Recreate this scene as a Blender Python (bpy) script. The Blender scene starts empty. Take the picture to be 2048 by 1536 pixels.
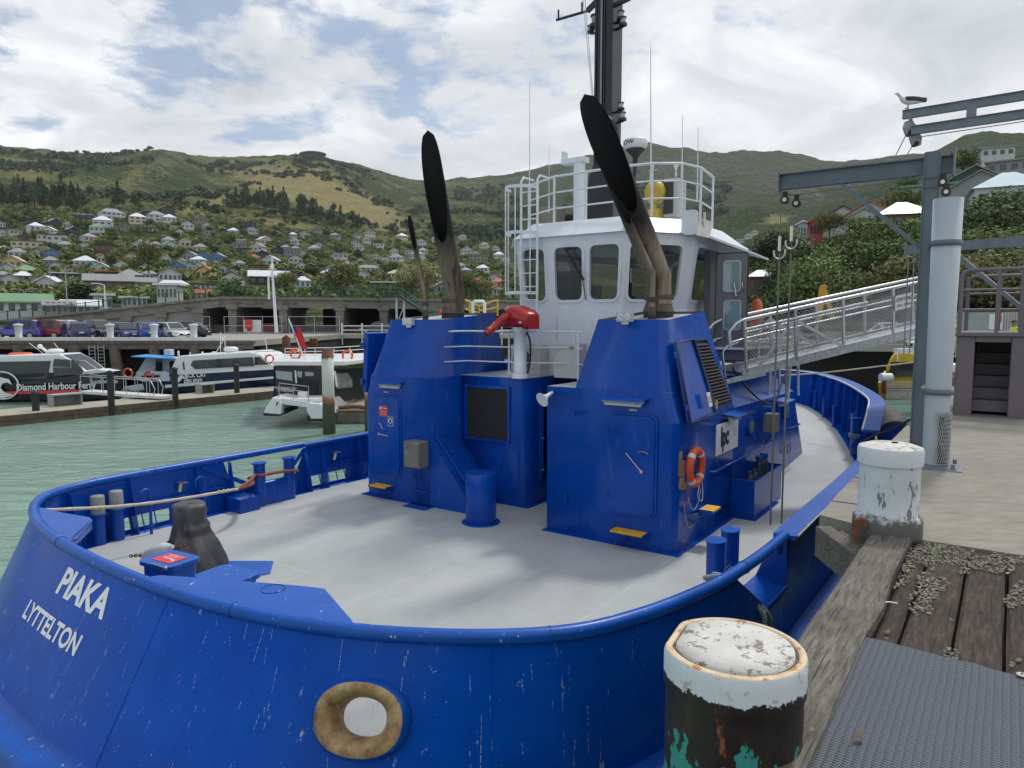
import bpy, bmesh, math, random
import numpy as np
from mathutils import Vector, Matrix, noise
R = math.radians
random.seed(7)
S = bpy.context.scene
COL = S.collection
# ---------------------------------------------------------------- camera
F = 1420.0; PITCH = math.atan(128 / F); EYE = 1.65
cd = bpy.data.cameras.new('camera'); cam = bpy.data.objects.new('camera', cd); COL.objects.link(cam)
cam.location = (0, 0, EYE); cam.rotation_euler = (math.pi / 2 - PITCH, 0, 0)
cd.sensor_width = 36; cd.lens = F / 2048 * 36; cd.clip_start = 0.05; cd.clip_end = 12000
S.camera = cam
S.view_settings.view_transform = 'Standard'; S.view_settings.look = 'None'
S.view_settings.exposure = 0.42; S.view_settings.gamma = 1
S.cycles.max_bounces = 6; S.cycles.diffuse_bounces = 3; S.cycles.glossy_bounces = 3
S.cycles.transmission_bounces = 4; S.cycles.transparent_max_bounces = 8
S.cycles.caustics_reflective = False; S.cycles.caustics_refractive = False
# tug frame: x forward, y port, z up from the aft deck
TO = Vector((2.82, 11.97, -2.4)); TR = R(55)
TM = Matrix.Translation(TO) @ Matrix.Rotation(TR, 4, 'Z'); TMI = TM.inverted()
def ray(px, py):
    x = (px - 1024) / F; y = -(py - 768) / F
    return Vector((x, math.cos(PITCH) + y * math.sin(PITCH), -math.sin(PITCH) + y * math.cos(PITCH)))
def W(px, py, k, val):
    o = Vector((0, 0, EYE)); d = ray(px, py); return o + d * ((val - o[k]) / d[k])
def T(px, py, k, val):
    o = TMI @ Vector((0, 0, EYE)); d = TMI.to_3x3() @ ray(px, py); return o + d * ((val - o[k]) / d[k])
# ---------------------------------------------------------------- sun and sky
sun_local = Vector((2.5, -0.15, 4.07)).normalized()
SUN = (TM.to_3x3() @ sun_local).normalized()
sl = bpy.data.lights.new('sun', 'SUN'); so = bpy.data.objects.new('sun', sl); COL.objects.link(so)
sl.energy = 1.6; sl.angle = R(6); sl.color = (1, 0.96, 0.9)
so.rotation_euler = SUN.to_track_quat('Z', 'Y').to_euler()
wd = bpy.data.worlds.new('World'); S.world = wd; wd.use_nodes = True
def build_world():
    nt = wd.node_tree; n = nt.nodes; l = nt.links; n.clear()
    out = n.new('ShaderNodeOutputWorld'); bg = n.new('ShaderNodeBackground')
    sky = n.new('ShaderNodeTexSky'); sky.sky_type = 'NISHITA'; sky.sun_disc = False
    sky.sun_elevation = math.asin(SUN.z); sky.sun_rotation = math.atan2(SUN.x, SUN.y)
    sky.air_density = 1.0; sky.dust_density = 0.6
    tc = n.new('ShaderNodeTexCoord'); sep = n.new('ShaderNodeSeparateXYZ'); l.new(tc.outputs['Generated'], sep.inputs[0])
    def m(op, a, b=None, c=None):
        q = n.new('ShaderNodeMath'); q.operation = op
        for i, v in enumerate((a, b, c)):
            if v is None: continue
            if isinstance(v, (int, float)): q.inputs[i].default_value = v
            else: l.new(v, q.inputs[i])
        return q.outputs[0]
    z = m('ADD', m('MAXIMUM', sep.outputs[2], 0.0), 0.16)
    cx = n.new('ShaderNodeCombineXYZ')
    l.new(m('DIVIDE', sep.outputs[0], z), cx.inputs[0]); l.new(m('DIVIDE', sep.outputs[1], z), cx.inputs[1])
    def noi(scale, det, rough, off=(0, 0, 0), dist=0.3):
        mp = n.new('ShaderNodeMapping'); mp.inputs['Location'].default_value = off; l.new(cx.outputs[0], mp.inputs[0])
        t = n.new('ShaderNodeTexNoise'); l.new(mp.outputs[0], t.inputs['Vector'])
        t.inputs['Scale'].default_value = scale; t.inputs['Detail'].default_value = det
        t.inputs['Roughness'].default_value = rough; t.inputs['Distortion'].default_value = dist
        return t.outputs['Fac']
    big = noi(0.9, 3, .5, (3.1, 1.7, 0)); fine = noi(3.4, 8, .62, (1, 4, 2), .15); vf = noi(1.7, 6, .6, (7, 2, 5), .6)
    # more blue overhead to the left of the view, closed cloud to the right
    side = m('MULTIPLY_ADD', m('MAXIMUM', m('ADD', m('MULTIPLY', sep.outputs[0], -1.0), m('MULTIPLY', sep.outputs[1], .2)), 0.0), 0.46, -0.33)
    dn = m('ADD', m('MULTIPLY', m('SUBTRACT', big, .5), .7), m('MULTIPLY', m('SUBTRACT', fine, .5), 1.5))
    cov = m('ADD', m('SUBTRACT', dn, side), m('MULTIPLY', m('MAXIMUM', m('SUBTRACT', .34, sep.outputs[2]), 0), 1.4))
    rp = n.new('ShaderNodeValToRGB'); l.new(cov, rp.inputs[0])
    rp.color_ramp.elements[0].position = 0.0; rp.color_ramp.elements[1].position = 0.17
    rp.color_ramp.elements[0].color = (0.22,) * 3 + (1,); rp.color_ramp.elements[1].color = (1, 1, 1, 1)
    sc = n.new('ShaderNodeVectorMath'); sc.operation = 'SCALE'; sc.inputs['Scale'].default_value = 0.085
    l.new(sky.outputs[0], sc.inputs[0])
    cr = n.new('ShaderNodeValToRGB'); l.new(vf, cr.inputs[0])
    e = cr.color_ramp.elements; e[0].position = .30; e[0].color = (.44, .47, .51, 1); e[1].position = .70; e[1].color = (.84, .85, .86, 1)
    x = e.new(.5); x.color = (.60, .62, .65, 1)
    mx = n.new('ShaderNodeMix'); mx.data_type = 'RGBA'; l.new(rp.outputs[0], mx.inputs[0])
    l.new(sc.outputs[0], mx.inputs[6]); l.new(cr.outputs[0], mx.inputs[7])
    l.new(mx.outputs[2], bg.inputs[0]); bg.inputs[1].default_value = 1.0
    l.new(bg.outputs[0], out.inputs[0])
build_world()
# ---------------------------------------------------------------- helpers
def tag(o, label=None, cat=None, group=None, kind=None):
    if label: o['label'] = label
    if cat: o['category'] = cat
    if group: o['group'] = group
    if kind: o['kind'] = kind
    return o
def empty(name, loc=(0, 0, 0), rz=0, label=None, cat=None, group=None):
    o = bpy.data.objects.new(name, None); COL.objects.link(o); o.location = loc; o.rotation_euler = (0, 0, rz)
    return tag(o, label, cat, group)
KIDS = {}
def copy_tree(o, loc=None, rz=None, label=None, sc=None, _p=None):
    c = o.copy(); COL.objects.link(c)
    if _p is not None: c.parent = _p
    else:
        if loc is not None: c.location = loc
        if rz is not None: c.rotation_euler = (0, 0, rz)
        if sc is not None: c.scale = sc if hasattr(sc, '__len__') else (sc,) * 3
        if label: c['label'] = label
    if o not in KIDS: KIDS[o] = list(o.children)
    for k in KIDS[o]: copy_tree(k, _p=c)
    return c
class MB:
    def __init__(s): s.v = []; s.f = []; s.m = []; s.s = []
    def add(s, vs, fs, mi=0, sm=False):
        b = len(s.v); s.v += [tuple(q) for q in vs]
        for f in fs: s.f.append([b + i for i in f]); s.m.append(mi); s.s.append(sm)
        return s
    def box(s, c, sz, rot=None, mi=0):
        c = Vector(c); h = Vector(sz) / 2; M3 = rot if isinstance(rot, Matrix) else Matrix.Rotation(rot or 0, 3, 'Z')
        vs = [c + M3 @ Vector((x * h.x, y * h.y, z * h.z)) for x in (-1, 1) for y in (-1, 1) for z in (-1, 1)]
        return s.add(vs, [(0, 1, 3, 2), (4, 6, 7, 5), (0, 4, 5, 1), (2, 3, 7, 6), (0, 2, 6, 4), (1, 5, 7, 3)], mi)
    def bb(s, a, b, mi=0):
        a = Vector(a); b = Vector(b); return s.box((a + b) / 2, [abs(q) for q in (b - a)], None, mi)
    def beam(s, p, q, w, h, mi=0, up=(0, 0, 1)):
        p = Vector(p); q = Vector(q); d = (q - p); L = d.length
        if L < 1e-6: return s
        d.normalize(); up = Vector(up)
        x = d.cross(up)
        if x.length < 1e-4: x = d.cross(Vector((1, 0, 0)))
        x.normalize(); y = x.cross(d)
        return s.box((p + q) / 2, (w, L, h), Matrix((x, d, y)).transposed(), mi)
    def frame(s, d):
        d = d.normalized(); a = Vector((0, 0, 1)) if abs(d.z) < .9 else Vector((1, 0, 0))
        x = d.cross(a).normalized(); return x, d.cross(x).normalized()
    def cyl(s, p, q, r, r2=None, n=16, mi=0, caps=True, sm=True, cap_mi=None):
        p = Vector(p); q = Vector(q); r2 = r if r2 is None else r2; x, y = s.frame(q - p)
        vs = []
        for c, rr in ((p, r), (q, r2)):
            for i in range(n):
                a = 2 * math.pi * i / n; vs.append(c + x * (rr * math.cos(a)) + y * (rr * math.sin(a)))
        s.add(vs, [(i, (i + 1) % n, n + (i + 1) % n, n + i) for i in range(n)], mi, sm)
        if caps:
            cm = mi if cap_mi is None else cap_mi
            s.add(vs[:n], [list(range(n))[::-1]], cm); s.add(vs[n:], [list(range(n))], cm)
        return s
    def tube(s, pts, r, n=8, mi=0, closed=False, caps=True, sm=True):
        P = [Vector(p) for p in pts]; N = len(P)
        rr = r if hasattr(r, '__len__') else [r] * N
        tg = []
        for i in range(N):
            a = P[i - 1] if (i > 0 or closed) else P[i]; b = P[(i + 1) % N] if (i < N - 1 or closed) else P[i]
            t = b - a; tg.append(t.normalized() if t.length > 1e-9 else Vector((0, 0, 1)))
        x, y = s.frame(tg[0]); vs = []
        for i in range(N):
            x = (x - tg[i] * x.dot(tg[i])); x = x.normalized() if x.length > 1e-6 else s.frame(tg[i])[0]; y = tg[i].cross(x)
            for k in range(n):
                a = 2 * math.pi * k / n; vs.append(P[i] + x * (rr[i] * math.cos(a)) + y * (rr[i] * math.sin(a)))
        fs = []
        for i in range(N if closed else N - 1):
            j = (i + 1) % N
            for k in range(n): fs.append((i * n + k, i * n + (k + 1) % n, j * n + (k + 1) % n, j * n + k))
        s.add(vs, fs, mi, sm)
        if caps and not closed: s.add(vs[:n], [list(range(n))[::-1]], mi); s.add(vs[-n:], [list(range(n))], mi)
        return s
    def lathe(s, prof, c=(0, 0, 0), n=24, mi=0, rot=None, sm=True, sx=1, sy=1):
        c = Vector(c); rot = rot or Matrix.Identity(3); vs = []
        for r, z in prof:
            for i in range(n):
                a = 2 * math.pi * i / n; vs.append(c + rot @ Vector((r * sx * math.cos(a), r * sy * math.sin(a), z)))
        fs = []
        for j in range(len(prof) - 1):
            for i in range(n): fs.append((j * n + i, j * n + (i + 1) % n, (j + 1) * n + (i + 1) % n, (j + 1) * n + i))
        s.add(vs, fs, mi, sm)
        if prof[0][0] > 1e-4: s.add(vs[:n], [list(range(n))[::-1]], mi)
        if prof[-1][0] > 1e-4: s.add(vs[-n:], [list(range(n))], mi)
        return s
    def prism(s, poly, off, mi=0, cap_mi=None):
        P = [Vector(p) for p in poly]; off = Vector(off); n = len(P)
        s.add(P + [p + off for p in P], [(i, (i + 1) % n, n + (i + 1) % n, n + i) for i in range(n)], mi)
        cm = mi if cap_mi is None else cap_mi
        s.add(P, [list(range(n))[::-1]], cm); s.add([p + off for p in P], [list(range(n))], cm); return s
    def grid(s, rows, mi=0, closed=False, sm=True, skip=None):
        n = len(rows[0]); vs = [p for r in rows for p in r]; fs = []
        for j in range(len(rows) - 1):
            for i in range(n if closed else n - 1):
                if skip and skip(j, i): continue
                fs.append((j * n + i, j * n + (i + 1) % n, (j + 1) * n + (i + 1) % n, (j + 1) * n + i))
        return s.add(vs, fs, mi, sm)
    def loft(s, A, B, mi=0, sm=False, capA=False, capB=False):
        n = len(A); s.add(list(A) + list(B), [(i, (i + 1) % n, n + (i + 1) % n, n + i) for i in range(n)], mi, sm)
        if capA: s.add(A, [list(range(n))[::-1]], mi)
        if capB: s.add(B, [list(range(n))], mi)
        return s
    def ball(s, c, r, n=12, m=8, mi=0):
        r = Vector(r) if hasattr(r, '__len__') else Vector((r, r, r)); c = Vector(c); rows = []
        for j in range(m + 1):
            t = math.pi * j / m; rows.append([c + Vector((r.x * math.sin(t) * math.cos(2 * math.pi * i / n), r.y * math.sin(t) * math.sin(2 * math.pi * i / n), r.z * math.cos(t))) for i in range(n)])
        return s.grid(rows, mi, True)
    def build(s, name, mats, parent=None, bev=0, seg=2, M=None, weld=False):
        me = bpy.data.meshes.new(name); vs = s.v
        if M is not None: vs = [tuple(M @ Vector(v)) for v in vs]
        me.from_pydata(vs, [], s.f)
        mats = mats if isinstance(mats, (list, tuple)) else [mats]
        for m in mats: me.materials.append(m)
        me.polygons.foreach_set('material_index', s.m); me.polygons.foreach_set('use_smooth', s.s)
        me.update()
        bm = bmesh.new(); bm.from_mesh(me)
        if weld or bev: bmesh.ops.remove_doubles(bm, verts=bm.verts, dist=1e-5)
        bmesh.ops.recalc_face_normals(bm, faces=bm.faces); bm.to_mesh(me); bm.free()
        o = bpy.data.objects.new(name, me); COL.objects.link(o)
        if parent is not None: o.parent = parent
        if bev:
            b = o.modifiers.new('bevel', 'BEVEL'); b.width = bev; b.segments = seg; b.limit_method = 'ANGLE'; b.angle_limit = R(35)
            b.harden_normals = False
        return o
def rrect(w, h, r, n=5):
    out = []
    for cx, cy, a0 in ((w / 2 - r, h / 2 - r, 0), (-w / 2 + r, h / 2 - r, 90), (-w / 2 + r, -h / 2 + r, 180), (w / 2 - r, -h / 2 + r, 270)):
        for i in range(n + 1):
            a = R(a0 + 90 * i / n); out.append((cx + r * math.cos(a), cy + r * math.sin(a)))
    return out
def plate(mb, c, ex, ey, w, h, r, t, mi=0, n=5):
    c = Vector(c); ex = Vector(ex).normalized(); ey = Vector(ey).normalized(); nz = ex.cross(ey).normalized()
    return mb.prism([c + ex * x + ey * y for x, y in rrect(w, h, r, n)], nz * t, mi)
def ring(mb, c, ex, ey, w, h, r, bw, t, mi=0):
    c = Vector(c); ex = Vector(ex).normalized(); ey = Vector(ey).normalized(); nz = ex.cross(ey).normalized()
    A = [c + ex * x + ey * y for x, y in rrect(w, h, r)]; B = [c + ex * x + ey * y for x, y in rrect(w - 2 * bw, h - 2 * bw, max(r - bw, .01))]
    n = len(A); vs = A + B + [p + nz * t for p in A] + [p + nz * t for p in B]; fs = []
    for i in range(n):
        j = (i + 1) % n
        fs += [(i, j, 2 * n + j, 2 * n + i), (n + i, 3 * n + i, 3 * n + j, n + j), (2 * n + i, 2 * n + j, 3 * n + j, 3 * n + i), (i, n + i, n + j, j)]
    return mb.add(vs, fs, mi)
def crom(P, per=6, closed=False):
    P = [Vector(p) for p in P]; N = len(P); out = []
    for i in range(N if closed else N - 1):
        g = lambda k: P[k % N] if closed else P[max(0, min(N - 1, k))]
        a, b, c, d = g(i - 1), g(i), g(i + 1), g(i + 2)
        for j in range(per):
            t = j / per; out.append(.5 * ((2 * b) + (c - a) * t + (2 * a - 5 * b + 4 * c - d) * t * t + (3 * b - a - 3 * c + d) * t ** 3))
    if not closed: out.append(P[-1])
    return out
def text_verts(s, size, bold=.0, sx=1.0, slant=0, space=1.0):
    cu = bpy.data.curves.new('t', 'FONT'); cu.body = s; cu.size = size; cu.offset = bold * size; cu.align_x = 'CENTER'; cu.align_y = 'CENTER'
    cu.shear = slant; cu.space_character = space; cu.resolution_u = 4
    o = bpy.data.objects.new('t', cu); COL.objects.link(o); bpy.context.view_layer.update()
    me = bpy.data.meshes.new_from_object(o.evaluated_get(bpy.context.evaluated_depsgraph_get()))
    v = [(q.co.x * sx, q.co.y) for q in me.vertices]; f = [list(p.vertices) for p in me.polygons]
    bpy.data.objects.remove(o); bpy.data.meshes.remove(me); return v, f
def lettering(s, size, mat, parent, c, ex, ey, name='lettering', bold=0, sx=1, slant=0, off=.004, space=1.0):
    v, f = text_verts(s, size, bold, sx, slant, space); c = Vector(c); ex = Vector(ex).normalized(); ey = Vector(ey).normalized(); nz = ex.cross(ey)
    mb = MB(); mb.add([c + ex * x + ey * y + nz * off for x, y in v], f); me = mb
    return mb.build(name, mat, parent)
# ---------------------------------------------------------------- materials
def nodes(name):
    m = bpy.data.materials.new(name); m.use_nodes = True; nt = m.node_tree; return m, nt, nt.nodes, nt.links, nt.nodes['Principled BSDF']
def ntex(n, l, scale, det=4, rough=.55, stretch=None, coord='Object', dist=0):
    tc = n.new('ShaderNodeTexCoord'); mp = n.new('ShaderNodeMapping'); l.new(tc.outputs[coord], mp.inputs[0])
    if stretch: mp.inputs['Scale'].default_value = stretch
    t = n.new('ShaderNodeTexNoise'); t.inputs['Scale'].default_value = scale; t.inputs['Detail'].default_value = det
    t.inputs['Roughness'].default_value = rough; t.inputs['Distortion'].default_value = dist; l.new(mp.outputs[0], t.inputs['Vector']); return t.outputs['Fac']
def ramp(n, l, fac, stops):
    r = n.new('ShaderNodeValToRGB'); l.new(fac, r.inputs[0]); e = r.color_ramp.elements
    while len(e) > len(stops): e.remove(e[-1])
    while len(e) < len(stops): e.new(.5)
    for q, (p, c) in zip(e, stops): q.position = p; q.color = tuple(c) + (1,) if len(c) == 3 else c
    return r.outputs[0]
def mixc(n, l, fac, a, b):
    m = n.new('ShaderNodeMix'); m.data_type = 'RGBA'
    if isinstance(fac, (int, float)): m.inputs[0].default_value = fac
    else: l.new(fac, m.inputs[0])
    for i, v in ((6, a), (7, b)):
        if isinstance(v, tuple): m.inputs[i].default_value = v + (1,) if len(v) == 3 else v
        else: l.new(v, m.inputs[i])
    return m.outputs[2]
def bump(n, l, bs, h, st=.3, d=.01):
    b = n.new('ShaderNodeBump'); b.inputs['Strength'].default_value = st; b.inputs['Distance'].default_value = d
    l.new(h, b.inputs['Height']); l.new(b.outputs[0], bs.inputs['Normal'])
MC = {}
def M(name, col, rough=.5, metal=0.0, var=.12, vs=3.0, bmp=0, bs_=30.0, dirt=None, dth=.62, dsc=4.0, dstr=None, spec=.5, coat=0, dr=None):
    if name in MC: return MC[name]
    m, nt, n, l, b = nodes(name); f = ntex(n, l, vs, 5, .6)
    c0 = tuple(max(0, q * (1 - var)) for q in col); c1 = tuple(min(1, q * (1 + var)) for q in col)
    c = ramp(n, l, f, [(.3, c0), (.7, c1)])
    if dirt:
        g = ntex(n, l, dsc, 6, .65, dstr); k = ramp(n, l, g, [(dth, (0, 0, 0)), (min(1, dth + .07), (1, 1, 1))]); c = mixc(n, l, k, c, dirt)
        rr = ramp(n, l, g, [(dth, (rough,) * 3), (min(1, dth + .07), (dr or .8,) * 3)]); l.new(rr, b.inputs['Roughness'])
    else: b.inputs['Roughness'].default_value = rough
    l.new(c, b.inputs['Base Color']); b.inputs['Metallic'].default_value = metal
    b.inputs['Specular IOR Level'].default_value = spec
    if coat: b.inputs['Coat Weight'].default_value = coat; b.inputs['Coat Roughness'].default_value = .08
    if bmp: bump(n, l, b, ntex(n, l, bs_, 4, .6), bmp, .01)
    MC[name] = m; return m
def deckmat():
    m, nt, n, l, b = nodes('grey deck paint'); f = ntex(n, l, .7, 4, .55); g = ntex(n, l, .55, 6, .62, (.6, 1.3, 1)); h = ntex(n, l, 120, 2, .5); s = ntex(n, l, 26, 4, .7)
    c = ramp(n, l, f, [(.3, (.36, .385, .39)), (.7, (.43, .45, .45))]); c = mixc(n, l, ramp(n, l, g, [(.46, (0, 0, 0)), (.68, (.5,) * 3)]), c, (.255, .265, .265))
    c = mixc(n, l, ramp(n, l, s, [(.72, (0, 0, 0)), (.76, (.8,) * 3)]), c, (.22, .20, .17)); l.new(c, b.inputs['Base Color']); b.inputs['Roughness'].default_value = .62; bump(n, l, b, h, .25, .004)
    br = n.new('ShaderNodeTexBrick'); tc = n.new('ShaderNodeTexCoord'); l.new(tc.outputs['Object'], br.inputs[0]); br.inputs['Scale'].default_value = 1; br.inputs['Brick Width'].default_value = 4.2; br.inputs['Row Height'].default_value = 1.5; br.inputs['Mortar Size'].default_value = .006; br.inputs['Color1'].default_value = br.inputs['Color2'].default_value = (0, 0, 0, 1); br.inputs['Mortar'].default_value = (1, 1, 1, 1)
    c2 = mixc(n, l, br.outputs[0], c, (.50, .51, .49)); l.new(c2, b.inputs['Base Color']); return m
def scratched_blue():
    m, nt, n, l, b = nodes('scratched blue hull paint')
    base = ramp(n, l, ntex(n, l, 1.6, 5, .6), [(.3, (.001, .064, .39)), (.7, (.0015, .088, .50))])
    g = ntex(n, l, 9, 6, .8, (1, 1, .10)); k = ramp(n, l, g, [(.635, (0, 0, 0)), (.66, (1, 1, 1))])
    g2 = ntex(n, l, 30, 5, .7); k2 = ramp(n, l, g2, [(.70, (0, 0, 0)), (.71, (1, 1, 1))])
    c = mixc(n, l, k, base, (.34, .42, .62)); c = mixc(n, l, k2, c, (.55, .6, .7))
    l.new(c, b.inputs['Base Color']); b.inputs['Roughness'].default_value = .24; b.inputs['Specular IOR Level'].default_value = .13
    bump(n, l, b, ntex(n, l, 2.2, 3, .5), .12, .03); return m
BLUE = M('blue gloss paint', (.002, .062, .38), .2, dirt=(.012, .085, .36), dth=.60, dsc=6, dr=.42, dstr=(1, 1, .25), var=.14, vs=2.2, bmp=.14, bs_=4, spec=.34)
HULL = scratched_blue()
BLUEW = M('worn blue paint', (.004, .082, .41), .34, var=.12, vs=2.5, dirt=(.55, .6, .66), dth=.64, dsc=15, bmp=.05, spec=.35)
DECK = deckmat()
WHITE = M('white boat paint', (.70, .74, .80), .35, var=.05, dirt=(.5, .52, .55), dth=.62, dsc=6, dstr=(1, 1, .2))
WBRIGHT = M('bright white paint', (.78, .79, .8), .4, var=.04)
GREYP = M('dull grey plastic', (.22, .235, .24), .5, var=.15)
BLACK = M('black rubber', (.018, .018, .02), .6, var=.3)
DARK = M('dark void paint', (.01, .011, .013), .7)
YEL = M('yellow tread paint', (.75, .40, .01), .6, var=.12, bmp=.6, bs_=220, dirt=(.4, .22, .03), dth=.68, dsc=9)
STEEL = M('brushed stainless', (.5, .49, .46), .32, 1, var=.2)
GALV = M('galvanised steel', (.48, .51, .54), .45, .75, var=.22, vs=9, bmp=.1, bs_=40)
ALU = M('aluminium tube', (.48, .50, .52), .35, .8, var=.12, vs=8)
RED = M('red monitor paint', (.40, .012, .014), .3, var=.15, vs=2)
REDD = M('red pipe paint', (.42, .035, .03), .42, var=.15, vs=3)
ORANGE = M('orange ring paint', (.72, .10, .03), .5, var=.15, dirt=(.3, .06, .03), dth=.68, dsc=9)
SIGNW = M('sign white', (.72, .73, .75), .45, var=.03)
SIGNR = M('sign red', (.62, .05, .05), .5, var=.05)
SIGNY = M('sign yellow', (.75, .55, .05), .5)
GLASSD = M('dark window glass', (.02, .028, .032), .06, var=.3, spec=.8)
RUST = M('rust', (.16, .06, .03), .85, var=.35, vs=14, bmp=.4, bs_=60)
ROPEW = M('pale rope', (.55, .50, .40), .9, var=.2, vs=30, bmp=.6, bs_=120)
ROPEG = M('grey green rope', (.22, .28, .28), .9, var=.25, vs=30, bmp=.6, bs_=120)
# ---------------------------------------------------------------- water
ZW = -3.6
def water_mat():
    m, nt, n, l, b = nodes('harbour water')
    f = ntex(n, l, .05, 4, .6, (1, 2.5, 1)); c = ramp(n, l, f, [(.3, (.165, .275, .225)), (.7, (.22, .345, .285))]); l.new(c, b.inputs['Base Color'])
    b.inputs['Roughness'].default_value = .06; b.inputs['IOR'].default_value = 1.33; b.inputs['Specular IOR Level'].default_value = .5
    h1 = ntex(n, l, 1.5, 5, .62, (.55, 1.25, 1), dist=.8); h2 = ntex(n, l, .35, 3, .5, (.6, 1.2, 1))
    ad = n.new('ShaderNodeMath'); ad.operation = 'MULTIPLY_ADD'; l.new(h2, ad.inputs[0]); ad.inputs[1].default_value = 1.6; l.new(h1, ad.inputs[2])
    bump(n, l, b, ad.outputs[0], .42, .22); return m
mb = MB(); mb.grid([[Vector((x, y, ZW)) for x in (-900, -200, -60, 0, 60, 200, 900)] for y in (-200, 0, 40, 100, 200)], 0); w = mb.build('water', water_mat()); tag(w, kind='structure')
# ================================================================ tugboat
TUG = empty('tugboat', TO, TR, 'big royal blue harbour tug with white wheelhouse moored along the wharf, stern nearest', 'tugboat')
def lerp(a, b, t): return a + (b - a) * t
def sst(a, b, x): t = max(0, min(1, (x - a) / (b - a))); return t * t * (3 - 2 * t)
def hdeck(u): return .25 * sst(4, 9, u) + .5 * sst(8, 16, u) + .2 * sst(14, 20, u)
OUT = [(18.3, 3.5), (18.1, 2.5), (17.1, 1.4), (15, .3), (13, -.5), (10.5, -1.3), (8.2, -1.9), (6, -2.16), (3, -2.2), (0, -2.16), (-2, -2.14), (-3.3, -2.05), (-4.1, -1.92),
       (-5.0, -1.66), (-5.75, -1.28), (-6.35, -.62), (-6.85, .25), (-7.15, 1.1), (-7.34, 2.1), (-7.42, 3.2), (-7.40, 4.4), (-7.33, 5.4), (-7.2, 6.4), (-6.98, 7.3), (-6.65, 8.15), (-6.2, 8.72), (-5.4, 9.02),
       (-4.3, 9.1), (-2.6, 9.1), (-.6, 9.1), (1.5, 9.08), (5, 9.0), (8.2, 8.6), (10.5, 7.9), (13, 7.0), (15, 6.15), (16.9, 5.3), (18.0, 4.4)]
_c = crom([(x, y, 0) for x, y in OUT], 12, True); _c.append(_c[0])
_L = [0]
for a, b in zip(_c, _c[1:]): _L.append(_L[-1] + (b - a).length)
LTOT = _L[-1]
def atS(s):
    s = s % LTOT; lo = 0; hi = len(_L) - 1
    while hi - lo > 1:
        m = (lo + hi) // 2
        if _L[m] <= s: lo = m
        else: hi = m
    t = (s - _L[lo]) / max(1e-9, _L[hi] - _L[lo]); return _c[lo].lerp(_c[hi], t)
def nrm(s):
    d = (atS(s + .08) - atS(s - .08)).normalized(); return Vector((-d.y, d.x, 0))
def hrail(u): return 1.08 + .02 * sst(-2, 4, u) + .45 * sst(4.9, 5.15, u) + .5 * sst(5.0, 7.2, u)
def rake(s):
    n = nrm(s); return .9 * max(0, -n.x) ** 3.4 - .35 * max(0, n.x) ** 1.5
ZB = -.45
def HS(s, z, inset=0):
    p = atS(s); n = nrm(s); w0 = hrail(p.x); q = p + n * (rake(s) * (w0 - z) / (w0 - ZB) - inset); q.z = z; return q
def findS(u, port):
    best = None
    for i, c in enumerate(_c):
        if (c.y > 3.5) != port: continue
        e = abs(c.x - u)
        if best is None or e < best[0]: best = (e, _L[i])
    return best[1]
def wtop(s):
    p = atS(s); w = hrail(p.x)
    if p.y < 0 and -3.35 < p.x < -1.15:
        u = p.x
        if u < -2.15: w = lerp(1.08, .30, (u + 3.35) / 1.2)
        else: w = .30 if u < -1.25 else lerp(.30, 1.1, (u + 1.25) / .1)
    if p.y > 8 and -2.72 < p.x < -.5:
        u = p.x; w = lerp(1.08, .42, (u + 2.72) / .2) if u < -2.52 else (.42 if u < -.85 else lerp(.42, 1.08, (u + .85) / .35))
    return w
# columns
S0 = findS(5, False); S1 = findS(3, True)
ss = sorted(set([round(x, 3) for x in list(np.arange(0, S0, .35)) + list(np.arange(S0, S1, .07)) + list(np.arange(S1, LTOT, .35)) + [LTOT]]))
FP = []   # freeing ports (s range)
for u0, u1, pt in ((-5.0, -3.86, True), (-.42, .62, True), (1.4, 2.6, True)):
    a, b = sorted((findS(u0, pt), findS(u1, pt))); FP.append((a, b)); ss += [a, b]
ss = sorted(ss)
def proj(p):
    w = TM @ Vector(p); z = w.z - EYE; f = w.y * math.cos(PITCH) - z * math.sin(PITCH); u = w.y * math.sin(PITCH) + z * math.cos(PITCH)
    return 1024 + F * w.x / f, 768 - F * u / f
def hullhit(px, py):
    best = (1e9, 0, 0)
    for s in np.arange(findS(-4, False), findS(-5, True), .06):
        for z in np.arange(-.4, 1.1, .04):
            x, y = proj(HS(s, z)); e = (x - px) ** 2 + (y - py) ** 2
            if e < best[0]: best = (e, s, z)
    return best[1], best[2]
hs, hz = hullhit(715, 1432); HWS, HWZ = hs, hz
def rows_at(s, inset):
    w = wtop(s); zs = [ZB, -.2, 0, .05, .14, .23, .30]
    zs = [min(z, w) for z in zs] + [lerp(min(.30, w), w, t / 14) for t in range(1, 15)]
    return [HS(s, z, inset) for z in zs]
def skip(j, i):   # grid rows are columns of s here
    sm = (ss[j] + ss[j + 1]) / 2
    for a, b in FP:
        if a < sm < b and 3 <= i < 6: return True
    if abs(sm - HWS) < .6:
        w = wtop(sm); zs = [ZB, -.2, 0, .05, .14, .23, .30] + [lerp(.30, w, t / 14) for t in range(1, 15)]
        zm = (zs[i] + zs[i + 1]) / 2
        if ((sm - HWS) / .38) ** 2 + ((zm - HWZ) / .30) ** 2 < 1: return True
    return False
mb = MB()
mb.grid([rows_at(s, 0) for s in ss], 0, skip=skip)
mb.grid([rows_at(s, .035) for s in ss], 1, skip=skip)
low = []
for s in ss:
    p = HS(s, ZB); n = nrm(s); low.append([p, p + n * .30 + Vector((0, 0, -.02)), p + n * .38 + Vector((0, 0, -.10)), p + n * .36 + Vector((0, 0, -.55)), p - n * .15 + Vector((0, 0, -1.1)), p - n * .9 + Vector((0, 0, -2.0))])
mb.grid(low, 2)
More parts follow.
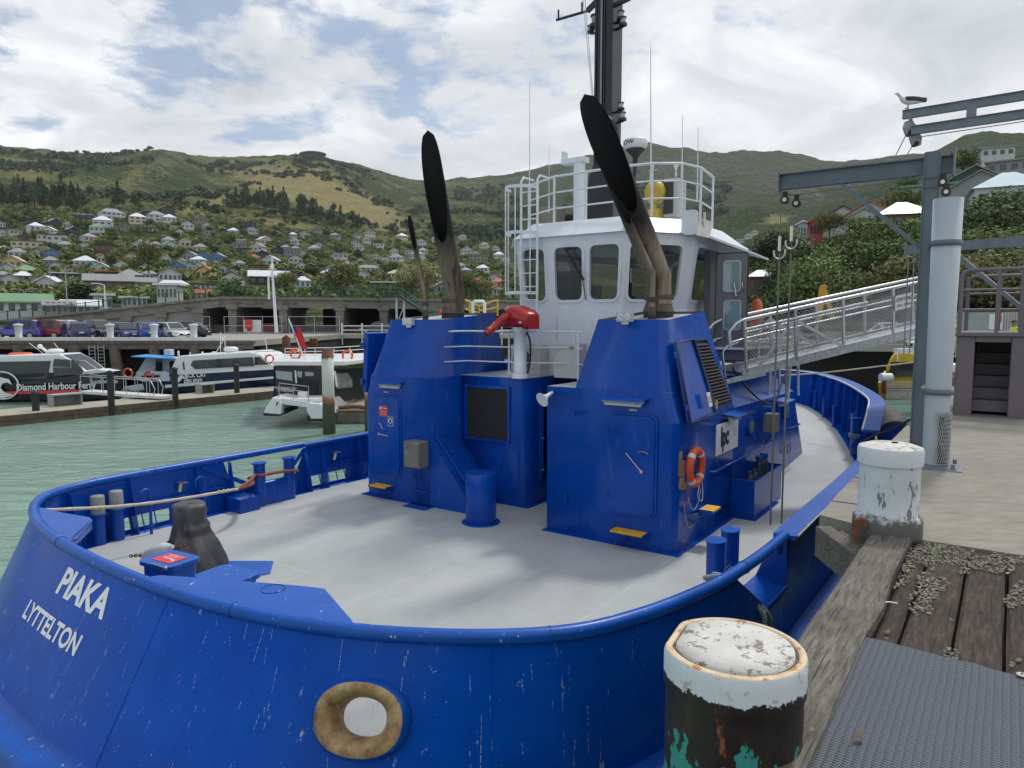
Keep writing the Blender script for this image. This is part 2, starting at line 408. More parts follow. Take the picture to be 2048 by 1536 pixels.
random.seed(5); SEAM = (HWS - 1.15, HWS + 2.6, HWS - 3.1)
for s_ in SEAM: mb.tube([HS(s_, z) + nrm(s_) * .001 for z in np.linspace(-.42, 1.02, 9)], .007, 5, mi=0)
for k in range(64):
    s_ = random.uniform(HWS - 2.2, HWS + 6.5); z0 = 1.02 - random.random() ** 2 * 1.1; L = random.uniform(.04, .16) if k % 3 else random.uniform(.25, .75); m_ = 3 if k % 3 else 9; off = random.uniform(-.05, .05); pts = []
    for q in range(m_):
        if random.random() < .35 and k % 3 == 0: continue
        za, zb = z0 - L * q / m_, z0 - L * (q + .8) / m_; w = random.uniform(.0015, .0036); sc_ = s_ + off * q / m_
        mb.add([HS(sc_ - w, za) + nrm(s_) * .004, HS(sc_ + w, za) + nrm(s_) * .004, HS(sc_ + w * .6, zb) + nrm(s_) * .004, HS(sc_ - w * .6, zb) + nrm(s_) * .004], [(0, 1, 2, 3)], 3)
mb.build('hull', [HULL, BLUE, BLUEW, M('salt and gull streaks', (.40, .47, .60), .7)], TUG)
# deck
db = MB(); dd = MB()
i0 = [i for i in range(0, len(ss), 3)]
ins = [HS(ss[i], hrail(atS(ss[i]).x) * 0 + .0) - nrm(ss[i]) * (rake(ss[i]) * 0 + .03) for i in i0]
def dpt(s, inset):
    p = HS(s, 0); q = p - nrm(s) * inset; q.z = hdeck(q.x); return q
A0 = [dpt(ss[i], .0) for i in i0]; B0 = [dpt(ss[i], .30) for i in i0]
mb = MB(); mb.grid([A0, B0], 0)
C0 = [Vector((p.x, lerp(p.y, 3.5, .5), p.z)) for p in B0]; D0 = [Vector((p.x, 3.5, p.z)) for p in B0]
mb.grid([B0, C0, D0], 1); mb.build('deck', [BLUE, DECK], TUG)
# cap rail: round pipe aft, flat cap forward
sA = findS(-1.35, False); sB = findS(-.55, True)
mb = MB(); mb.tube([HS(s, 1.09) for s in ss if sA <= s <= sB], .075, 12); mb.build('cap_rail', BLUEW, TUG)
sj = [findS(-.9, False) + 0, findS(-4.6, False), findS(-6.4, False), findS(-7.05, False)]
mb = MB()
for s in (findS(-3.05, False), findS(-5.9, False), hs + 1.6, hs + 5.5, findS(-4.2, True), findS(-2.9, True), findS(-5.3, True)):
    p = HS(s, 1.09); d = (HS(s + .02, 1.09) - p).normalized(); mb = MB(); mb.cyl(p - d * .006, p + d * .006, .081, n=16); mb.build('weld_seam', BLUEW, TUG)
def flatcap(sel, wid, nm, mat, dz=0, off=0):
    mb = MB(); rows = []
    for s in sel:
        p = HS(s, hrail(atS(s).x)); n = nrm(s); z = Vector((0, 0, 1)); a = p + n * (wid * .5 + off); b = p - n * (wid * .5 - off)
        rows.append([a + z * (.03 + dz), b + z * (.03 + dz), b - z * .03, a - z * .03])
    mb.grid(rows, 0, closed=True, sm=False); n_ = len(rows) - 1
    mb.add(rows[0], [(0, 1, 2, 3)]); mb.add(rows[-1], [(0, 1, 2, 3)]); return mb.build(nm, mat, TUG)
aft = [s for s in ss if findS(4.85, False) <= s <= sA + .03]; flatcap(aft, .30, 'flat_cap', BLUEW)
flatcap([s for s in ss if sB - .05 <= s <= LTOT - findS(4.85, False)], .24, 'flat_cap', BLUEW)
sF = findS(5.2, False)
flatcap([s for s in ss if s <= sF], .34, 'flat_cap', BLUEW); flatcap([s for s in ss if s >= LTOT - sF], .34, 'flat_cap', BLUEW)
mb = MB(); mb.tube([HS(s, hrail(atS(s).x) + .012) + nrm(s) * .16 for s in aft[::2]], .016, 6)
mb.build('rubbing_strip', M('worn steel strip', (.5, .5, .46), .4, .5), TUG)
for o_, sel in ((-.17, [s for s in ss if s <= sF]), (-.17, [s for s in ss if s >= LTOT - sF])):
    mb = MB(); mb.tube([HS(s, hrail(atS(s).x) + .02) + nrm(s) * o_ for s in sel[::2]], .024, 6)
    mb.build('edge_bead', M('cream bead', (.66, .64, .55), .5), TUG)
# bulwark stays on the inside
mb = MB()
for u in [-5.9, -4.75, -3.42, -2.66, -.62, -.05, 1.05, 2.1, 3.2]:
    s = findS(u, True); p = HS(s, 0, .03); q = HS(s, 1.02, .03); n = nrm(s); t = Vector((n.y, -n.x, 0)) * .008
    mb = MB(); mb.prism([p - t, p - n * .30 - t, q - n * .10 - t, q - t], t * 2); mb.build('bulwark_stay', BLUE, TUG)
for u in [7.6, 8.6, 9.6, 10.6, 11.7, 12.8, 13.9, 15, 16, 17]:
    s = findS(u, False); zz = hdeck(u); n = nrm(s); p = HS(s, zz, .03); q = HS(s, hrail(u) - .05, .03); t = Vector((n.y, -n.x, 0)) * .01
    mb = MB(); mb.prism([p - t, p - n * .18 - t, q - n * .12 - t, q - t], t * 2); mb.build('bulwark_stay', BLUE, TUG)
for u in [8, 10, 12, 14, 16]:
    s = findS(u, True); zz = hdeck(u); n = nrm(s); p = HS(s, zz, .03); q = HS(s, hrail(u) - .05, .03); t = Vector((n.y, -n.x, 0)) * .01
    mb = MB(); mb.prism([p - t, p - n * .35 - t, q - n * .16 - t, q - t], t * 2); mb.build('bulwark_stay', BLUE, TUG)
mb = MB()
for u0, u1 in ((-4.72, -3.44), (-3.4, -2.7), (-.03, 1.03), (1.07, 2.08), (2.12, 3.2)):
    p = HS(findS(u0, True), .52, .03); q = HS(findS(u1, True), .52, .03); mb = MB(); mb.beam(p + Vector((0, -.05, 0)), q + Vector((0, -.05, 0)), .1, .02); mb.build('stiffener_shelf', BLUE, TUG)
for a, b in FP:
    for k in range(1, 4 if b - a < 1.1 else 5):
        s = lerp(a, b, k / 4.3); mb = MB(); mb.cyl(HS(s, .03, .12), HS(s, .34, .02), .013, n=8); mb.build('freeing_port_bar', BLUE, TUG)
# diagonal braces at port mooring gap, lower sill
for u0, u1 in ((-3.15, -2.05), (-.62, -1.2)):
    mb = MB(); mb.beam(HS(findS(u0, True), 1.0, .06), HS(findS(u1, True), .42, .16), .09, .02, up=(0, 1, 0)); mb.build('brace', BLUE, TUG)
# starboard mooring recess: shelf plate and cheek
mb = MB()
a = HS(findS(-2.45, False), .30); b = HS(findS(-1.25, False), .30)
mb.prism([a + Vector((0, .42, .08)), b + Vector((0, .42, .08)), b + Vector((0, -.02, 0)), a + Vector((0, -.02, 0))], (0, 0, .02))
mb.prism([b + Vector((0, .0, .02)), b + Vector((0, .45, .02)), b + Vector((0, .16, .78)), b + Vector((0, 0, .78))], (.02, 0, 0))
mb.tube([a + Vector((0, -.01, .02)), b + Vector((0, -.01, .02))], .03, 8)
mb.build('mooring_recess', BLUE, TUG)
mb = MB(); p = HS(findS(-1.30, False), 1.0); mb.cyl(p + Vector((0, .12, -.0)), p + Vector((0, .12, -.22)), .05); mb.build('vent_pipe', BLUE, TUG)
# hawse ring, worn to bare rusty metal
def rustring():
    m, nt, n, l, b = nodes('worn hawse metal')
    f = ntex(n, l, 5, 6, .65); g = ntex(n, l, 14, 5, .7)
    c = ramp(n, l, f, [(.28, (.13, .055, .02)), (.45, (.36, .22, .10)), (.6, (.50, .36, .18)), (.8, (.42, .40, .34))])
    c = mixc(n, l, ramp(n, l, g, [(.60, (0, 0, 0)), (.7, (1, 1, 1))]), c, (.05, .022, .012)); l.new(c, b.inputs['Base Color'])
    b.inputs['Roughness'].default_value = .55; b.inputs['Metallic'].default_value = .25; bump(n, l, b, g, .25, .01); return m
mb = MB(); c = HS(HWS, HWZ); n = nrm(HWS); tx = Vector((n.y, -n.x, 0)); up = (HS(HWS, HWZ + .1) - HS(HWS, HWZ - .1)).normalized(); nn = tx.cross(up).normalized()
if nn.dot(n) < 0: nn = -nn
prof = [(.40, -.02, 1), (.385, .045, 1), (.36, .07, 0), (.32, .085, 0), (.27, .07, 0), (.225, .02, 0), (.195, -.07, 0), (.19, -.16, 0), (.23, -.26, 0), (.30, -.31, 0), (.36, -.28, 0)]
def se(a, r):
    ca, sa = math.cos(a), math.sin(a); k = (abs(ca) ** 2.25 + abs(sa) ** 2.25) ** (-1 / 2.25); return tx * (r * k * ca * 1.28) + up * (r * k * sa * .96)
rows = [[c + se(2 * math.pi * i / 56, r * .92) + nn * z for i in range(56)] for r, z, k in prof]
mb.grid(rows[:3], 1, True); mb.grid(rows[2:], 0, True); HRO = mb.build('hawse_ring', [rustring(), BLUEW], TUG)
# name on the stern, laid on the curved plating
LETW = M('white lettering', (.82, .85, .88), .5, var=.03, dirt=(.05, .12, .4), dth=.72, dsc=14)
def hull_text(txt, px, py, size, sxx, nm, bold=.03, slant=0, space=1):
    s0, z0 = hullhit(px, py); v, f = text_verts(txt, size, bold, sxx, slant, space); mb = MB()
    mb.add([HS(s0 - x, z0 + y) + nrm(s0 - x) * .006 + Vector((0, 0, .002)) for x, y in v], f); o = mb.build(nm, LETW, TUG); return o
hull_text('PIAKA', 164, 1188, .385, 1.25, 'ship_name', .035, 0)
hull_text('LYTTELTON', 96, 1257, .265, 1.17, 'port_of_registry', .03, 0)
# deck-level corner gussets on the rail, round inspection cover
GB = BLUEW
def gus(P, z=1.1, t=.03, nm='rail_gusset'):
    mb = MB(); mb.prism([(x, y, z - t) for x, y in P], (0, 0, t)); return mb.build(nm, GB, TUG, bev=.012)
gus([(-6.72, 8.0), (-7.0, 7.2), (-7.2, 6.4), (-7.3, 5.7), (-7.1, 5.68), (-6.55, 6.45), (-6.5, 6.62), (-6.62, 7.3), (-6.66, 7.8)])
mb = MB(); mb.beam((-6.60, 6.4, 1.04), (-7.2, 5.65, 1.04), .04, .12); mb.build('gusset_edge', BLUE, TUG)
gus([(-7.40, 3.5), (-7.41, 3.1), (-7.34, 2.1), (-7.15, 1.1), (-6.9, .45), (-6.78, .62), (-6.38, 1.5), (-6.44, 1.7), (-6.86, 2.7), (-7.2, 3.4)])
mb = MB(); ring_pts = [(-6.72 + .13 * math.cos(a), 1.95 + .13 * math.sin(a), 1.102) for a in [2 * math.pi * i / 20 for i in range(20)]]; mb.tube(ring_pts, .006, 5, closed=True); mb.build('inspection_cover', BLUE, TUG)
# two hatch lids inboard of the stern rail
for i, (cx, cy, w_) in enumerate(((-6.72, 4.05, .62), (-6.62, 2.95, .66))):
    mb = MB(); plate(mb, (cx, cy, .98), (.1, -1, 0), (1, .1, 0), w_, .50, .10, .05); plate(mb, (cx, cy, .72), (.1, -1, 0), (1, .1, 0), w_ - .08, .42, .08, .26)
    lid = mb.build('hatch_box', BLUEW, TUG)
    mb = MB(); mb.cyl((cx - .25, cy - .05, 1.05), (cx - .25, cy - .35, 1.05), .010, n=6); mb.ball((cx - .25, cy - .36, 1.055), .022); mb.build('toggle', STEEL, lid)
    if i == 0:
        mb = MB(); plate(mb, (cx - .0, cy - .0, 1.033), (.1, -1, 0), (1, .1, 0), .36, .26, .005, .003); sg = mb.build('warning_sign', SIGNR, lid)
        c = Vector((cx, cy, 1.038)); lettering('Warning', .06, SIGNW, lid, c + Vector((-.02, -.02, 0)), (-.1, 1, 0), (-1, -.1, 0), bold=.02)
        lettering('KEEP CLEAR\nWINCH AREA\nAUTHORISED ONLY', .03, SIGNW, lid, c + Vector((.06, 0, 0)), (-.1, 1, 0), (-1, -.1, 0))
        mb = MB(); mb.cyl(c + Vector((-.03, -.13, 0)), c + Vector((-.03, -.13, .002)), .022); mb.build('symbol', SIGNW, lid)
# bollards: twin posts with oval caps
def oval(c, a, b, n=20, rot=0):
    return [(c[0] + a * math.cos(t) * math.cos(rot) - b * math.sin(t) * math.sin(rot), c[1] + a * math.cos(t) * math.sin(rot) + b * math.sin(t) * math.cos(rot), c[2]) for t in [2 * math.pi * i / n for i in range(n)]]
def bollard(name, posts, r, h, z0=0, bar=True, capr=(1.35, 1.1), rot=0):
    for i, (x, y) in enumerate(posts):
        mb = MB(); mb.cyl((x, y, z0), (x, y, z0 + h), r, n=24); o = mb.build(name, BLUE, TUG)
        mb = MB(); mb.prism(oval((x, y, z0 + h + .002), r * capr[0], r * capr[1], 24, rot), (0, 0, .018)); mb.build('cap', BLUEW, o)
    if bar:
        mb = MB(); (x0, y0), (x1, y1) = posts; mb.cyl((x0, y0, z0 + h * .48), (x1, y1, z0 + h * .48), r * .62, n=14); mb.bb((x0 - .05, y0 - .09, z0), (x1 + .05, y1 + .09, z0 + h * .44)); mb.build('bollard_crossbar', BLUE, TUG)
bollard('bollard_post', [(-2.08, 8.72), (-1.30, 8.72)], .125, .93, rot=.0)
mb = MB(); mb.bb((-2.75, 8.45, 0), (-2.28, 8.95, .30)); mb.build('bollard_plinth', BLUE, TUG)
bollard('bollard_post', [(-1.50, -1.22), (-.86, -1.22)], .135, .86, rot=.0, capr=(1.4, 1.05))
fb0 = T(1713, 905, 2, .40)
bollard('bollard_post', [(fb0.x, fb0.y), (fb0.x + 1.0, fb0.y + .16)], .17, 1.0, z0=.35, rot=0, bar=False, capr=(1.15, 1.15))
p = T(958, 1050, 2, 0); mb = MB(); q = (p.x + .18, p.y + .09, 0)
mb.cyl(q, (q[0], q[1], 1.02), .31, n=40); mb.cyl(q, (q[0], q[1], .02), .39, n=40); mb.build('vent_drum', BLUE, TUG, bev=.012)
# roller fairleads with grey tops in the port quarter
for x, y, hh in ((-6.25, 8.22, .78), (-5.42, 8.78, .90), (-5.08, 8.80, .92)):
    mb = MB(); mb.cyl((x, y, 0), (x, y, hh - .36), .115, n=20); mb.cyl((x, y, hh - .36), (x, y, hh - .33), .15, n=20); mb.build('fairlead_post', BLUE, TUG)
    mb = MB(); mb.lathe([(.118, hh - .33), (.118, hh - .02), (.10, hh), (.02, hh + .005)], (x, y, 0), 20, 0); mb.build('roller', GREYP, TUG)
# swan-neck vents
for x, y in ((-4.55, 8.62), (-3.35, 8.78)):
    mb = MB(); pts = [(x, y, 0), (x, y, .78)] + [(x - .09 + .09 * math.cos(a), y, .78 + .09 * math.sin(a)) for a in [math.pi * k / 8 for k in range(1, 9)]] + [(x - .18, y, .70)]
    mb.tube(pts, .028, 10); mb.box((x, y, .16), (.16, .03, .05)); mb.build('swan_neck_vent', BLUE, TUG)
for x, y in ((-3.75, 9.0), (.25, 9.0)):
    mb = MB(); mb.cyl((x, y, .62), (x, y - .05, .8), .05); mb.bb((x - .08, y - .02, .8), (x + .08, y - .2, .815)); mb.build('bulwark_lamp', STEEL, TUG)
# foredeck fender: black rolls bent round the bow
def fender(s0, s1, z, r, nm, out, n=40):
    mb = MB(); pts = []; rr = []
    for i in range(n + 1):
        s = lerp(s0, s1, i / n); p = HS(s, z) + nrm(s) * out; pts.append(p); rr.append(r * (.93 if i % 4 == 0 else 1))
    mb.tube(pts, rr, 14); mb.build(nm, M('fender rubber', (.06, .06, .058), .75, var=.3, vs=6, bmp=.3, bs_=30), TUG)
    return pts
e = fender(.0, findS(7.0, False), 1.35, .40, 'bow_fender', .42, 60)
fender(LTOT - .01, LTOT - findS(7.0, False), 1.35, .40, 'bow_fender', .42, 60)
fender(findS(8.6, False), findS(5.3, False), .5, .36, 'side_fender', .5, 24)
d_ = (e[-1] - e[-2]).normalized(); mb = MB(); mb.cyl(e[-1], e[-1] + d_ * .03, .30, n=20); mb.build('fender_end_plate', BLUE, TUG)
# flared cheek plate between low and high bulwark
mb = MB(); s7 = findS(4.4, False); a = HS(s7, 1.1); b = HS(findS(5.25, False), 1.5)
mb.prism([a + Vector((0, -.05, 0)), b + Vector((0, -.12, 0)), b + Vector((-.1, -.55, -1.6)), a + Vector((-.3, -.45, -1.2))], (0, .02, 0)); mb.build('cheek_plate', BLUEW, TUG)
mb = MB()
for u in (13.2, 14.6, 16): mb = MB(); y_ = atS(findS(u, False)).y + .40; mb.cyl((u, y_, hdeck(u)), (u, y_, hdeck(u) + .65), .07); mb.cyl((u, y_, hdeck(u) + .65), (u, y_, hdeck(u) + .68), .10); mb.build('deck_vent', BLUE, TUG)
# ---------------------------------------------------------------- casings and funnels
def casing(y0, y1, ui0=.62, ui1=.86):
    """lower box with rounded aft outboard corner + tapered funnel; built for the starboard side (outboard = y0)"""
    mb = MB(); r = .16; o = y0; i = y1; s = 1 if y1 > y0 else -1
    def plan(xa, xf, ya, yb, rr):   # ya outboard, yb inboard
        pts = []
        for k in range(7):
            a = math.pi / 2 * k / 6; pts.append((xa + rr - rr * math.cos(a), ya + s * (rr - rr * math.sin(a))))
        pts = [(xa, yb)] + pts + [(xf, ya), (xf, yb)]; return pts
    L0 = plan(0, 3.0, o, i, r)
    A = [Vector((x, y, 0)) for x, y in L0]; B = [Vector((x, y, 2.28)) for x, y in L0]
    Lk = plan(0, 3.0, o, i, r); C = []
    for k, (x, y) in enumerate(Lk): C.append(Vector((x, y + (s * .16 if abs(y - i) > .3 else 0), 2.8)))
    mb.loft(A, B, 0, True); mb.loft(B, C, 0, True); mb.add(C, [list(range(len(C)))], 1)
    # deck margin
    mb.bb((-.10, min(o, i) - .10, .0), (9.3 if s > 0 else 6, max(o, i) + .06, .012))
    # upper funnel
    U0 = plan(0.0, 2.95, o + s * .162, i - s * ui0, .22); U1 = plan(.40, 2.30, o + s * .42, i - s * ui1, .16)
    D = [Vector((x, y, 2.80)) for x, y in U0]; E = [Vector((x, y, 4.06 + .10 * max(0, (x - .7)))) for x, y in U1]
    mb.loft(D, E, 0, True)
    G = [Vector((lerp(e.x, 1.4, .05), lerp(e.y, (o + i) / 2 - s * .12, .05), e.z - .05)) for e in E]
    mb.loft(E, G, 2, True); mb.add(G, [list(range(len(G)))], 1)
    return mb
CTOP = M('casing top grey', (.40, .42, .43), .45, var=.15)
def door(px, y0, y1, z0, z1, par, hinge=1):
    mb = MB(); w = abs(y1 - y0); c = ((y0 + y1) / 2, (z0 + z1) / 2)
    ring(mb, (px - .0, c[0], c[1]), (0, -1, 0), (0, 0, 1), w + .10, z1 - z0 + .10, .16, .05, .03)
    plate(mb, (px - .002, c[0], c[1]), (0, -1, 0), (0, 0, 1), w, z1 - z0, .12, .05)
    d = mb.build('door', BLUE, par, bev=.008)
    for z in (z1 - .28, z0 + .3):
        mb = MB(); yy = max(y0, y1) + .02 if hinge > 0 else min(y0, y1) - .02
        mb.cyl((px - .05, yy, z - .04), (px - .05, yy, z + .04), .022, n=8); mb.box((px - .06, yy - .09 * hinge, z), (.02, .18, .03)); mb.build('hinge', BLUE, d)
    return d
# starboard casing
STB = casing(0, 2.62).build('casing', [BLUE, CTOP, BLACK], TUG)
PRT = casing(7.62, 5.66, .02, -.12).build('casing', [BLUE, CTOP, BLACK], TUG)
# narrowing forward deckhouse on the starboard side with sloped top plate
mb = MB()
for (y0, y1, xe) in ((0, 2.3, 9.1), (7.6, 5.2, 9.1)):
    s = 1 if y1 > y0 else -1
    A = [(3.0, y0, .0), (xe + .5, y0 + s * .1, hdeck(xe)), (xe + .4, y1, hdeck(xe)), (3.0, y1, 0)]
    B = [(3.0, y0, 2.26), (xe - 1.0, y0 + s * .05, 2.18), (xe - 1.0, y1, 2.2), (3.0, y1, 2.26)]
    C = [(3.0, y0 + s * .72, 3.02), (xe - 1.7, y0 + s * .75, 2.86), (xe - 1.7, y1, 2.86), (3.0, y1, 3.02)]
    mb.loft([Vector(p) for p in A], [Vector(p) for p in B]); mb.loft([Vector(p) for p in B], [Vector(p) for p in C], 1, capB=True)
mb.build('deckhouse', [BLUE, BLUEW], TUG)
# middle engine casing block between the funnels with hatches
mb = MB(); mid = [(1.15, 5.7), (1.15, 4.1), (1.22, 3.93), (1.40, 3.86), (3.2, 3.86), (3.2, 5.7)]
A = [Vector((x, y, 0)) for x, y in mid]; B = [Vector((x, y, 2.8)) for x, y in mid]; mb.loft(A, B, 0, True); mb.bb((1.05, 3.76, 0), (3.2, 5, .012))
mb.bb((3.15, 2.62, 0), (3.6, 5.0, 2.8)); mb.build('engine_casing', BLUE, TUG)
mb = MB(); mb.bb((1.15, 3.86, 2.8), (9, 5.7, 2.812)); mb.bb((3.0, 0.85, 2.8), (9, 7.4, 2.81)); mb.build('boat_deck', CTOP, TUG)
mb = MB(); sa, sb = T(930, 768, 0, 1.12), T(1020, 888, 0, 1.12); c = (1.146, (sa.y + sb.y) / 2, (sa.z + sb.z) / 2); sw, sh = sa.y - sb.y, sa.z - sb.z; ring(mb, c, (0, -1, 0), (0, 0, 1), sw, sh, .02, .06, .05); mb.build('screen_frame', BLUE, TUG)
mb = MB(); mb.bb((1.12, c[1] - sw / 2 + .06, c[2] - sh / 2 + .06), (1.15, c[1] + sw / 2 - .06, c[2] + sh / 2 - .06)); mb.build('black_screen', M('black mesh screen', (.02, .02, .022), .8, bmp=.5, bs_=160), TUG)
for k in range(6): mb = MB(); mb.box((1.092, c[1] - sw * .36 + k * sw * .14, c[2] - sh / 2 + .03), (.01, .07, .018)); mb.build('drain_slot', BLACK, TUG)
# dark recess door on the casing's starboard side
mb = MB(); mb.bb((1.7, 3.85, .55), (2.6, 3.84, 2.45)); mb.build('dark_opening', DARK, TUG)
mb = MB(); ring(mb, (2.15, 3.85, 1.5), (1, 0, 0), (0, 0, 1), 1.05, 2.05, .03, .07, .05); mb.cyl((1.66, 3.78, .65), (1.66, 3.78, 2.3), .02, n=8); mb.build('opening_frame', BLUE, TUG)
for z in (.75, 1.45, 2.2):
    mb = MB(); mb.cyl((1.62, 3.79, z), (1.74, 3.79, z), .015, n=8); mb.ball((1.68, 3.77, z), .025); mb.build('dog_clamp', STEEL, TUG)
# sloping hatch against the port casing
mb = MB(); P = [(.0, 5.0, 0), (.0, 5.0, 1.62), (1.15, 4.98, 1.62), (1.15, 4.98, 0)]
a0, a1, a2, a3 = Vector((-.0, 6.05, 1.58)), Vector((.0, 5.05, .52)), Vector((1.13, 5.0, .80)), Vector((1.13, 5.0, 1.75))
q0 = T(880, 872, 0, .02); q1 = T(924, 992, 0, .1); q2 = T(912, 864, 1, 5.02); q3 = T(965, 935, 0, 1.14)
tA, tB, tC, tD = T(858, 875, 0, -.02), T(926, 985, 0, -.02), T(912, 862, 0, 1.14), T(975, 955, 0, 1.14)
tB = tA.lerp(tB, 1.5); tD = tC.lerp(tD, 1.25)
mb.add([tA, tB, tD, tC, (-.02, tA.y, 0), (-.02, tB.y, 0), (1.14, tD.y, 0)], [(0, 1, 2, 3), (0, 4, 5, 1), (1, 5, 6, 2)])
mb.build('sloped_trunk', BLUE, TUG)
mb = MB(); c = (tA + tB + tC + tD) / 4; ex = (tA.lerp(tC, .5) - tB.lerp(tD, .5)).normalized(); nn = ex.cross(tC - tA).normalized()
if nn.z < 0: nn = -nn
ey = nn.cross(ex).normalized(); plate(mb, c + nn * .01, ex, ey, (tA - tB).length * .84, .78, .12, .05); h = mb.build('sloped_hatch', BLUE, TUG, bev=.01)
for a, b in ((.4, .2), (.4, -.2), (-.1, .28), (-.1, -.28), (-.45, 0)):
    mb = MB(); mb.ball(c + nn * .08 + ex * a + ey * b, .03); mb.build('hatch_dog', BLUE, h)
# doors
DW = [T(1222, 828, 0, 0).y, T(1312, 835, 0, 0).y]
dS = door(-.002, DW[0], DW[1], .60, 2.37, STB)
mb = MB(); c = Vector((-.085, .62, 1.40)); mb.cyl(c, c + Vector((.03, 0, 0)), .035, n=12); mb.cyl(c, c + Vector((0, .30, .30)), .012, n=8); mb.build('handle', STEEL, dS)
mb = MB(); mb.tube([c + Vector((0, -.02 + .16 * math.cos(a), .22 + .14 * math.sin(a))) for a in [R(60 + 12 * k) for k in range(7)]], .012, 6); mb.build('handle_guard', M('bare worn bronze', (.28, .25, .17), .5, .6), dS)
yL, yR = T(746, 810, 0, 0).y, T(800, 815, 0, 0).y
dP = door(-.002, yL, yR, .60, 2.33, PRT, hinge=-1)
mb = MB(); c = T(757, 868, 0, -.06); mb.cyl(c, c + Vector((.03, 0, 0)), .03, n=12); mb.cyl(c, c + Vector((0, -.30, -.02)), .014, n=8); mb.build('handle', STEEL, dP)
mb = MB(); c = T(758, 848, 0, -.06); mb.tube([c + Vector((0, -.02 * k, .02 - .01 * k * k * .5)) for k in range(6)], .012, 6); mb.build('handle_guard', STEEL, dP)
def sign(px, py, w, h, mat, par, k=0, val=-.056, nm='sign'):
    c = T(px, py, k, val); mb = MB()
    ex = (0, -1, 0) if k == 0 else (1, 0, 0); plate(mb, c, ex, (0, 0, 1), w, h, .004, .004); o = mb.build(nm, mat, par); return c, Vector(ex), o
ZU = Vector((0, 0, 1))
c, ex, o = sign(767, 822, .26, .24, SIGNR, dP, nm='fire_sign')
lettering('Fireplan', .06, SIGNW, dP, c + Vector((-.004, -.03, .07)), ex, ZU, bold=.015); lettering('for this vessel\nis located\ninside this door', .036, SIGNW, dP, c + Vector((-.004, 0, -.035)), ex, ZU)
mb = MB(); mb.cyl(c + Vector((-.004, .095, .06)), c + Vector((-.008, .095, .06)), .028); mb.build('symbol', SIGNW, dP)
c, ex, o = sign(781, 843, .17, .21, SIGNW, dP, nm='ear_protection_sign')
mb = MB(); plate(mb, c + Vector((-.005, 0, 0)), ex, (0, 0, 1), .15, .19, .004, .002); mb.build('blue_field', M('sign blue', (.01, .06, .3), .5), dP)
mb = MB(); mb.cyl(c + Vector((-.007, 0, .01)), c + Vector((-.009, 0, .01)), .062); mb.build('symbol', SIGNW, dP)
mb = MB(); mb.cyl(c + Vector((-.009, 0, .015)), c + Vector((-.011, 0, .015)), .035, n=12); mb.bb(c + Vector((-.011, -.03, -.04)), c + Vector((-.009, .03, .0))); mb.build('symbol', M('sign blue', (.01, .06, .3)), dP)
# yellow tread steps
def step(c, ex, ey, w, d, par):
    c = Vector(c); ex = Vector(ex).normalized(); ey = Vector(ey).normalized(); rot = Matrix((ex, ey, ZU)).transposed()
    mb = MB(); mb.box(c, (w, d, .035), rot); st = mb.build('step_tread', YEL, par, bev=.006)
    mb = MB()
    for s in (-1, 1):
        b = c + ex * (s * (w / 2 + .01)); mb.prism([b - ey * (d / 2) + ZU * .02, b + ey * (d / 2) + ZU * .02, b + ey * (d / 2) - ZU * .035, b - ey * (d / 2) - ZU * .11], ex * (.012 * s))
    mb.box(c - ZU * .025, (w, d, .012), rot); mb.build('step_bracket', BLUE, par)
c = T(1257, 1066, 0, -.15); step((-.15, c.y, .30), (0, 1, 0), (-1, 0, 0), .62, .26, STB)
c = T(762, 974, 0, -.15); step((-.15, c.y, .30), (0, 1, 0), (-1, 0, 0), .52, .26, PRT)
c = T(1420, 1009, 1, -.28); step((c.x, -.28, .66), (1, 0, 0), (0, -1, 0), .40, .26, STB)
mb = MB(); mb.prism([(c.x - .55, 0, .62), (c.x + .2, 0, .62), (c.x + .2, -.16, .66), (c.x - .2, -.16, .66)], (0, 0, .015)); mb.prism([(c.x - .5, 0, .62), (c.x + .2, -.0, .62), (c.x + .1, -.30, .62), (c.x - .1, -.0, .38)], (0, -.01, 0)); mb.build('step_gusset', BLUE, STB)
# strip lights under hoods
LAMPB = M('lamp body grey', (.42, .45, .48), .4, var=.1)
def striplight(c, ex, ey, L, par, hood=.30):
    c = Vector(c); ex = Vector(ex).normalized(); ey = Vector(ey).normalized()
    mb = MB(); mb.prism([c - ex * (L / 2 + .06) + ZU * .09, c + ex * (L / 2 + .06) + ZU * .09, c + ex * (L / 2 + .04) + ey * hood + ZU * .045, c - ex * (L / 2 + .04) + ey * hood + ZU * .045], (0, 0, .012)); hd = mb.build('light_hood', BLUEW, par)
    mb = MB(); rot = Matrix((ex, ey, ZU)).transposed(); mb.box(c + ey * .13 + ZU * .02, (L, .10, .05), rot); mb.box(c + ey * .13 - ZU * .03, (L * .9, .08, .05), rot, mi=1)
    for k in (-.38, 0, .38): mb.box(c + ey * .13 + ex * (L * k) + ZU * .0, (.03, .13, .03), rot, mi=2)
    mb.build('strip_lamp', [LAMPB, M('lamp diffuser', (.6, .64, .66), .25), STEEL], par, bev=.01)
c = T(1247, 798, 0, -.1); striplight((0, c.y, 2.60), (0, 1, 0), (-1, 0, 0), .78, STB)
c = T(781, 767, 0, -.1); striplight((0, c.y, 2.60), (0, 1, 0), (-1, 0, 0), .62, PRT)
c = T(1467, 830, 1, -.1); striplight((c.x, 0, c.z - .05), (1, 0, 0), (0, -1, 0), .60, STB)
c = T(1567, 802, 1, -.1); striplight((c.x, 0.02, c.z - .05), (1, 0, 0), (0, -1, 0), .75, STB)
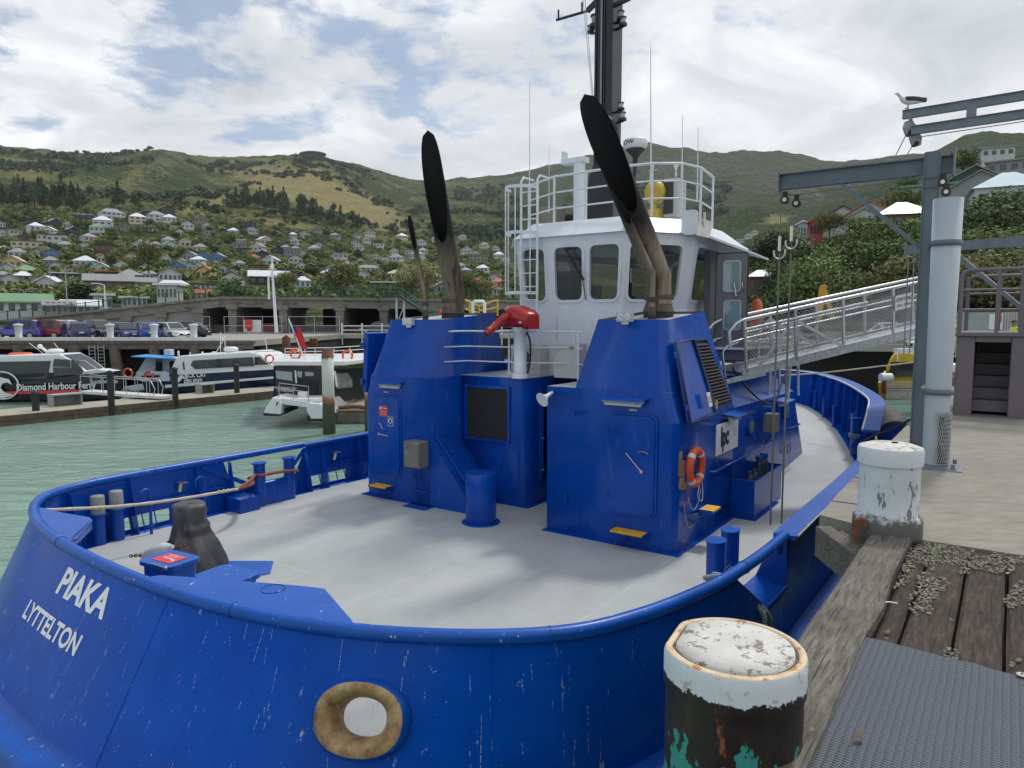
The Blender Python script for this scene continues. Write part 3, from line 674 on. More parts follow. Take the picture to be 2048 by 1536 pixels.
for p, par in ((T(1266, 820, 0, -.003), STB), (T(772, 784, 0, -.003), PRT)):
    mb = MB(); mb.box(p, (.006, .15, .035)); mb.build('nameplate', M('brass plate', (.35, .36, .34), .4, .5), par)
# twin floodlights on the casing edge
for px, py, par in ((1250, 634, STB), (817, 643, PRT)):
    c = T(px, py, 0, .28); mb = MB(); mb.box(c, (.10, .30, .17)); 
    for s in (-1, 1): mb.cyl(c + Vector((-.055, s * .068, .01)), c + Vector((-.045, s * .068, .01)), .058, n=18, mi=1); mb.cyl(c + Vector((-.06, s * .068, .01)), c + Vector((-.05, s * .068, .01)), .035, n=10, mi=2)
    mb.box(c + Vector((.02, 0, -.11)), (.05, .14, .05), mi=2); mb.build('floodlight', [LAMPB, SIGNW, STEEL], par, bev=.012)
# loudhailer horn
c = T(1100, 790, 0, -.05); mb = MB(); ax = Matrix.Rotation(R(-115), 3, 'Y') @ Matrix.Rotation(R(0), 3, 'Z')
mb.lathe([(.03, -.12), (.035, -.02), (.05, .05), (.085, .12), (.14, .17), (.145, .18)], c + Vector((-.06, 0, 0)), 20, 0, Matrix.Rotation(R(28), 3, 'X') @ Matrix.Rotation(R(-118), 3, 'Y')); mb.box(c + Vector((.03, 0, .03)), (.1, .05, .05)); mb.build('loudhailer', M('horn grey', (.62, .66, .68), .35), STB)
# louvre and its open cover on the funnel flank
def slope(u, z, off=0):   # point on the sloping starboard funnel side
    t = max(0, min(1, (z - 2.28) / (4.06 - 2.28))); return Vector((u, .0 + .44 * t - off, z))
L0, L1, L2, L3 = slope(1.25, 3.66, .02), slope(2.15, 3.66, .02), slope(2.82, 2.42, .02), slope(1.25, 2.42, .02)
mb = MB(); mb.add([p for p in (L0, L1, L2, L3)], [(0, 1, 2, 3)]); mb.tube([L0, L1, L2, L3], .03, 8, closed=True)
for k in range(1, 20):
    t = k / 20; a = L0.lerp(L3, t); b = L1.lerp(L2, t); mb.prism([a, b, b + Vector((0, -.05, -.035)), a + Vector((0, -.05, -.035))], (0, 0, .008), mi=1)
mb.build('louvre', [DARK, M('louvre black', (.025, .025, .027), .4), ], STB)
o = Vector((0, -.12, 0)); Q = [slope(.30, 3.66) + o * 1.2, slope(1.05, 3.70) + o * 1.5, slope(1.28, 2.36) + o * 1.9, slope(.22, 2.28) + o]
mb = MB(); mb.prism(Q, (0, .05, 0)); cv = mb.build('louvre_cover', BLUE, STB, bev=.02)
mb = MB(); mb.tube([p + Vector((0, -.02, 0)) for p in Q], .028, 8, closed=True); mb.build('cover_seal', M('dark seal', (.02, .04, .10), .5), cv)
for z in (3.4, 2.5): mb = MB(); mb.cyl(slope(.20, z, .14), slope(.20, z + .1, .14), .03, n=8); mb.build('hinge', BLUE, cv)
c = Q[2].lerp(Q[3], .32) + Vector((0, -.03, .30)); mb = MB(); plate(mb, c, (1, 0, 0), (0, .24, 1), .17, .26, .004, .004); mb.build('notice', SIGNW, cv)
lettering('CLOSE IN\nEVENT\nOF FIRE', .048, SIGNR, cv, c, (1, 0, 0), (0, .24, 1), bold=.01, off=.007)
c = T(1433, 810, 1, -.03); mb = MB(); mb.box(c, (.10, .01, .16)); mb.build('tally_tag', M('yellow tag', (.6, .5, .2)), STB)
# company board
c = T(1454, 873, 1, -.03); mb = MB(); a, b, d, e_ = [T(*q, 1, -.03) for q in ((1433, 847), (1476, 838), (1476, 890), (1434, 909))]
cx, cz = (a.x + b.x) / 2, (a.z + d.z) / 2; w_, h_ = (b.x - a.x), (a.z - e_.z) * .97
plate(mb, (cx, -.02, c.z), (1, 0, 0), ZU, w_, h_, .003, .02); BRD = mb.build('company_board', SIGNW, STB)
TEAL = M('dark teal ink', (.01, .035, .04), .5)
lettering('lpc', h_ * .86, TEAL, BRD, (cx - w_ * .14, -.044, c.z + .02), (1, 0, 0), ZU, bold=.045, sx=.80)
lettering('Lyttelton\nPort\nCompany', h_ * .09, TEAL, BRD, (cx + w_ * .32, -.044, c.z + .05), (1, 0, 0), ZU)
# portholes
for px, py, r in ((1499, 853, .17), (1571, 822, .20), (1542, 830, .20)):
    c = T(px, py, 1, 0); mb = MB(); mb.cyl((c.x, .03, c.z), (c.x, -.05, c.z), r + .035, n=28); pr = mb.build('porthole', BLUE, STB)
    mb = MB(); mb.cyl((c.x, -.045, c.z), (c.x, -.056, c.z), r - .02, n=24); mb.build('pane', M('pale port glass', (.14, .2, .2), .08), pr)
# hand rails, grab bars
def grab(pts, r=.018, par=STB, mat=BLUE): mb = MB(); mb.tube(pts, r, 8); return mb.build('grab_rail', mat, par)
a = T(1428, 945, 1, -.08); b = T(1547, 882, 1, -.08); grab([a + Vector((0, .08, 0)), a, b, b + Vector((0, .08, 0))], .026)
a = T(1392, 842, 1, -.06); b = T(1425, 833, 1, -.06); grab([a + Vector((0, .06, 0)), a, b, b + Vector((0, .06, 0))], .016)
a = T(1578, 858, 1, -.07); b = T(1600, 848, 1, -.07); grab([a + Vector((0, .08, 0)), a, b, b + Vector((0, .08, 0))], .02)
a = T(1448, 668, 1, .2)
for (px, py) in ((1131, 1000), (1131, 718 + 300)):
    pass
c = T(1131, 985, 0, -.03); grab([c + Vector((.03, 0, .0)), c, c + Vector((0, 0, -.22)), c + Vector((.03, 0, -.22))], .012)
c = T(1001, 920, 0, 1.12); grab([c + Vector((.03, 0, .0)), c, c + Vector((0, 0, -.2)), c + Vector((.03, 0, -.2))], .011, TUG)
for q in ((1148, 826), (1135, 1056), (1318, 1097)): mb = MB(); c = T(*q, 0, 0); mb.cyl(c, c + Vector((-.04, 0, 0)), .03); mb.build('pad_eye', BLUE, STB)
# bottle box on the side deck, bottles in it
a = T(1475, 1018, 2, 0); bx0, bx1, by = 2.95, 5.0, -.48
mb = MB()
for p, q in (((bx0, 0, 0), (bx0 + .02, by, .80)), ((bx1, 0, 0), (bx1 + .02, by, .80)), ((bx0, by, 0), (bx1 + .02, by + .02, .80)), ((bx0, 0, .05), (bx1, by, .07))): mb.bb(p, q)
mb.bb((bx0 - .06, by - .06, 0), (bx1 + .08, 0, .014)); mb.tube([(bx0, 0, .8), (bx0, by, .8), (bx1, by, .8), (bx1, 0, .8)], .015, 6); mb.build('bottle_locker', BLUE, TUG)
for k in range(4):
    x = bx0 + .55 + k * .34; mb = MB(); hh = .80 if k < 2 else 1.02; mb.lathe([(.1, .08), (.1, hh - .12), (.06, hh), (.03, hh + .03)], (x, -.22, 0), 14); g = mb.build('gas_bottle', [M('bottle dark', (.02, .04, .06), .4)], TUG)
    mb = MB(); mb.cyl((x, -.22, hh + .0), (x, -.22, hh + .08), .04 if k < 2 else .09, n=10); mb.cyl((x - .06, -.22, hh + .05), (x + .06, -.22, hh + .05), .02, n=8); mb.build('valve', STEEL if k < 2 else BLUE, g)
# junction boxes
def jbox(c, sz, rot=0, par=TUG, nm='junction_box', m=None):
    mb = MB(); mb.box(c, sz, rot); mb.box(Vector(c) + Vector((-sz[0] / 2 - .006, 0, 0)) if nm == 'electrical_cabinet' else c, (.012, sz[1] * .9, sz[2] * .92) if nm == 'electrical_cabinet' else [q * 1.02 for q in sz])
    return mb.build(nm, m or M('stained box grey', (.17, .17, .15), .55, var=.2, dirt=(.3, .32, .31), dth=.6), par, bev=.008)
a = T(808, 882, 0, -.35); b = T(838, 938, 0, -.35); cy = (a.y + b.y) / 2
cab = jbox((-.20, cy, (a.z + b.z) / 2), (.30, abs(a.y - b.y) + .02, a.z - b.z), nm='electrical_cabinet', par=PRT)
lz = b.z
for k in range(5):
    y = cy + .14 - k * .07; mb = MB(); mb.tube([(-.18, y, lz), (-.16, y, lz - .2), (-.06, y - .03 * (k % 3), lz - .32), (-.06, y - .03, .0)], .012, 6); mb.build('cable', BLUE, PRT)
mb = MB(); mb.box((-.06, cy, .32), (.04, .5, .03)); mb.bb((-.35, cy - .35, 0), (0, cy + .3, .012)); mb.build('cable_bracket', BLUE, PRT)
c = T(1543, 845, 1, -.25); jbox(c, (.34, .26, .40), par=STB)
mb = MB(); mb.tube([T(1543, 868, 1, -.2), T(1530, 890, 1, -.02)], .015, 6); mb.build('cable', BLACK, STB)
c = T(1577, 897, 1, -.02); mb = MB(); ring(mb, c, (1, 0, 0), ZU, .32, .26, .05, .03, .02); mb.build('recess_frame', BLUE, STB)
# funnel side flap on the far port casing
mb = MB(); q = [(.15, 7.70, 2.35), (.15, 7.62, 3.75), (1.2, 7.62, 3.75), (1.2, 7.75, 2.35)]; mb.prism(q, (0, .14, .02)); mb.build('louvre_cover', BLUE, PRT, bev=.03)
mb = MB()
for z in (2.55, 3.4): mb = MB(); mb.cyl((.1, 7.78, z), (.1, 7.78, z + .12), .04); mb.build('hinge', BLUE, PRT)
# ---------------------------------------------------------------- exhaust stacks
def sootmat():
    m, nt, n, l, b = nodes('scorched exhaust steel')
    tc = n.new('ShaderNodeTexCoord'); sp = n.new('ShaderNodeSeparateXYZ'); l.new(tc.outputs['Object'], sp.inputs[0])
    f = ntex(n, l, 2.5, 5, .6); mm = n.new('ShaderNodeMath'); mm.operation = 'MULTIPLY_ADD'; l.new(f, mm.inputs[0]); mm.inputs[1].default_value = .5; l.new(sp.outputs[2], mm.inputs[2])
    mr = n.new('ShaderNodeMapRange'); l.new(mm.outputs[0], mr.inputs[0]); mr.inputs[1].default_value = 4.2; mr.inputs[2].default_value = 8.2
    g = ntex(n, l, 5, 5, .7, (1, 1, .25)); st = ramp(n, l, ntex(n, l, 4, 5, .7, (1.6, 1.6, .12)), [(.3, (.16, .12, .08)), (.5, (.27, .225, .17)), (.7, (.07, .05, .04))])
    k = ramp(n, l, mr.outputs[0], [(.33, (0, 0, 0)), (.49, (1, 1, 1))]); c = mixc(n, l, k, st, (.008, .008, .010)); l.new(c, b.inputs['Base Color'])
    me = ramp(n, l, k, [(0, (.75,) * 3), (1, (.0,) * 3)]); l.new(me, b.inputs['Metallic']); rr = ramp(n, l, k, [(0, (.36,) * 3), (1, (.8,) * 3)]); l.new(rr, b.inputs['Roughness']); return m
SOOT = sootmat()
def cut_pipe(mb, p0, p1, p2, r, n=32, cutlen=3.0, m=24):
    """pipe up p0-p1, mitred into p1-p2, its end cut long and slanting so that it opens towards the stern"""
    p0, p1, p2 = Vector(p0), Vector(p1), Vector(p2)
    d = (p2 - p1).normalized(); side = d.cross(Vector((0, 0, 1))).normalized(); face = Vector((-1, -.45, .1)); face = (face - d * face.dot(d)).normalized(); side = d.cross(face).normalized()
    mb.tube([p0, p1, p2 - d * cutlen], r, n, caps=False)
    L = cutlen; rows = []; inner = []
    for j in range(m + 1):
        t = j / m; rows.append((t, p2 - d * (L * (1 - t))))
    prev = None; vs = []; 
    # surface rows with shrinking visible arc: keep the arc on the far side of the slant plane
    out = []; inn = []
    for t, c in rows:
        # half chord height of slanted plane measured along face: goes from +r (start) to -r (tip)
        hh = r * (1 - 2 * (1 - (1 - t) ** .82)); a = math.acos(max(-1, min(1, hh / r)))   # arc from a..2pi-a (angle from face dir)
        out.append([c + face * (r * math.cos(a + (2 * math.pi - 2 * a) * i / n)) + side * (r * math.sin(a + (2 * math.pi - 2 * a) * i / n)) for i in range(n + 1)])
        ri = r * .94; inn.append([c + face * (ri * math.cos(a + (2 * math.pi - 2 * a) * i / n)) + side * (ri * math.sin(a + (2 * math.pi - 2 * a) * i / n)) for i in range(n + 1)])
    mb.grid(out, 0); mb.grid(inn, 1)
    return mb
EXI = M('soot black', (.008, .008, .009), .85)
def exhaust(base_px, bend_px, tip_px, ubase, utip, r, par, small):
    b = T(*base_px, 0, ubase); k = T(*bend_px, 0, ubase); t = T(*tip_px, 0, utip)
    return b, k, t
def stack(b, k, t, r, L, par, fl=True):
    mb = MB(); cut_pipe(mb, b, k, t, r, cutlen=L); o = mb.build('exhaust_pipe', [SOOT, EXI], par)
    if fl:
        FM = M('brown flange', (.10, .08, .06), .6, .4, var=.3); b = Vector(b)
        mb = MB(); mb.cyl(b + ZU * .30, b + ZU * .36, r * 1.16, n=32); mb.cyl(b + ZU * .05, b + ZU * .20, r * 1.22, r * 1.0, n=32); mb.cyl(b - ZU * .22, b + ZU * .05, r * 1.15, n=32, mi=1)
        for q in range(20): a = q * math.pi / 10; mb.cyl(b + Vector((r * 1.12 * math.cos(a), r * 1.12 * math.sin(a), .28)), b + Vector((r * 1.12 * math.cos(a), r * 1.12 * math.sin(a), .38)), .012, n=6)
        mb.build('flange', [FM, BLACK], o)
    return o
ub = 1.45
b = T(1317, 625, 0, ub + .15); k = T(1317, 552, 0, ub + .15); t = T(1172, 190, 0, -.25)
stack((b.x, b.y, 4.16), k, t, .25, 2.2, STB)
b2 = T(1304, 632, 0, ub - .32); k2 = T(1304, 545, 0, ub - .32); t2 = T(1237, 398, 0, ub - .98)
stack((b2.x, b2.y, 4.1), k2, t2, .065, .5, STB)
b = T(906, 630, 0, 1.6); k = T(910, 590, 0, 1.6); t = T(850, 262, 0, .4)
mb = MB(); stack((b.x, b.y, 4.16), k, t, .235, 2.4, PRT)
b2 = T(851, 637, 0, 1.1); k2 = T(851, 592, 0, 1.1); t2 = T(817, 430, 0, .7)
stack((b2.x, b2.y, 4.10), k2, t2, .06, .8, PRT)
# ---------------------------------------------------------------- boat deck: rails, monitor, air conditioners
def railing(pts, z0, hs_, r=.022, par=TUG, mat=WHITE, nm='guard_rail', post=None):
    mb = MB()
    for h in hs_: mb.tube([(x, y, z0 + h) for x, y in pts], r if h == hs_[-1] else r * .7, 8)
    for x, y in (post or pts): mb.cyl((x, y, z0), (x, y, z0 + hs_[-1]), r, n=8)
    return mb.build(nm, mat, par)
railing([(.5, 5.6), (1.2, 5.5), (1.25, 4.40), (1.30, 3.92), (1.75, 3.05), (1.35, 2.62)], 2.8, (.33, .66, 1.0), post=[(1.28, 4.42), (1.75, 3.05), (1.32, 2.7)])
mb = MB(); mb.beam((1.28, 4.42, 2.9), (1.3, 4.2, 2.82), .03, .03); mb.build('rail_stay', WHITE, TUG)
mc = T(1034, 757, 2, 2.8); mx, my = mc.x + .12, mc.y
mb = MB(); mb.lathe([(.19, 2.8), (.19, 2.9), (.14, 2.92), (.14, 3.78), (.18, 3.80), (.18, 3.90)], (mx, my, 0), 28); MON = mb.build('fire_monitor', WHITE, TUG)
mb = MB()
for q in range(12): a = q * math.pi / 6; mb.cyl((mx + .165 * math.cos(a), my + .165 * math.sin(a), 2.88), (mx + .165 * math.cos(a), my + .165 * math.sin(a), 2.93), .012, n=6)
mb.build('flange_bolts', STEEL, MON)
# red fairing: lofted sections from the left (port) to the right (starboard)
vdir = Vector((.0, -1, 0)); vd = Vector((-.42, -.9, 0)).normalized()   # across the view
fw = Vector((-vd.y, vd.x, 0)); mcen = Vector((mx, my, 4.10))
secs = []
for t, zt, zb, dp in ((-.44, .22, -.19, .14), (-.42, .24, -.21, .20), (-.36, .26, -.22, .24), (-.12, .27, -.20, .26), (0.05, .25, -.17, .26), (.3, .18, -.15, .24), (.42, .12, -.20, .22), (.50, .08, -.24, .17), (.52, .04, -.24, .12)):
    c = mcen + vd * t; secs.append([c + fw * (dp * x) + ZU * (zt * y if y > 0 else -zb * y) for x, y in [(1, -1), (1, .4), (.75, .85), (.4, 1), (-.4, 1), (-.75, .85), (-1, .4), (-1, -1)]])
mb = MB(); mb.grid(secs, 0, closed=True); mb.add(secs[0], [list(range(8))]); mb.add(secs[-1], [list(range(8))]); mb.build('monitor_fairing', RED, MON, weld=True)
# hooded slot where the barrel enters
bs = mcen + vd * (-.17) - fw * .20 + ZU * .02; be_ = T(972, 668, 0, mx - .62)
mb = MB(); mb.cyl(bs - fw * .12 + ZU * .05, bs - fw * .12 + ZU * .05 - fw * .03, .12, n=20); mb.build('barrel_slot', DARK, MON)
mb = MB(); bb = mcen + vd * (-.10) - fw * .25 + ZU * .05; d = (be_ - bb).normalized(); L = (be_ - bb).length
mb.tube([bb, bb + d * (L * .35), bb + d * (L * .36), bb + d * (L * .80), bb + d * (L * .81), bb + d * L], [.10, .095, .085, .080, .092, .075], 20); mb.cyl(bb + d * (L * .36), bb + d * (L * .40), .105, n=20); mb.cyl(bb + d * (L * .86), bb + d * (L * .89), .10, n=20); mb.build('monitor_barrel', REDD, MON)
mb = MB(); mb.cyl(bb + d * (L - .001), bb + d * (L + .004), .06, n=16); mb.tube([bb + d * (L * .5) + Vector((-.02, .12, .02)), bb + d * (L * .8) + Vector((-.02, .12, .02))], .025, 8); mb.build('monitor_actuator', BLACK, MON)
mb = MB(); plate(mb, mcen + vd * .40 - fw * .235 + ZU * -.10, vd, ZU, .08, .04, .003, .01); plate(mb, bb + d * (L * .45) - fw * .10, vd, ZU, .06, .07, .003, .01); mb.build('label_plate', SIGNW, MON)
mb = MB(); mb.tube(crom([(mx + .05, my - .12, 3.8), (mx + .02, my - .24, 3.6), (mx + .02, my - .24, 3.2), (mx + .02, my - .16, 2.85)], 5), .022, 8); mb.build('hose', BLACK, MON)
def acunit(x, y, z, w, h, rz, par=TUG):
    Rm = Matrix.Rotation(rz, 3, 'Z'); c = Vector((x, y, z + h / 2)); mb = MB(); mb.box(c, (.32, w, h), Rm); o = mb.build('air_conditioner', M('ac beige', (.52, .52, .50), .5, var=.06), par, bev=.012)
    mb = MB(); mb.cyl(c + Rm @ Vector((-.161, w * .12, -.0)), c + Rm @ Vector((-.165, w * .12, 0)), min(w, h) * .36, n=24); mb.build('fan_grille', M('fan dark', (.05, .05, .05), .6), o)
    mb = MB()
    for k in range(5): mb.tube([c + Rm @ Vector((-.17, w * .12 + min(w, h) * .07 * (k + .6) * math.cos(a), min(w, h) * .07 * (k + .6) * math.sin(a))) for a in [2 * math.pi * q / 20 for q in range(20)]], .004, 4, closed=True)
    mb.build('grille_wire', M('grille wire', (.2, .2, .2), .5, .4), o); return o
acunit(2.05, 4.4, 2.81, .8, .68, 0); acunit(1.95, 2.0, 2.81, .75, .62, 0)
mb = MB(); mb.box((1.85, 3.2, 3.18), (.34, .62, .74)); mb.bb((1.67, 2.96, 3.3), (1.675, 3.0, 3.36)); o = mb.build('control_cabinet', M('ac beige', (.52, .52, .50)), TUG, bev=.015)
mb = MB(); mb.bb((1.668, 3.02, 3.42), (1.676, 3.12, 3.49)); mb.build('louvre', GREYP, o)
# ---------------------------------------------------------------- wheelhouse
WHP = [(2.2, 2.1), (3.6, 1.1), (6.6, 1.1), (7.9, 2.2), (7.9, 4.8), (6.6, 5.9), (3.6, 5.9), (2.2, 4.85)]   # plan at eave height
def wh(i, z):
    cx, cy = 5.0, 3.5; x, y = WHP[i % 8]
    if z <= 4.30: k = 0
    else: k = (z - 4.30) / (5.9 - 4.30)
    f = .28 * (1 - k); dx = 1 if x > cx else -1; dy = 1 if y > cy else -1
    return Vector((x - dx * f * (.25 if x < 3 else .8), y - dy * f * (.35 if x in (2.2, 7.9) else 1), z))
INW = M('wheelhouse lining', (.30, .32, .33), .6)
WGL, _nt, _n, _l, _b = nodes('wheelhouse glass')
_b.inputs['Base Color'].default_value = (.25, .32, .32, 1); _b.inputs['Roughness'].default_value = .02; _b.inputs['Transmission Weight'].default_value = .0; _b.inputs['Alpha'].default_value = .42; _b.inputs['Specular IOR Level'].default_value = .9; _b.inputs['Base Color'].default_value = (.01, .02, .02, 1)
def frame_pts(A, B, C, D, x0, x1, z0, z1, r=.12, n=5):
    """rounded window outline on the panel A(bottom-left) B(bottom-right) C(top-right) D(top-left)"""
    def P(s, t): return A.lerp(B, s).lerp(D.lerp(C, s), t)
    w = (B - A).length; h = (D - A).length; out = []
    for cx, cy, a0 in ((x1 - r / w, z1 - r / h, 0), (x0 + r / w, z1 - r / h, 90), (x0 + r / w, z0 + r / h, 180), (x1 - r / w, z0 + r / h, 270)):
        for i in range(n + 1): a = R(a0 + 90 * i / n); out.append(P(cx + r / w * math.cos(a), cy + r / h * math.sin(a)))
    return out
wall = MB(); fr = []
def panel(A, B, C, D, wins):
    """wall panel with rounded openings: strips between windows, each opening filled to its rectangle by a rounded frame"""
    w = (B - A).length; h = (D - A).length
    def P(s, t): return A.lerp(B, s).lerp(D.lerp(C, s), t)
    xs = [0]
    for x0, x1, z0, z1 in wins: xs += [x0, x1]
    xs.append(1)
    for k in range(0, len(xs), 2):
        if xs[k + 1] - xs[k] > 1e-4: wall.add([P(xs[k], 0), P(xs[k + 1], 0), P(xs[k + 1], 1), P(xs[k], 1)], [(0, 1, 2, 3)])
    nn = (B - A).cross(D - A).normalized()
    for x0, x1, z0, z1 in wins:
        wall.add([P(x0, 0), P(x1, 0), P(x1, z0), P(x0, z0)], [(0, 1, 2, 3)]); wall.add([P(x0, z1), P(x1, z1), P(x1, 1), P(x0, 1)], [(0, 1, 2, 3)])
        n_ = 5; o = frame_pts(A, B, C, D, x0, x1, z0, z1, .13, n_); cor = [P(x1, z1), P(x0, z1), P(x0, z0), P(x1, z0)]
        for q in range(4):
            seg = o[q * (n_ + 1):(q + 1) * (n_ + 1)]; wall.add([cor[q]] + seg, [(0, i + 1, i + 2) for i in range(n_)])
        # raised frame
        m = 6.5 * .01; o2 = frame_pts(A, B, C, D, x0 - m / w, x1 + m / w, z0 - m / h, z1 + m / h, .19, n_); N = len(o)
        f = MB(); f.add([p + nn * .001 for p in o] + [p + nn * .001 for p in o2] + [p + nn * .022 for p in o] + [p + nn * .022 for p in o2] + [p - nn * .08 for p in o],
              [(2 * N + i, 2 * N + (i + 1) % N, 3 * N + (i + 1) % N, 3 * N + i) for i in range(N)] + [(N + i, N + (i + 1) % N, 3 * N + (i + 1) % N, 3 * N + i) for i in range(N)] + [(4 * N + i, 4 * N + (i + 1) % N, 2 * N + (i + 1) % N, 2 * N + i) for i in range(N)])
        fr.append((f, [p - nn * .05 for p in o]))
ZT, ZS = 5.90, 4.30
def side(i, wins):
    A, B, C, D = wh(i, ZS), wh(i + 1, ZS), wh(i + 1, ZT), wh(i, ZT); panel(A, B, C, D, wins)
    wall.add([Vector((A.x, A.y, 2.8)), Vector((B.x, B.y, 2.8)), B, A], [(0, 1, 2, 3)])
side(0, [(.07, .82, .12, .84)])
side(1, [(.05, .86, .12, .84)])
side(2, [(.03, .19, .12, .84), (.5, .93, .12, .84)]); side(3, [(.05, .46, .12, .84), (.54, .95, .12, .84)]); side(4, [(.1, .9, .12, .84)])
side(5, [(.14, .95, .12, .84)]); side(6, [(.10, .85, .12, .84)])
side(7, [(.055, .265, .12, .84), (.365, .625, .12, .84), (.695, .955, .12, .84)])
WHO = wall.build('wheelhouse', WHITE, TUG)
for f, g in fr:
    fo = f.build('window_frame', WHITE, WHO); mb = MB(); mb.add(g, [list(range(len(g)))]); mb.build('window_glass', WGL, WHO)
# roof: slanted fascia in to a flat top
mb = MB(); E1 = [Vector((5 + (x - 5) * 1.03, 3.5 + (y - 3.5) * 1.03, ZT - .01)) for x, y in WHP]; E2 = [Vector((5 + (x - 5) * .87, 3.5 + (y - 3.5) * .84, ZT + .36)) for x, y in WHP]
mb.loft(E1, E2, capB=True); E0 = [Vector((5 + (x - 5) * .9, 3.5 + (y - 3.5) * .9, ZT - .012)) for x, y in WHP]; mb.loft(E0, E1)
E3 = [Vector((x, y, ZT - .05)) for x, y in WHP]; mb.add(E3, [list(range(8))])
a = E1[0]; mb.bb((a.x - .02, a.y - .08, ZT - .02), (a.x + .6, a.y + .06, ZT + .30))
mb.prism([(3.4, 1.05, ZT), (7.9, 1.6, ZT - .02), (7.2, .55, ZT - .35), (4.6, .30, ZT - .35)], (0, 0, .05))
mb.prism([(3.4, 1.05, ZT + .05), (4.6, .30, ZT - .3), (4.6, .34, ZT - .28), (3.9, 1.2, ZT + .3)], (0.1, 0, .02))
mb.build('wheelhouse_roof', M('roof white', (.66, .70, .75), .35, var=.04), TUG)
# inside: floor, dark console, seat, far cabinets
mb = MB(); fl = [Vector((wh(i, 3.5).x, wh(i, 3.5).y, 3.6)) for i in range(8)]; mb.add([5 * .04 * Vector((1, 0, 0)) + Vector((.96 * (p.x), p.y, 3.6)) for p in fl], [list(range(8))])
mb.bb((6.3, 2.0, 3.6), (7.3, 5.0, 4.5)); mb.bb((6.3, 4.9, 3.6), (6.5, 5.5, 5.0)); mb.bb((3.1, 3.9, 3.6), (3.9, 4.4, 5.2)); mb.build('console', M('console grey', (.10, .12, .13), .5), WHO)
mb = MB(); mb.box((4.2, 3.05, 4.35), (.16, .50, .55)); mb.box((4.2, 3.05, 4.78), (.13, .30, .34)); mb.box((4.5, 3.05, 4.05), (.5, .5, .14)); mb.cyl((4.5, 3.05, 3.6), (4.5, 3.05, 4.0), .08); mb.build('helm_seat', M('maroon seat', (.09, .008, .012), .7), WHO, bev=.06, seg=3)
mb = MB(); mb.bb((3.2, 1.9, 5.55), (7, 1.98, 5.6)); mb.bb((2.6, 4.1, 5.5), (7.2, 4.16, 5.56)); mb.build('ceiling_rail', INW, WHO)
# window wiper
c = T(1133, 497, 0, 2.12); e = T(1168, 560, 0, 2.10); mb = MB(); mb.cyl(c, e, .018, n=6); mb.cyl(c + Vector((0, .05, -.0)), e + Vector((0, .04, .02)), .012, n=6); mb.box(c, (.05, .14, .05)); mb.cyl(T(1158, 520, 0, 2.15), T(1172, 600, 0, 2.2), .012, n=6); mb.build('window_wiper', BLACK, WHO)
# grey side door, opened outboard
DG = M('door grey', (.15, .15, .165), .45, var=.06)
dx = 4.25; a, b_, c_, d_ = T(1432, 508, 0, dx), T(1495, 508, 0, dx), T(1495, 722, 0, dx), T(1432, 722, 0, dx)
w_ = abs(a.y - b_.y); h_ = a.z - c_.z; cc = (a + c_) / 2
mb = MB(); plate(mb, cc, (0, -1, 0), ZU, w_, h_, .09, .05); dr = mb.build('wheelhouse_door', DG, TUG, bev=.008)
mb = MB(); ring(mb, cc + Vector((-.052, 0, 0)), (0, -1, 0), ZU, w_ + .03, h_ + .03, .10, .025, -.03); mb.build('door_seal', BLACK, dr)
for py0, py1 in ((524, 581), (603, 658)):
    p = T(1450, py0, 0, dx - .056); q = T(1479, py1, 0, dx - .056); m_ = (p + q) / 2; mb = MB(); plate(mb, m_, (0, -1, 0), ZU, abs(p.y - q.y), p.z - q.z, .05, .012, n=5); gl = mb.build('door_window', M('door pane', (.20, .30, .31), .06, spec=.9), dr)
    mb = MB(); ring(mb, m_ + Vector((-.0, 0, 0)), (0, -1, 0), ZU, abs(p.y - q.y) + .06, p.z - q.z + .06, .07, .03, .02); mb.build('window_trim', M('light trim', (.45, .46, .47), .4), gl)
mb = MB(); p = T(1472, 592, 0, dx - .09); q = T(1468, 566, 0, dx - .09); mb.cyl(p, q, .018, n=8); mb.ball(p, .03); mb.tube([T(1484, 563, 0, dx - .05), T(1484, 565, 0, dx - .11), T(1486, 580, 0, dx - .11), T(1486, 582, 0, dx - .05)], .012, 6); mb.build('door_handle', STEEL, dr)
mb = MB(); mb.bb((4.30, 1.16, 3.5), (4.95, 1.02, 5.6)); mb.build('door_opening', M('opening grey', (.10, .11, .12), .6), TUG)
# roof rail
RZ = ZT + .34
RP = [T(1075, 452, 0, 3.6), T(1088, 452, 0, 3.3), T(1108, 452, 0, 2.75), T(1240, 440, 0, 2.65), T(1303, 440, 0, 2.75), T(1362, 440, 0, 3.1), T(1400, 452, 0, 3.75), T(1424, 460, 0, 4.9), T(1424, 462, 0, 6.4)]
pts = [(p.x, p.y) for p in RP]; pts[0] = (3.6, 5.45); pts[1] = (3.3, 5.2)
railing(pts, RZ, (.36, .72, 1.08), r=.027, nm='roof_rail', post=[pts[0], pts[2], ((pts[2][0] + pts[3][0]) / 2, (pts[2][1] + pts[3][1]) / 2), pts[4], pts[5], pts[6], pts[7], pts[8]])
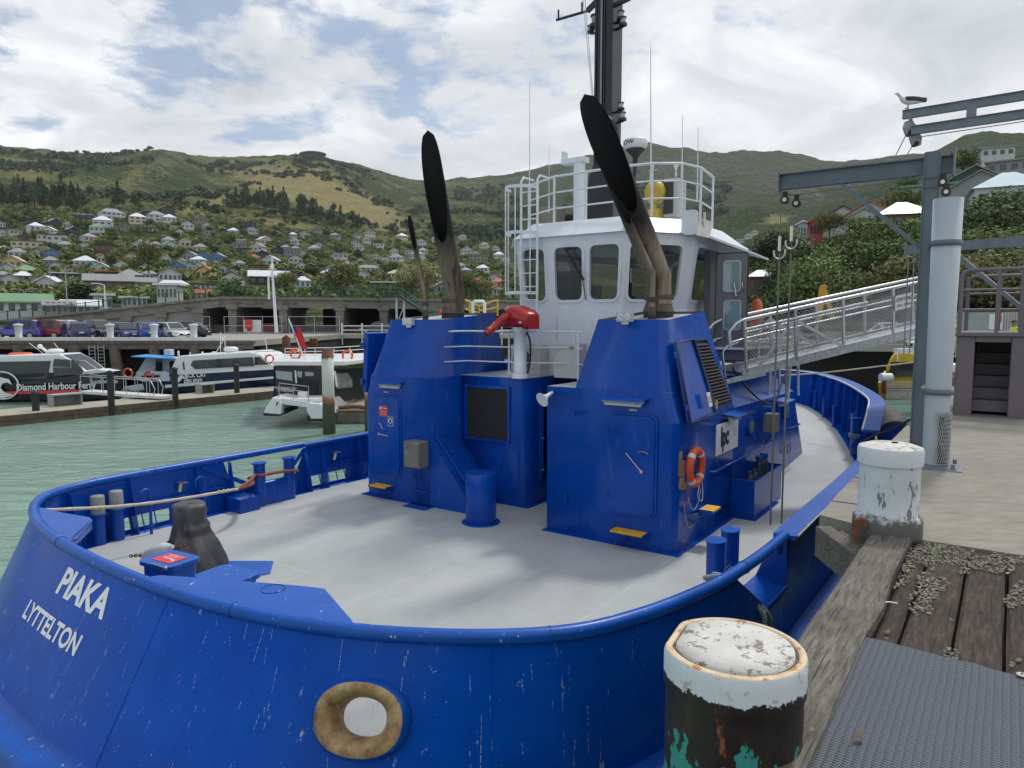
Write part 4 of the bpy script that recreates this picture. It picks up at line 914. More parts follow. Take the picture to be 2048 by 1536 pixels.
# caged ladder on the port side
lx, ly = 3.55, 6.12; lz0, lz1 = 2.85, 7.9
a = T(1022, 700, 0, 2.6); b = T(1070, 700, 0, 2.6)
xl, xr = T(1042, 620, 0, 2.05), T(1074, 620, 0, 2.05)
mb = MB()
for p in (xl, xr): mb.tube([(p.x, p.y, 2.82), (p.x, p.y, 7.15), (p.x + .1, p.y, 7.25), (p.x + .5, p.y, 7.25)], .026, 8)
for k in range(14): z = 3.0 + k * .30; mb.cyl((xl.x, xl.y, z), (xr.x, xr.y, z), .017, n=6)
mb.build('ladder', WHITE, TUG)
mb = MB(); cy = (xl.y + xr.y) / 2 + .18; cx_ = xl.x + .0
def hoop(z, hh=.06, rx=.42, ry=.38):
    P = []
    for k in range(17): a = R(-10 + 200 * k / 16); P.append(Vector((cx_ + .0 - rx * math.sin(a) * 1.0, cy + ry * math.cos(a), z)))
    return P
for z in (4.62, 5.95, 6.95):
    P = hoop(z); mb.grid([P, [p + Vector((0, 0, .07)) for p in P]], 0)
    mb.grid([[p * 1.0 + Vector((.012, 0, 0)) for p in P], [p + Vector((.012, 0, .07)) for p in P]], 0)
for k in (1, 5, 9, 13, 16):
    P = hoop(0)[k]; mb.cyl((P.x, P.y, 4.62), (P.x, P.y, 7.0), .016, n=6)
mb.build('ladder_cage', WHITE, TUG)
# white vent column, mast, lights
c = T(1158, 440, 0, 3.4); mb = MB(); mb.cyl((3.4, c.y, RZ - .05), (3.4, c.y, 7.72), .135, n=24); mb.box((3.4, c.y + .12, 7.76), (.26, .62, .12)); mb.bb((3.3, c.y + .38, 7.7), (3.5, c.y + .43, 8.0)); mb.build('column', WHITE, TUG)
MBK = M('black mast paint', (.022, .024, .028), .38, var=.3, vs=2)
mu = 4.6; mk = T(1213, 430, 0, mu); my_ = mk.y
mb = MB(); zb = RZ; z1 = 13.2; zc = 7.9
A = [Vector((mu - .5, my_ - .45, zb)), Vector((mu + .7, my_ - .45, zb)), Vector((mu + .7, my_ + .62, zb)), Vector((mu - .5, my_ + .62, zb))]
B = [Vector((mu - .22, my_ - .22, zc)), Vector((mu + .3, my_ - .22, zc)), Vector((mu + .3, my_ + .26, zc)), Vector((mu - .22, my_ + .26, zc))]
Cc = [Vector((p.x, p.y, z1)) for p in B]; mb.loft(A, B); mb.loft(B, Cc, capB=True)
mb.bb((mu - .26, my_ - .03, zc), (mu - .222, my_ + .01, z1)); mb.bb((mu - .30, my_ + .08, zc), (mu - .224, my_ + .14, z1)); mb.cyl((mu - .28, my_ + .20, zc), (mu - .28, my_ + .20, z1), .03, n=8); MAST = mb.build('mast', MBK, TUG, bev=.01)
mb = MB(); mb.cyl((mu - .27, my_ + .055, zc + .2), (mu - .27, my_ + .055, z1), .028, n=8); mb.build('conduit', M('conduit grey', (.25, .26, .28), .4, .4), MAST)
def navlight(px, py, r=.09):
    p = T(px, py, 0, mu - .1); mb = MB(); h = r * 1.5
    mb.cyl(p - ZU * h * .9, p - ZU * h * .45, r * 1.25, n=14); mb.cyl(p + ZU * h * .55, p + ZU * h * .75, r * 1.05, n=14)
    mb.cyl(p - ZU * h * .45, p + ZU * h * .55, r * .8, n=14, mi=1); q = Vector((mu, my_ + (.2 if p.y > my_ else -.2), p.z - h * 1.0)); mb.beam(p - ZU * h, q, .08, .04); mb.build('navigation_light', [MBK, M('lamp lens', (.35, .38, .38), .1)], MAST)
for q in ((1191, 42, .12), (1181, 58, .07), (1242, 30, .08), (1246, 42, .08), (1196, 187, .10), (1242, 212, .07), (1245, 232, .08)): navlight(*q)
mb = MB(); p = T(1113, 40, 0, mu); q = T(1175, 22, 0, mu); mb.cyl(p, q, .035, n=8); mb.beam(q, (mu, my_ + .2, q.z + .25), .05, .14)
for px, py, p2 in ((1117, 38, 20), (1164, 24, 5)): mb.cyl(T(px, py, 0, mu), T(px, p2, 0, mu), .025, n=8)
mb.beam(T(1222, 14, 0, mu), T(1256, -2, 0, mu - .6), .14, .06); mb.build('antenna_arm', MBK, MAST)
mb = MB(); a = Vector((mu - .3, my_ - .15, 8.9)); mb.tube(crom([a, a + Vector((-.1, -.25, -.3)), a + Vector((-.05, -.28, -.9)), a + Vector((0, -.2, -1.5))], 5), .07, 8); mb.build('cable_bundle', BLACK, MAST)
mb = MB(); mb.cyl(T(1170, 0, 0, mu - .3), T(1187, 200, 0, mu - .3), .008, n=5); mb.build('stay_wire', STEEL, MAST); mb = MB(); mb.cyl(T(1166, 0, 0, mu - .3), T(1185, 200, 0, mu - .3), .008, n=5); mb.build('stay_wire', STEEL, MAST)
# radome
p = T(1271, 288, 0, 4.0); mb = MB(); mb.lathe([(.02, -.13), (.20, -.12), (.27, -.07), (.28, .06), (.25, .10), (.02, .115)], p, 28); rd = mb.build('radome', SIGNW, TUG)
mb = MB(); mb.lathe([(.22, -.13), (.14, -.22), (.06, -.30), (.045, -.75), (.2, -.78)], p, 12); mb.build('radome_bracket', MBK, rd)
mb = MB(); v, f = text_verts('LOW', .15, .02); mb.add([p + Vector((-.283 * math.cos((x - .19) / .28 + .35), -.283 * math.sin((x - .19) / .28 + .35) * 1, y)) for x, y in v], f); mb.build('lettering', M('navy ink', (.01, .015, .12)), rd)
# whip antennas
for i, (px, py, p2, x, r) in enumerate(((1059, 365, 163, 3.3, .014), (1098, 395, 287, 3.2, .010), (1302, 340, 92, 3.6, .017), (1364, 350, 230, 4.2, .014), (1395, 368, 255, 4.6, .014))):
    a = T(px, py, 0, x); b = T(px - (6 if i == 2 else 0), p2, 0, x); b = Vector((a.x, lerp(a.y, b.y, .5), b.z)); mb = MB(); mb.cyl(a, b, r, r * .5, n=6); mb.cyl(a - ZU * .35, a, r * 1.6, n=6); mb.build('whip_antenna', WHITE, TUG)
# small instruments on the rail, searchlight, yellow winch, cabinets
mb = MB(); p = T(1352, 335, 0, 3.7); mb.lathe([(.02, -.2), (.02, -.06), (.06, .05), (.055, .08), (.01, .09)], p, 12); mb.build('gps_dome', SIGNW, TUG)
mb = MB(); p = T(1305, 345, 0, 3.3); mb.cyl(p - ZU * .2, p + ZU * .1, .02, n=6); mb.cyl(p + Vector((0, -.1, .05)), p + Vector((0, .1, .05)), .012, n=6); mb.ball(p + ZU * .12, .04); mb.build('wind_sensor', STEEL, TUG)
YP = M('yellow crane paint', (.55, .40, .06), .45, var=.15)
p = T(1310, 385, 0, 3.9); mb = MB(); mb.lathe([(.05, -.12), (.22, -.11), (.26, -.04), (.26, .06), (.2, .13), (.05, .15)], p, 24, 0, Matrix.Rotation(R(78), 3, 'Y') @ Matrix.Rotation(R(15), 3, 'X')); mb.box(p + Vector((0, -.02, -.55)), (.24, .26, .34)); mb.cyl(p + Vector((0, 0, -.4)), p + Vector((0, 0, -.15)), .04); mb.tube([p + Vector((-.12, .06, .08)), p + Vector((-.16, .06, .08)), p + Vector((-.16, -.04, .08))], .012, 5); mb.build('searchlight', YP, TUG)
mb = MB(); p = T(1350, 400, 0, 4.2); mb.box((4.2, p.y, RZ + .55), (.5, .34, .85)); mb.build('cabinet', M('ac beige', (.52, .52, .5)), TUG, bev=.015)
mb = MB(); mb.box((3.94, p.y + .05, RZ + .55), (.02, .22, .7)); mb.build('cabinet_grille', M('fan dark', (.05, .05, .05)), TUG)
mb = MB(); p = T(1105, 428, 0, 3.8); mb.box((3.8, p.y, RZ + .30), (.4, .5, .56)); mb.build('cabinet', M('cabinet taupe', (.22, .20, .17), .5), TUG, bev=.01)
mb = MB(); p = T(1131, 430, 0, 4.0); mb.box((4.4, p.y - .1, RZ + .22), (.5, .5, .4)); mb.build('cabinet', BLACK, TUG)
# starboard light bracket and reflector
p = T(1380, 445, 0, 3.3); mb = MB(); plate(mb, p, (0, -1, 0), ZU, .36, .52, .10, .03); mb.build('light_screen', WHITE, TUG)
p = T(1408, 458, 0, 3.5); mb = MB(); rr_ = Matrix.Rotation(R(-60), 3, 'Y') @ Matrix.Rotation(R(30), 3, 'X'); mb.box(p, (.42, .30, .06), rr_); mb.cyl(p, p + Vector((0, 0, .35)), .03); mb.build('flood_panel', STEEL, TUG)
# forward bits seen past the door: white A-frame, life raft, fire extinguisher
mb = MB()
for y in (-.35, .1): mb.tube([(5.9, y, 2.2), (6.3, y + .03, 3.9), (6.45, y + .05, 4.0), (6.8, y + .05, 4.0), (6.9, y, 2.2)], .03, 8)
mb.build('side_frame', WHITE, TUG)
p = T(1513, 625, 0, 6.6); mb = MB(); mb.lathe([(.10, -.34), (.14, -.30), (.14, .20), (.10, .28), (.05, .34)], p, 16); mb.cyl(p - ZU * .12, p - ZU * .08, .145); mb.build('extinguisher', M('orange canister', (.6, .12, .05), .5), TUG)
p = T(1448, 690, 0, 4.4); mb = MB(); mb.lathe([(.28, -.35), (.30, -.1), (.28, .12), (.18, .27), (.03, .31)], (4.6, p.y, p.z), 24); mb.build('raft_dome', SIGNW, TUG)
mb = MB(); mb.bb((4.1, .15, 2.83), (8.4, .9, 2.88)); mb.bb((4.1, .15, 3.4), (4.9, .9, 3.45)); mb.build('side_platform', WHITE, TUG)
mb = MB()
for z in (3.2, 3.42): mb.cyl((4.9, .1, z), (8.4, .1, z), .02, n=6)
for x in (5, 5.9, 6.9, 8): mb.cyl((x, .1, 2.85), (x, .1, 3.6), .02, n=6)
mb.cyl((4.9, .1, 3.6), (8.4, .1, 3.6), .03, n=6); mb.build('side_rail', WHITE, TUG)
mb = MB()
for z in (3.0, 3.47): mb.bb((4.0, .12, z), (8.4, .14, z + .04))
mb.build('timber_strake', M('varnished strip', (.45, .25, .06), .5), TUG)
# ================================================================ near wharf
WU = Vector((math.sin(R(35)), math.cos(R(35)), 0)); WV = Vector((WU.y, -WU.x, 0))
def P(a, b, z=0): q = WU * a + WV * b; q.z = z; return q
def ab(p): return p.dot(WU), p.dot(WV)
def concrete():
    m, nt, n, l, b = nodes('worn wharf concrete')
    f = ntex(n, l, 1.2, 6, .65, (1, 1, 1)); g = ntex(n, l, 3.0, 7, .75, (1, 3.5, 1)); h = ntex(n, l, 60, 3, .6)
    c = ramp(n, l, g, [(.25, (.13, .12, .10)), (.5, (.26, .245, .205)), (.75, (.34, .325, .28))])
    c = mixc(n, l, ramp(n, l, f, [(.42, (0, 0, 0)), (.62, (.75,) * 3)]), c, (.21, .20, .18))
    c = mixc(n, l, ramp(n, l, ntex(n, l, 9, 5, .75), [(.70, (0, 0, 0)), (.74, (1, 1, 1))]), c, (.12, .11, .095))
    l.new(c, b.inputs['Base Color']); b.inputs['Roughness'].default_value = .88; bump(n, l, b, h, .35, .01); return m
CONC = concrete()
def wood(name, c0, c1, c2, sc=6, st=(8, 1, 8), rough=.85, rz=0, bm=.7):
    m, nt, n, l, b = nodes(name); tc = n.new('ShaderNodeTexCoord'); r0 = n.new('ShaderNodeMapping'); r0.inputs['Rotation'].default_value = (0, 0, rz); l.new(tc.outputs['Object'], r0.inputs[0])
    def nz(scale, stretch, det=6):
        mp = n.new('ShaderNodeMapping'); l.new(r0.outputs[0], mp.inputs[0]); mp.inputs['Scale'].default_value = stretch
        t = n.new('ShaderNodeTexNoise'); t.inputs['Scale'].default_value = scale; t.inputs['Detail'].default_value = det; t.inputs['Roughness'].default_value = .65; l.new(mp.outputs[0], t.inputs['Vector']); return t.outputs['Fac']
    f = nz(sc, st); g = nz(2.0, (1, 1, 1)); c = ramp(n, l, f, [(.3, c0), (.5, c1), (.72, c2)]); c = mixc(n, l, ramp(n, l, g, [(.4, (0, 0, 0)), (.65, (.6,) * 3)]), c, c0)
    ck = nz(3.0, (26, .7, 26), 8); kk = ramp(n, l, ck, [(.36, (1, 1, 1)), (.42, (0, 0, 0))]); c = mixc(n, l, kk, c, tuple(x * .22 for x in c0)); c = mixc(n, l, ramp(n, l, nz(22, (2.5, .5, 2.5), 6), [(.60, (0, 0, 0)), (.68, (.7,) * 3)]), c, c2)
    l.new(c, b.inputs['Base Color']); b.inputs['Roughness'].default_value = rough; bump(n, l, b, ck, bm, .03); return m
WDG = wood('weathered grey timber', (.07, .063, .052), (.17, .155, .13), (.28, .262, .23), rz=R(35))
WDB = wood('dark brown planks', (.02, .014, .010), (.055, .038, .028), (.12, .09, .07), rz=R(35))
UND = M('dark wharf underside', (.035, .03, .026), .9, var=.4, vs=2, bmp=.5, bs_=8)
mb = MB()
mb.prism([P(6.05, -.55), P(6.35, -1.25), P(7.2, -1.27), P(21, -1.25), P(21, 4), P(40, 4), P(75, -3), P(95, 20), P(95, 60), P(6.05, 60)], (0, 0, -.35))
mb.prism([P(-8, 2.2, -.01), P(6.05, 2.2, -.01), P(6.05, 60, -.01), P(-8, 60, -.01)], (0, 0, -.3))
tag(mb.build('wharf_deck', CONC), kind='structure')
mb = MB(); mb.prism([P(6.4, -1.05, -.36), P(21, -1.05, -.36), P(21, 3.8, -.36), P(6.4, 3.8, -.36)], (0, 0, -4)); mb.prism([P(-8, -.2, -.36), P(6.4, -.2, -.36), P(6.4, 3.8, -.36), P(-8, 3.8, -.36)], (0, 0, -4)); tag(mb.build('wharf_wall', UND), kind='structure')
# edge board cracks (short ties) on the concrete lip
mb = MB()
for a in (6.9, 8.1, 9.3): mb.beam(P(a, -1.26, .002), P(a, -.85, .002), .012, .006)
for i in range(7): q = P(6.6 + i * .33 + random.uniform(-.1, .1), -1.15 + random.uniform(0, .5), .003); mb.tube([q, q + WV * .03 + WU * .02, q + WV * .06], .006, 4)
tag(mb.build('expansion_joint', UND), kind='structure')
# heavy edge timber and planks
def board(a0, a1, b0, b1, top, th, name, mat, lab, grp=None, bev=.02, jit=.012):
    mb = MB(); n = 26; rows = []
    for i in range(n + 1):
        a = lerp(a0, a1, i / n); j0 = noise.noise(Vector((a * 2.1, b0 * 7, 0))) * jit; j1 = noise.noise(Vector((a * 2.1, b1 * 7, 5))) * jit; jz = noise.noise(Vector((a * 1.7, b1 * 3, 9))) * jit * .7
        rows.append([P(a, b0 + j0, top - th), P(a, b0 + j0, top + jz - .015), P(a, b0 + j0 + .018, top + jz), P(a, (b0 + b1) / 2, top + jz + .003), P(a, b1 + j1 - .018, top + jz), P(a, b1 + j1, top + jz - .015), P(a, b1 + j1, top - th)])
    mb.grid(rows, 0, closed=True, sm=False); mb.add(rows[0], [list(range(7))]); mb.add(rows[-1], [list(range(7))]); o = mb.build(name, mat); tag(o, lab, 'plank' if 'plank' in name else 'timber', grp); return o
b_ = ab(W(1784, 1089, 2, 0))[1]; bl = ab(W(1608, 1280, 2, 0))[1]
board(-8, 6.05, bl, bl + .27, .05, .32, 'edge_timber', WDG, 'thick silver grey timber beam along the wharf edge beside the rubber mat', jit=.02)
sb = [ab(W(x, y, 2, 0))[1] for x, y in ((1866, 1085), (1940, 1095), (2014, 1103))]
bs = [bl + .285, sb[0], sb[1], sb[2], sb[2] + (sb[2] - sb[1]), sb[2] + 2 * (sb[2] - sb[1]), sb[2] + 3 * (sb[2] - sb[1])]
labs = ['dark plank crusted with pale lichen, next to the silver edge timber', 'dark brown plank, second inland from the silver edge timber', 'dark brown plank, third inland from the silver edge timber', 'dark brown plank at the right edge of the photo, beside the rubber mat', 'dark brown wharf plank farther inland outside the view', 'dark brown wharf plank farthest inland']
ae = 5.95
for i in range(6): board(-8, ae + .12 * (i % 2) * 0, bs[i] + .008, bs[i + 1] - .008, -.005 + random.uniform(-.004, .004), .2, 'deck_plank', WDB, labs[i], 'dark wharf planks')
kb = MB(); k0, k1 = W(1640, 1040, 2, 0), W(1742, 1112, 2, 0); kb.beam(k0 + Vector((.02, -.02, -.17)), k1 + Vector((.02, -.05, -.17)), .13, .26); kb.beam(k0.lerp(k1, .1) + WV * .12 + Vector((0, 0, -.1)), k1 + WV * .16 + Vector((0, 0, -.1)), .05, .12)
tag(kb.build('corner_timber', WDG, bev=.012), 'short grey timber set diagonally at the wharf corner left of the peeling white bollard', 'timber')
# rocks and fender pile below the corner
def rock(c, r, seed, mat, name='rock'):
    bm = bmesh.new(); bmesh.ops.create_icosphere(bm, subdivisions=3, radius=1)
    for v in bm.verts: v.co *= 1 + .35 * noise.noise(v.co * 1.3 + Vector((seed, 0, 0))) + .12 * noise.noise(v.co * 4 + Vector((seed, 3, 0))); v.co = Vector((v.co.x * r[0], v.co.y * r[1], v.co.z * r[2]))
    me = bpy.data.meshes.new(name); bm.to_mesh(me); bm.free(); me.materials.append(mat); o = bpy.data.objects.new(name, me); COL.objects.link(o); o.location = c; return o
RK = M('dark wet rock', (.05, .05, .048), .8, var=.45, vs=5, bmp=.5, bs_=14, dirt=(.12, .12, .10), dth=.6)
o = rock(P(5.2, -.55, -1.1), (.38, .36, .42), 1, RK); tag(o, 'dark round boulder under the diagonal corner timber', 'rock')
o = rock(P(4.9, -.55, -1.85), (.45, .42, .40), 4, RK); tag(o, 'lower dark boulder below the wharf corner', 'rock')
# lichen flakes
def flakes(name, mat, npt, sampler, size, label):
    mb = MB()
    for _ in range(npt):
        a, b = sampler(); r = size * random.uniform(.3, 1.0) ** .5 * random.uniform(.4, 1.6); k = random.randint(5, 7); z = .003 + random.uniform(0, .008); c = P(a, b, z); ph = random.uniform(0, 6)
        pts = [c + Vector((r * random.uniform(.5, 1) * math.cos(ph + q * 6.283 / k), r * random.uniform(.5, 1) * math.sin(ph + q * 6.283 / k), random.uniform(-.003, .005))) for q in range(k)]
        mb.add([c + Vector((0, 0, .005))] + pts, [(0, q + 1, (q + 1) % k + 1) for q in range(k)])
    o = mb.build(name, mat); tag(o, label, 'lichen', kind='stuff'); return o
def ls():
    while True:
        a = random.uniform(3.0, 6.0); b = random.uniform(bs[0], bs[4]); q = noise.noise(Vector((a * 2.2, b * 5, 3)))
        w = 1.0 if b < bs[1] - .05 else (.25 + .9 * sst(5.2, 6, a) + .8 * sst(3.9, 3.5, a))
        if abs(b - bs[1]) < .05 or abs(b - bs[2]) < .03: w += .5
        if q + w * .55 > .43: return a, b
flakes('lichen', M('pale lichen', (.22, .22, .165), .95, var=.5, vs=25), 3400, ls, .0115, 'pale grey green lichen crusting the dark wharf planks')
def ls2(): return random.uniform(3.6, 5.9), bl + .02 + .25 * random.random() ** .7
# rubber mat
def matmat():
    m, nt, n, l, b = nodes('ribbed rubber mat')
    tc = n.new('ShaderNodeTexCoord'); mp = n.new('ShaderNodeMapping'); mp.inputs['Rotation'].default_value = (0, 0, R(35)); l.new(tc.outputs['Object'], mp.inputs[0])
    sp = n.new('ShaderNodeSeparateXYZ'); l.new(mp.outputs[0], sp.inputs[0])
    def m_(op, a, b_=None):
        q = n.new('ShaderNodeMath'); q.operation = op
        for i, v in enumerate((a, b_)):
            if v is None: continue
            if isinstance(v, (int, float)): q.inputs[i].default_value = v
            else: l.new(v, q.inputs[i])
        return q.outputs[0]
    nn = ntex(n, l, 14, 3, .5); jit = m_('MULTIPLY', nn, 2.2)
    sx = m_('SINE', m_('ADD', m_('MULTIPLY', sp.outputs[0], 2 * math.pi / .030), jit)); sy = m_('SINE', m_('ADD', m_('MULTIPLY', sp.outputs[1], 2 * math.pi / .017), jit))
    h = m_('MAXIMUM', m_('MULTIPLY', m_('ADD', sx, 1), m_('ADD', sy, 1.15)), 0)
    g = ntex(n, l, 2.5, 6, .7); c = ramp(n, l, m_('MULTIPLY_ADD', h, .22), [(.0, (.02, .024, .03)), (.4, (.055, .068, .086)), (1, (.15, .175, .21))])
    c = mixc(n, l, ramp(n, l, g, [(.45, (0, 0, 0)), (.7, (.6,) * 3)]), c, (.085, .10, .12)); l.new(c, b.inputs['Base Color']); b.inputs['Roughness'].default_value = .62
    bump(n, l, b, h, .7, .008); return m
q = [W(1708, 1264, 2, .03), W(2060, 1352, 2, .03)]; a0, b0 = ab(q[0]); a1, b1 = ab(q[1])
mb = MB(); n_ = 40; rows = []
for i in range(n_ + 1):
    b = lerp(b0, b0 + 3.0, i / n_); at_ = a0 + (a1 - a0) * (b - b0) / (b1 - b0); rows.append([P(lerp(at_, -3, (j / 30)), b, .02 + .006 * noise.noise(Vector((b * 3, j * .5, 0))) + (.02 * noise.noise(Vector((b * 6, 0, 1))) if j == 0 else 0) ** 1) for j in range(31)])
mb.grid(rows, 0); mb.grid([[r[0] for r in rows], [r[0] - Vector((0, 0, .022)) for r in rows]]); mb.grid([rows[0], [p - Vector((0, 0, .022)) for p in rows[0]]])
mat_ = mb.build('rubber_mat', matmat()); tag(mat_, 'grey ribbed rubber mat nailed over the wharf planks', 'mat')
for px, py in ((1640, 1422), (2044, 1350)):
    c = W(px, py, 2, .03); mb = MB(); mb.lathe([(.022, 0), (.024, .003), (.010, .004)], c, 16); mb.cyl(c + Vector((0, 0, .003)), c + Vector((0, 0, .008)), .006, n=6, mi=1); mb.build('washer', [M('pale washer', (.55, .54, .48), .5), RUST], mat_)
mb = MB(); c = W(1712, 1478, 2, .035); d = Vector((.9, .45, 0)).normalized(); s_ = Vector((-d.y, d.x, 0)); L = []
for t, w in ((0, .001), (.3, .002), (.45, .010), (.7, .015), (.9, .012), (1, .003)): L.append((t, w))
mb.grid([[c + d * (.075 * (t - .5)) + s_ * w + ZU * (.004 + .012 * t), c + d * (.075 * (t - .5)) + ZU * (.006 + .014 * t), c + d * (.075 * (t - .5)) - s_ * w + ZU * (.004 + .012 * t)] for t, w in L], 0); tag(mb.build('feather', M('brown feather', (.10, .075, .055), .8)), 'small brown feather lying on the rubber mat', 'feather')
mb = MB(); c = W(1780, 1208, 2, .01); mb.tube(crom([W(1733, 1207, 2, .02), W(1755, 1209, 2, .025), W(1775, 1204, 2, .02), W(1795, 1207, 2, .015)], 4), .005, 5); tag(mb.build('white_twig', SIGNW), 'thin white stick lying across the lichen covered plank', 'stick')
# ---------------------------------------------------------------- foreground pile
def pilemat():
    m, nt, n, l, b = nodes('peeling tar and teal paint'); tc = n.new('ShaderNodeTexCoord'); sp = n.new('ShaderNodeSeparateXYZ'); l.new(tc.outputs['Object'], sp.inputs[0])
    f = ntex(n, l, 6, 7, .7, (1, 1, .45)); g = ntex(n, l, 9, 6, .65, (1, 1, .28)); e = ntex(n, l, 5.5, 5, .65, (1, 1, .5))
    base = ramp(n, l, f, [(.35, (.010, .007, .006)), (.5, (.020, .012, .009)), (.62, (.05, .026, .016)), (.75, (.02, .015, .012))])
    base = mixc(n, l, ramp(n, l, g, [(.63, (0, 0, 0)), (.66, (1, 1, 1))]), base, (.24, .07, .025))
    mp = n.new('ShaderNodeMath'); mp.operation = 'MULTIPLY_ADD'; l.new(sp.outputs[2], mp.inputs[0]); mp.inputs[1].default_value = -.28; l.new(e, mp.inputs[2])
    tl = ramp(n, l, mp.outputs[0], [(.61, (0, 0, 0)), (.62, (1, 1, 1))]); c = mixc(n, l, tl, base, (.035, .30, .25))
    # white collar with ragged lower edge
    ed = n.new('ShaderNodeMath'); ed.operation = 'MULTIPLY_ADD'; l.new(ntex(n, l, 16, 5, .7), ed.inputs[0]); ed.inputs[1].default_value = .10; l.new(sp.outputs[2], ed.inputs[2])
    wh_ = ramp(n, l, ed.outputs[0], [(.0, (0, 0, 0)), (.002, (1, 1, 1))])
    mr = n.new('ShaderNodeMapRange'); l.new(ed.outputs[0], mr.inputs[0]); mr.inputs[1].default_value = -.054; mr.inputs[2].default_value = -.050
    w2 = ramp(n, l, ntex(n, l, 12, 5, .7), [(.0, (.62, .68, .70)), (.58, (.66, .72, .74)), (.66, (.42, .27, .13)), (.75, (.22, .09, .04))]); w2 = mixc(n, l, ramp(n, l, e, [(.55, (0, 0, 0)), (.62, (.6,) * 3)]), w2, (.35, .60, .58))
    c = mixc(n, l, mr.outputs[0], c, w2); l.new(c, b.inputs['Base Color']); b.inputs['Roughness'].default_value = .5; bump(n, l, b, g, .6, .015); return m
def topmat():
    m, nt, n, l, b = nodes('chipped white pile top'); g = ntex(n, l, 16, 8, .75); f = ntex(n, l, 7, 5, .65)
    c = ramp(n, l, f, [(.3, (.50, .49, .46)), (.7, (.66, .65, .62))]); c = mixc(n, l, ramp(n, l, g, [(.555, (0, 0, 0)), (.585, (1, 1, 1))]), c, (.22, .205, .19)); l.new(c, b.inputs['Base Color']); b.inputs['Roughness'].default_value = .8; bump(n, l, b, g, .5, .01); return m
RIM = M('rust stained rim', (.62, .50, .34), .6, var=.2, vs=8, dirt=(.45, .20, .06), dth=.55, dsc=14)
pc = Vector((.862, 2.66, .385)); 
def pshape(r, z, n=64, cut=.90):
    out = []
    for i in range(n):
        a = 2 * math.pi * i / n; rr = r
        dd = math.cos(a - R(152)); lim = cut
        if dd > lim: rr = r * lim / dd
        out.append(Vector((rr * math.cos(a), rr * math.sin(a), z)))
    return out
PT = empty('mooring_pile', pc, 0, 'round foreground pile with chipped white top and peeling black and teal paint', 'pile')
mb = MB(); rows = [pshape(.262, z * .1 - 4.2) if False else pshape(.262 if z < -.14 else .270, z) for z in [-4.3, -2.5, -1.5, -1.0, -.7, -.5, -.4, -.3, -.2, -.15, -.139, -.10, -.05, -.012]]; rows.append(pshape(.266, 0)); mb.grid(rows, 0, True); mb.build('shaft', pilemat(), PT)
mb = MB(); mb.grid([pshape(.266, 0), pshape(.262, .004), pshape(.240, .004), pshape(.236, -.02)], 0, True); mb.build('rim', RIM, PT)
mb = MB(); mb.grid([pshape(.242, -.02), pshape(.226, -.022)], 0, True)
for i in range(90): a = i * 2 * math.pi / 90 + random.uniform(-.02, .02); p_ = pshape(.231, -.012, 90)[i]; mb.box(p_, (.020, .010 + random.random() * .006, .016), a)
mb.build('split_timber_edge', M('split grey wood', (.12, .11, .10), .9, var=.6, vs=30), PT)
mb = MB(); mb.grid([pshape(.226, -.015), pshape(.222, .010), pshape(.12, .014), pshape(.002, .012)], 0, True); mb.build('painted_top', topmat(), PT)
# ---------------------------------------------------------------- white bollard by the corner
def bollmat():
    m, nt, n, l, b = nodes('peeling white bollard'); g = ntex(n, l, 7, 6, .7, (1, 1, .32)); f = ntex(n, l, 4, 5, .6)
    tc = n.new('ShaderNodeTexCoord'); sp = n.new('ShaderNodeSeparateXYZ'); l.new(tc.outputs['Object'], sp.inputs[0])
    c = ramp(n, l, f, [(.3, (.52, .57, .60)), (.7, (.64, .68, .70))]); c = mixc(n, l, ramp(n, l, g, [(.575, (0, 0, 0)), (.59, (1, 1, 1))]), c, (.17, .16, .145))
    c = mixc(n, l, ramp(n, l, ntex(n, l, 6, 5, .7, (1, 1, .2)), [(.62, (0, 0, 0)), (.7, (.7,) * 3)]), c, (.34, .26, .16))
    ma = n.new('ShaderNodeMath'); ma.operation = 'MULTIPLY_ADD'; l.new(ntex(n, l, 16, 6, .75), ma.inputs[0]); ma.inputs[1].default_value = .35; l.new(sp.outputs[2], ma.inputs[2])
    mr = n.new('ShaderNodeMapRange'); l.new(ma.outputs[0], mr.inputs[0]); mr.inputs[1].default_value = .36; mr.inputs[2].default_value = .30
    c = mixc(n, l, mr.outputs[0], c, (.10, .10, .09)); l.new(c, b.inputs['Base Color']); b.inputs['Roughness'].default_value = .6; bump(n, l, b, g, .5, .01); return m
wb = W(1773, 1066, 2, 0); hb = W(1776, 893, 1, wb.y).z
WB = empty('white_bollard', wb, 0, 'stout white bollard with peeling paint and a blackened base at the wharf corner', 'bollard')
mb = MB(); mb.lathe([(.245, 0), (.245, .13), (.225, .16), (.212, .17), (.214, .4), (.212, hb - .12)], (0, 0, 0), 40); mb.build('shaft', bollmat(), WB)
mb = MB(); mb.lathe([(.228, hb - .125), (.230, hb - .02), (.222, hb)], (0, 0, 0), 40); mb.build('collar', M('collar white', (.62, .66, .68), .5, var=.06, dirt=(.38, .28, .17), dth=.63, dsc=7), WB)
mb = MB(); mb.lathe([(.222, hb + .001), (.16, hb + .022), (.05, hb + .03), (.002, hb + .03)], (0, 0, 0), 40); mb.build('cap', topmat(), WB)
mb = MB(); mb.box((-.27, -.12, .12), (.10, .05, .05)); mb.box((-.30, -.12, .06), (.03, .04, .16)); mb.box((.02, -.02, hb + .035), (.035, .03, .012)); mb.build('rusty_bracket', RUST, WB)
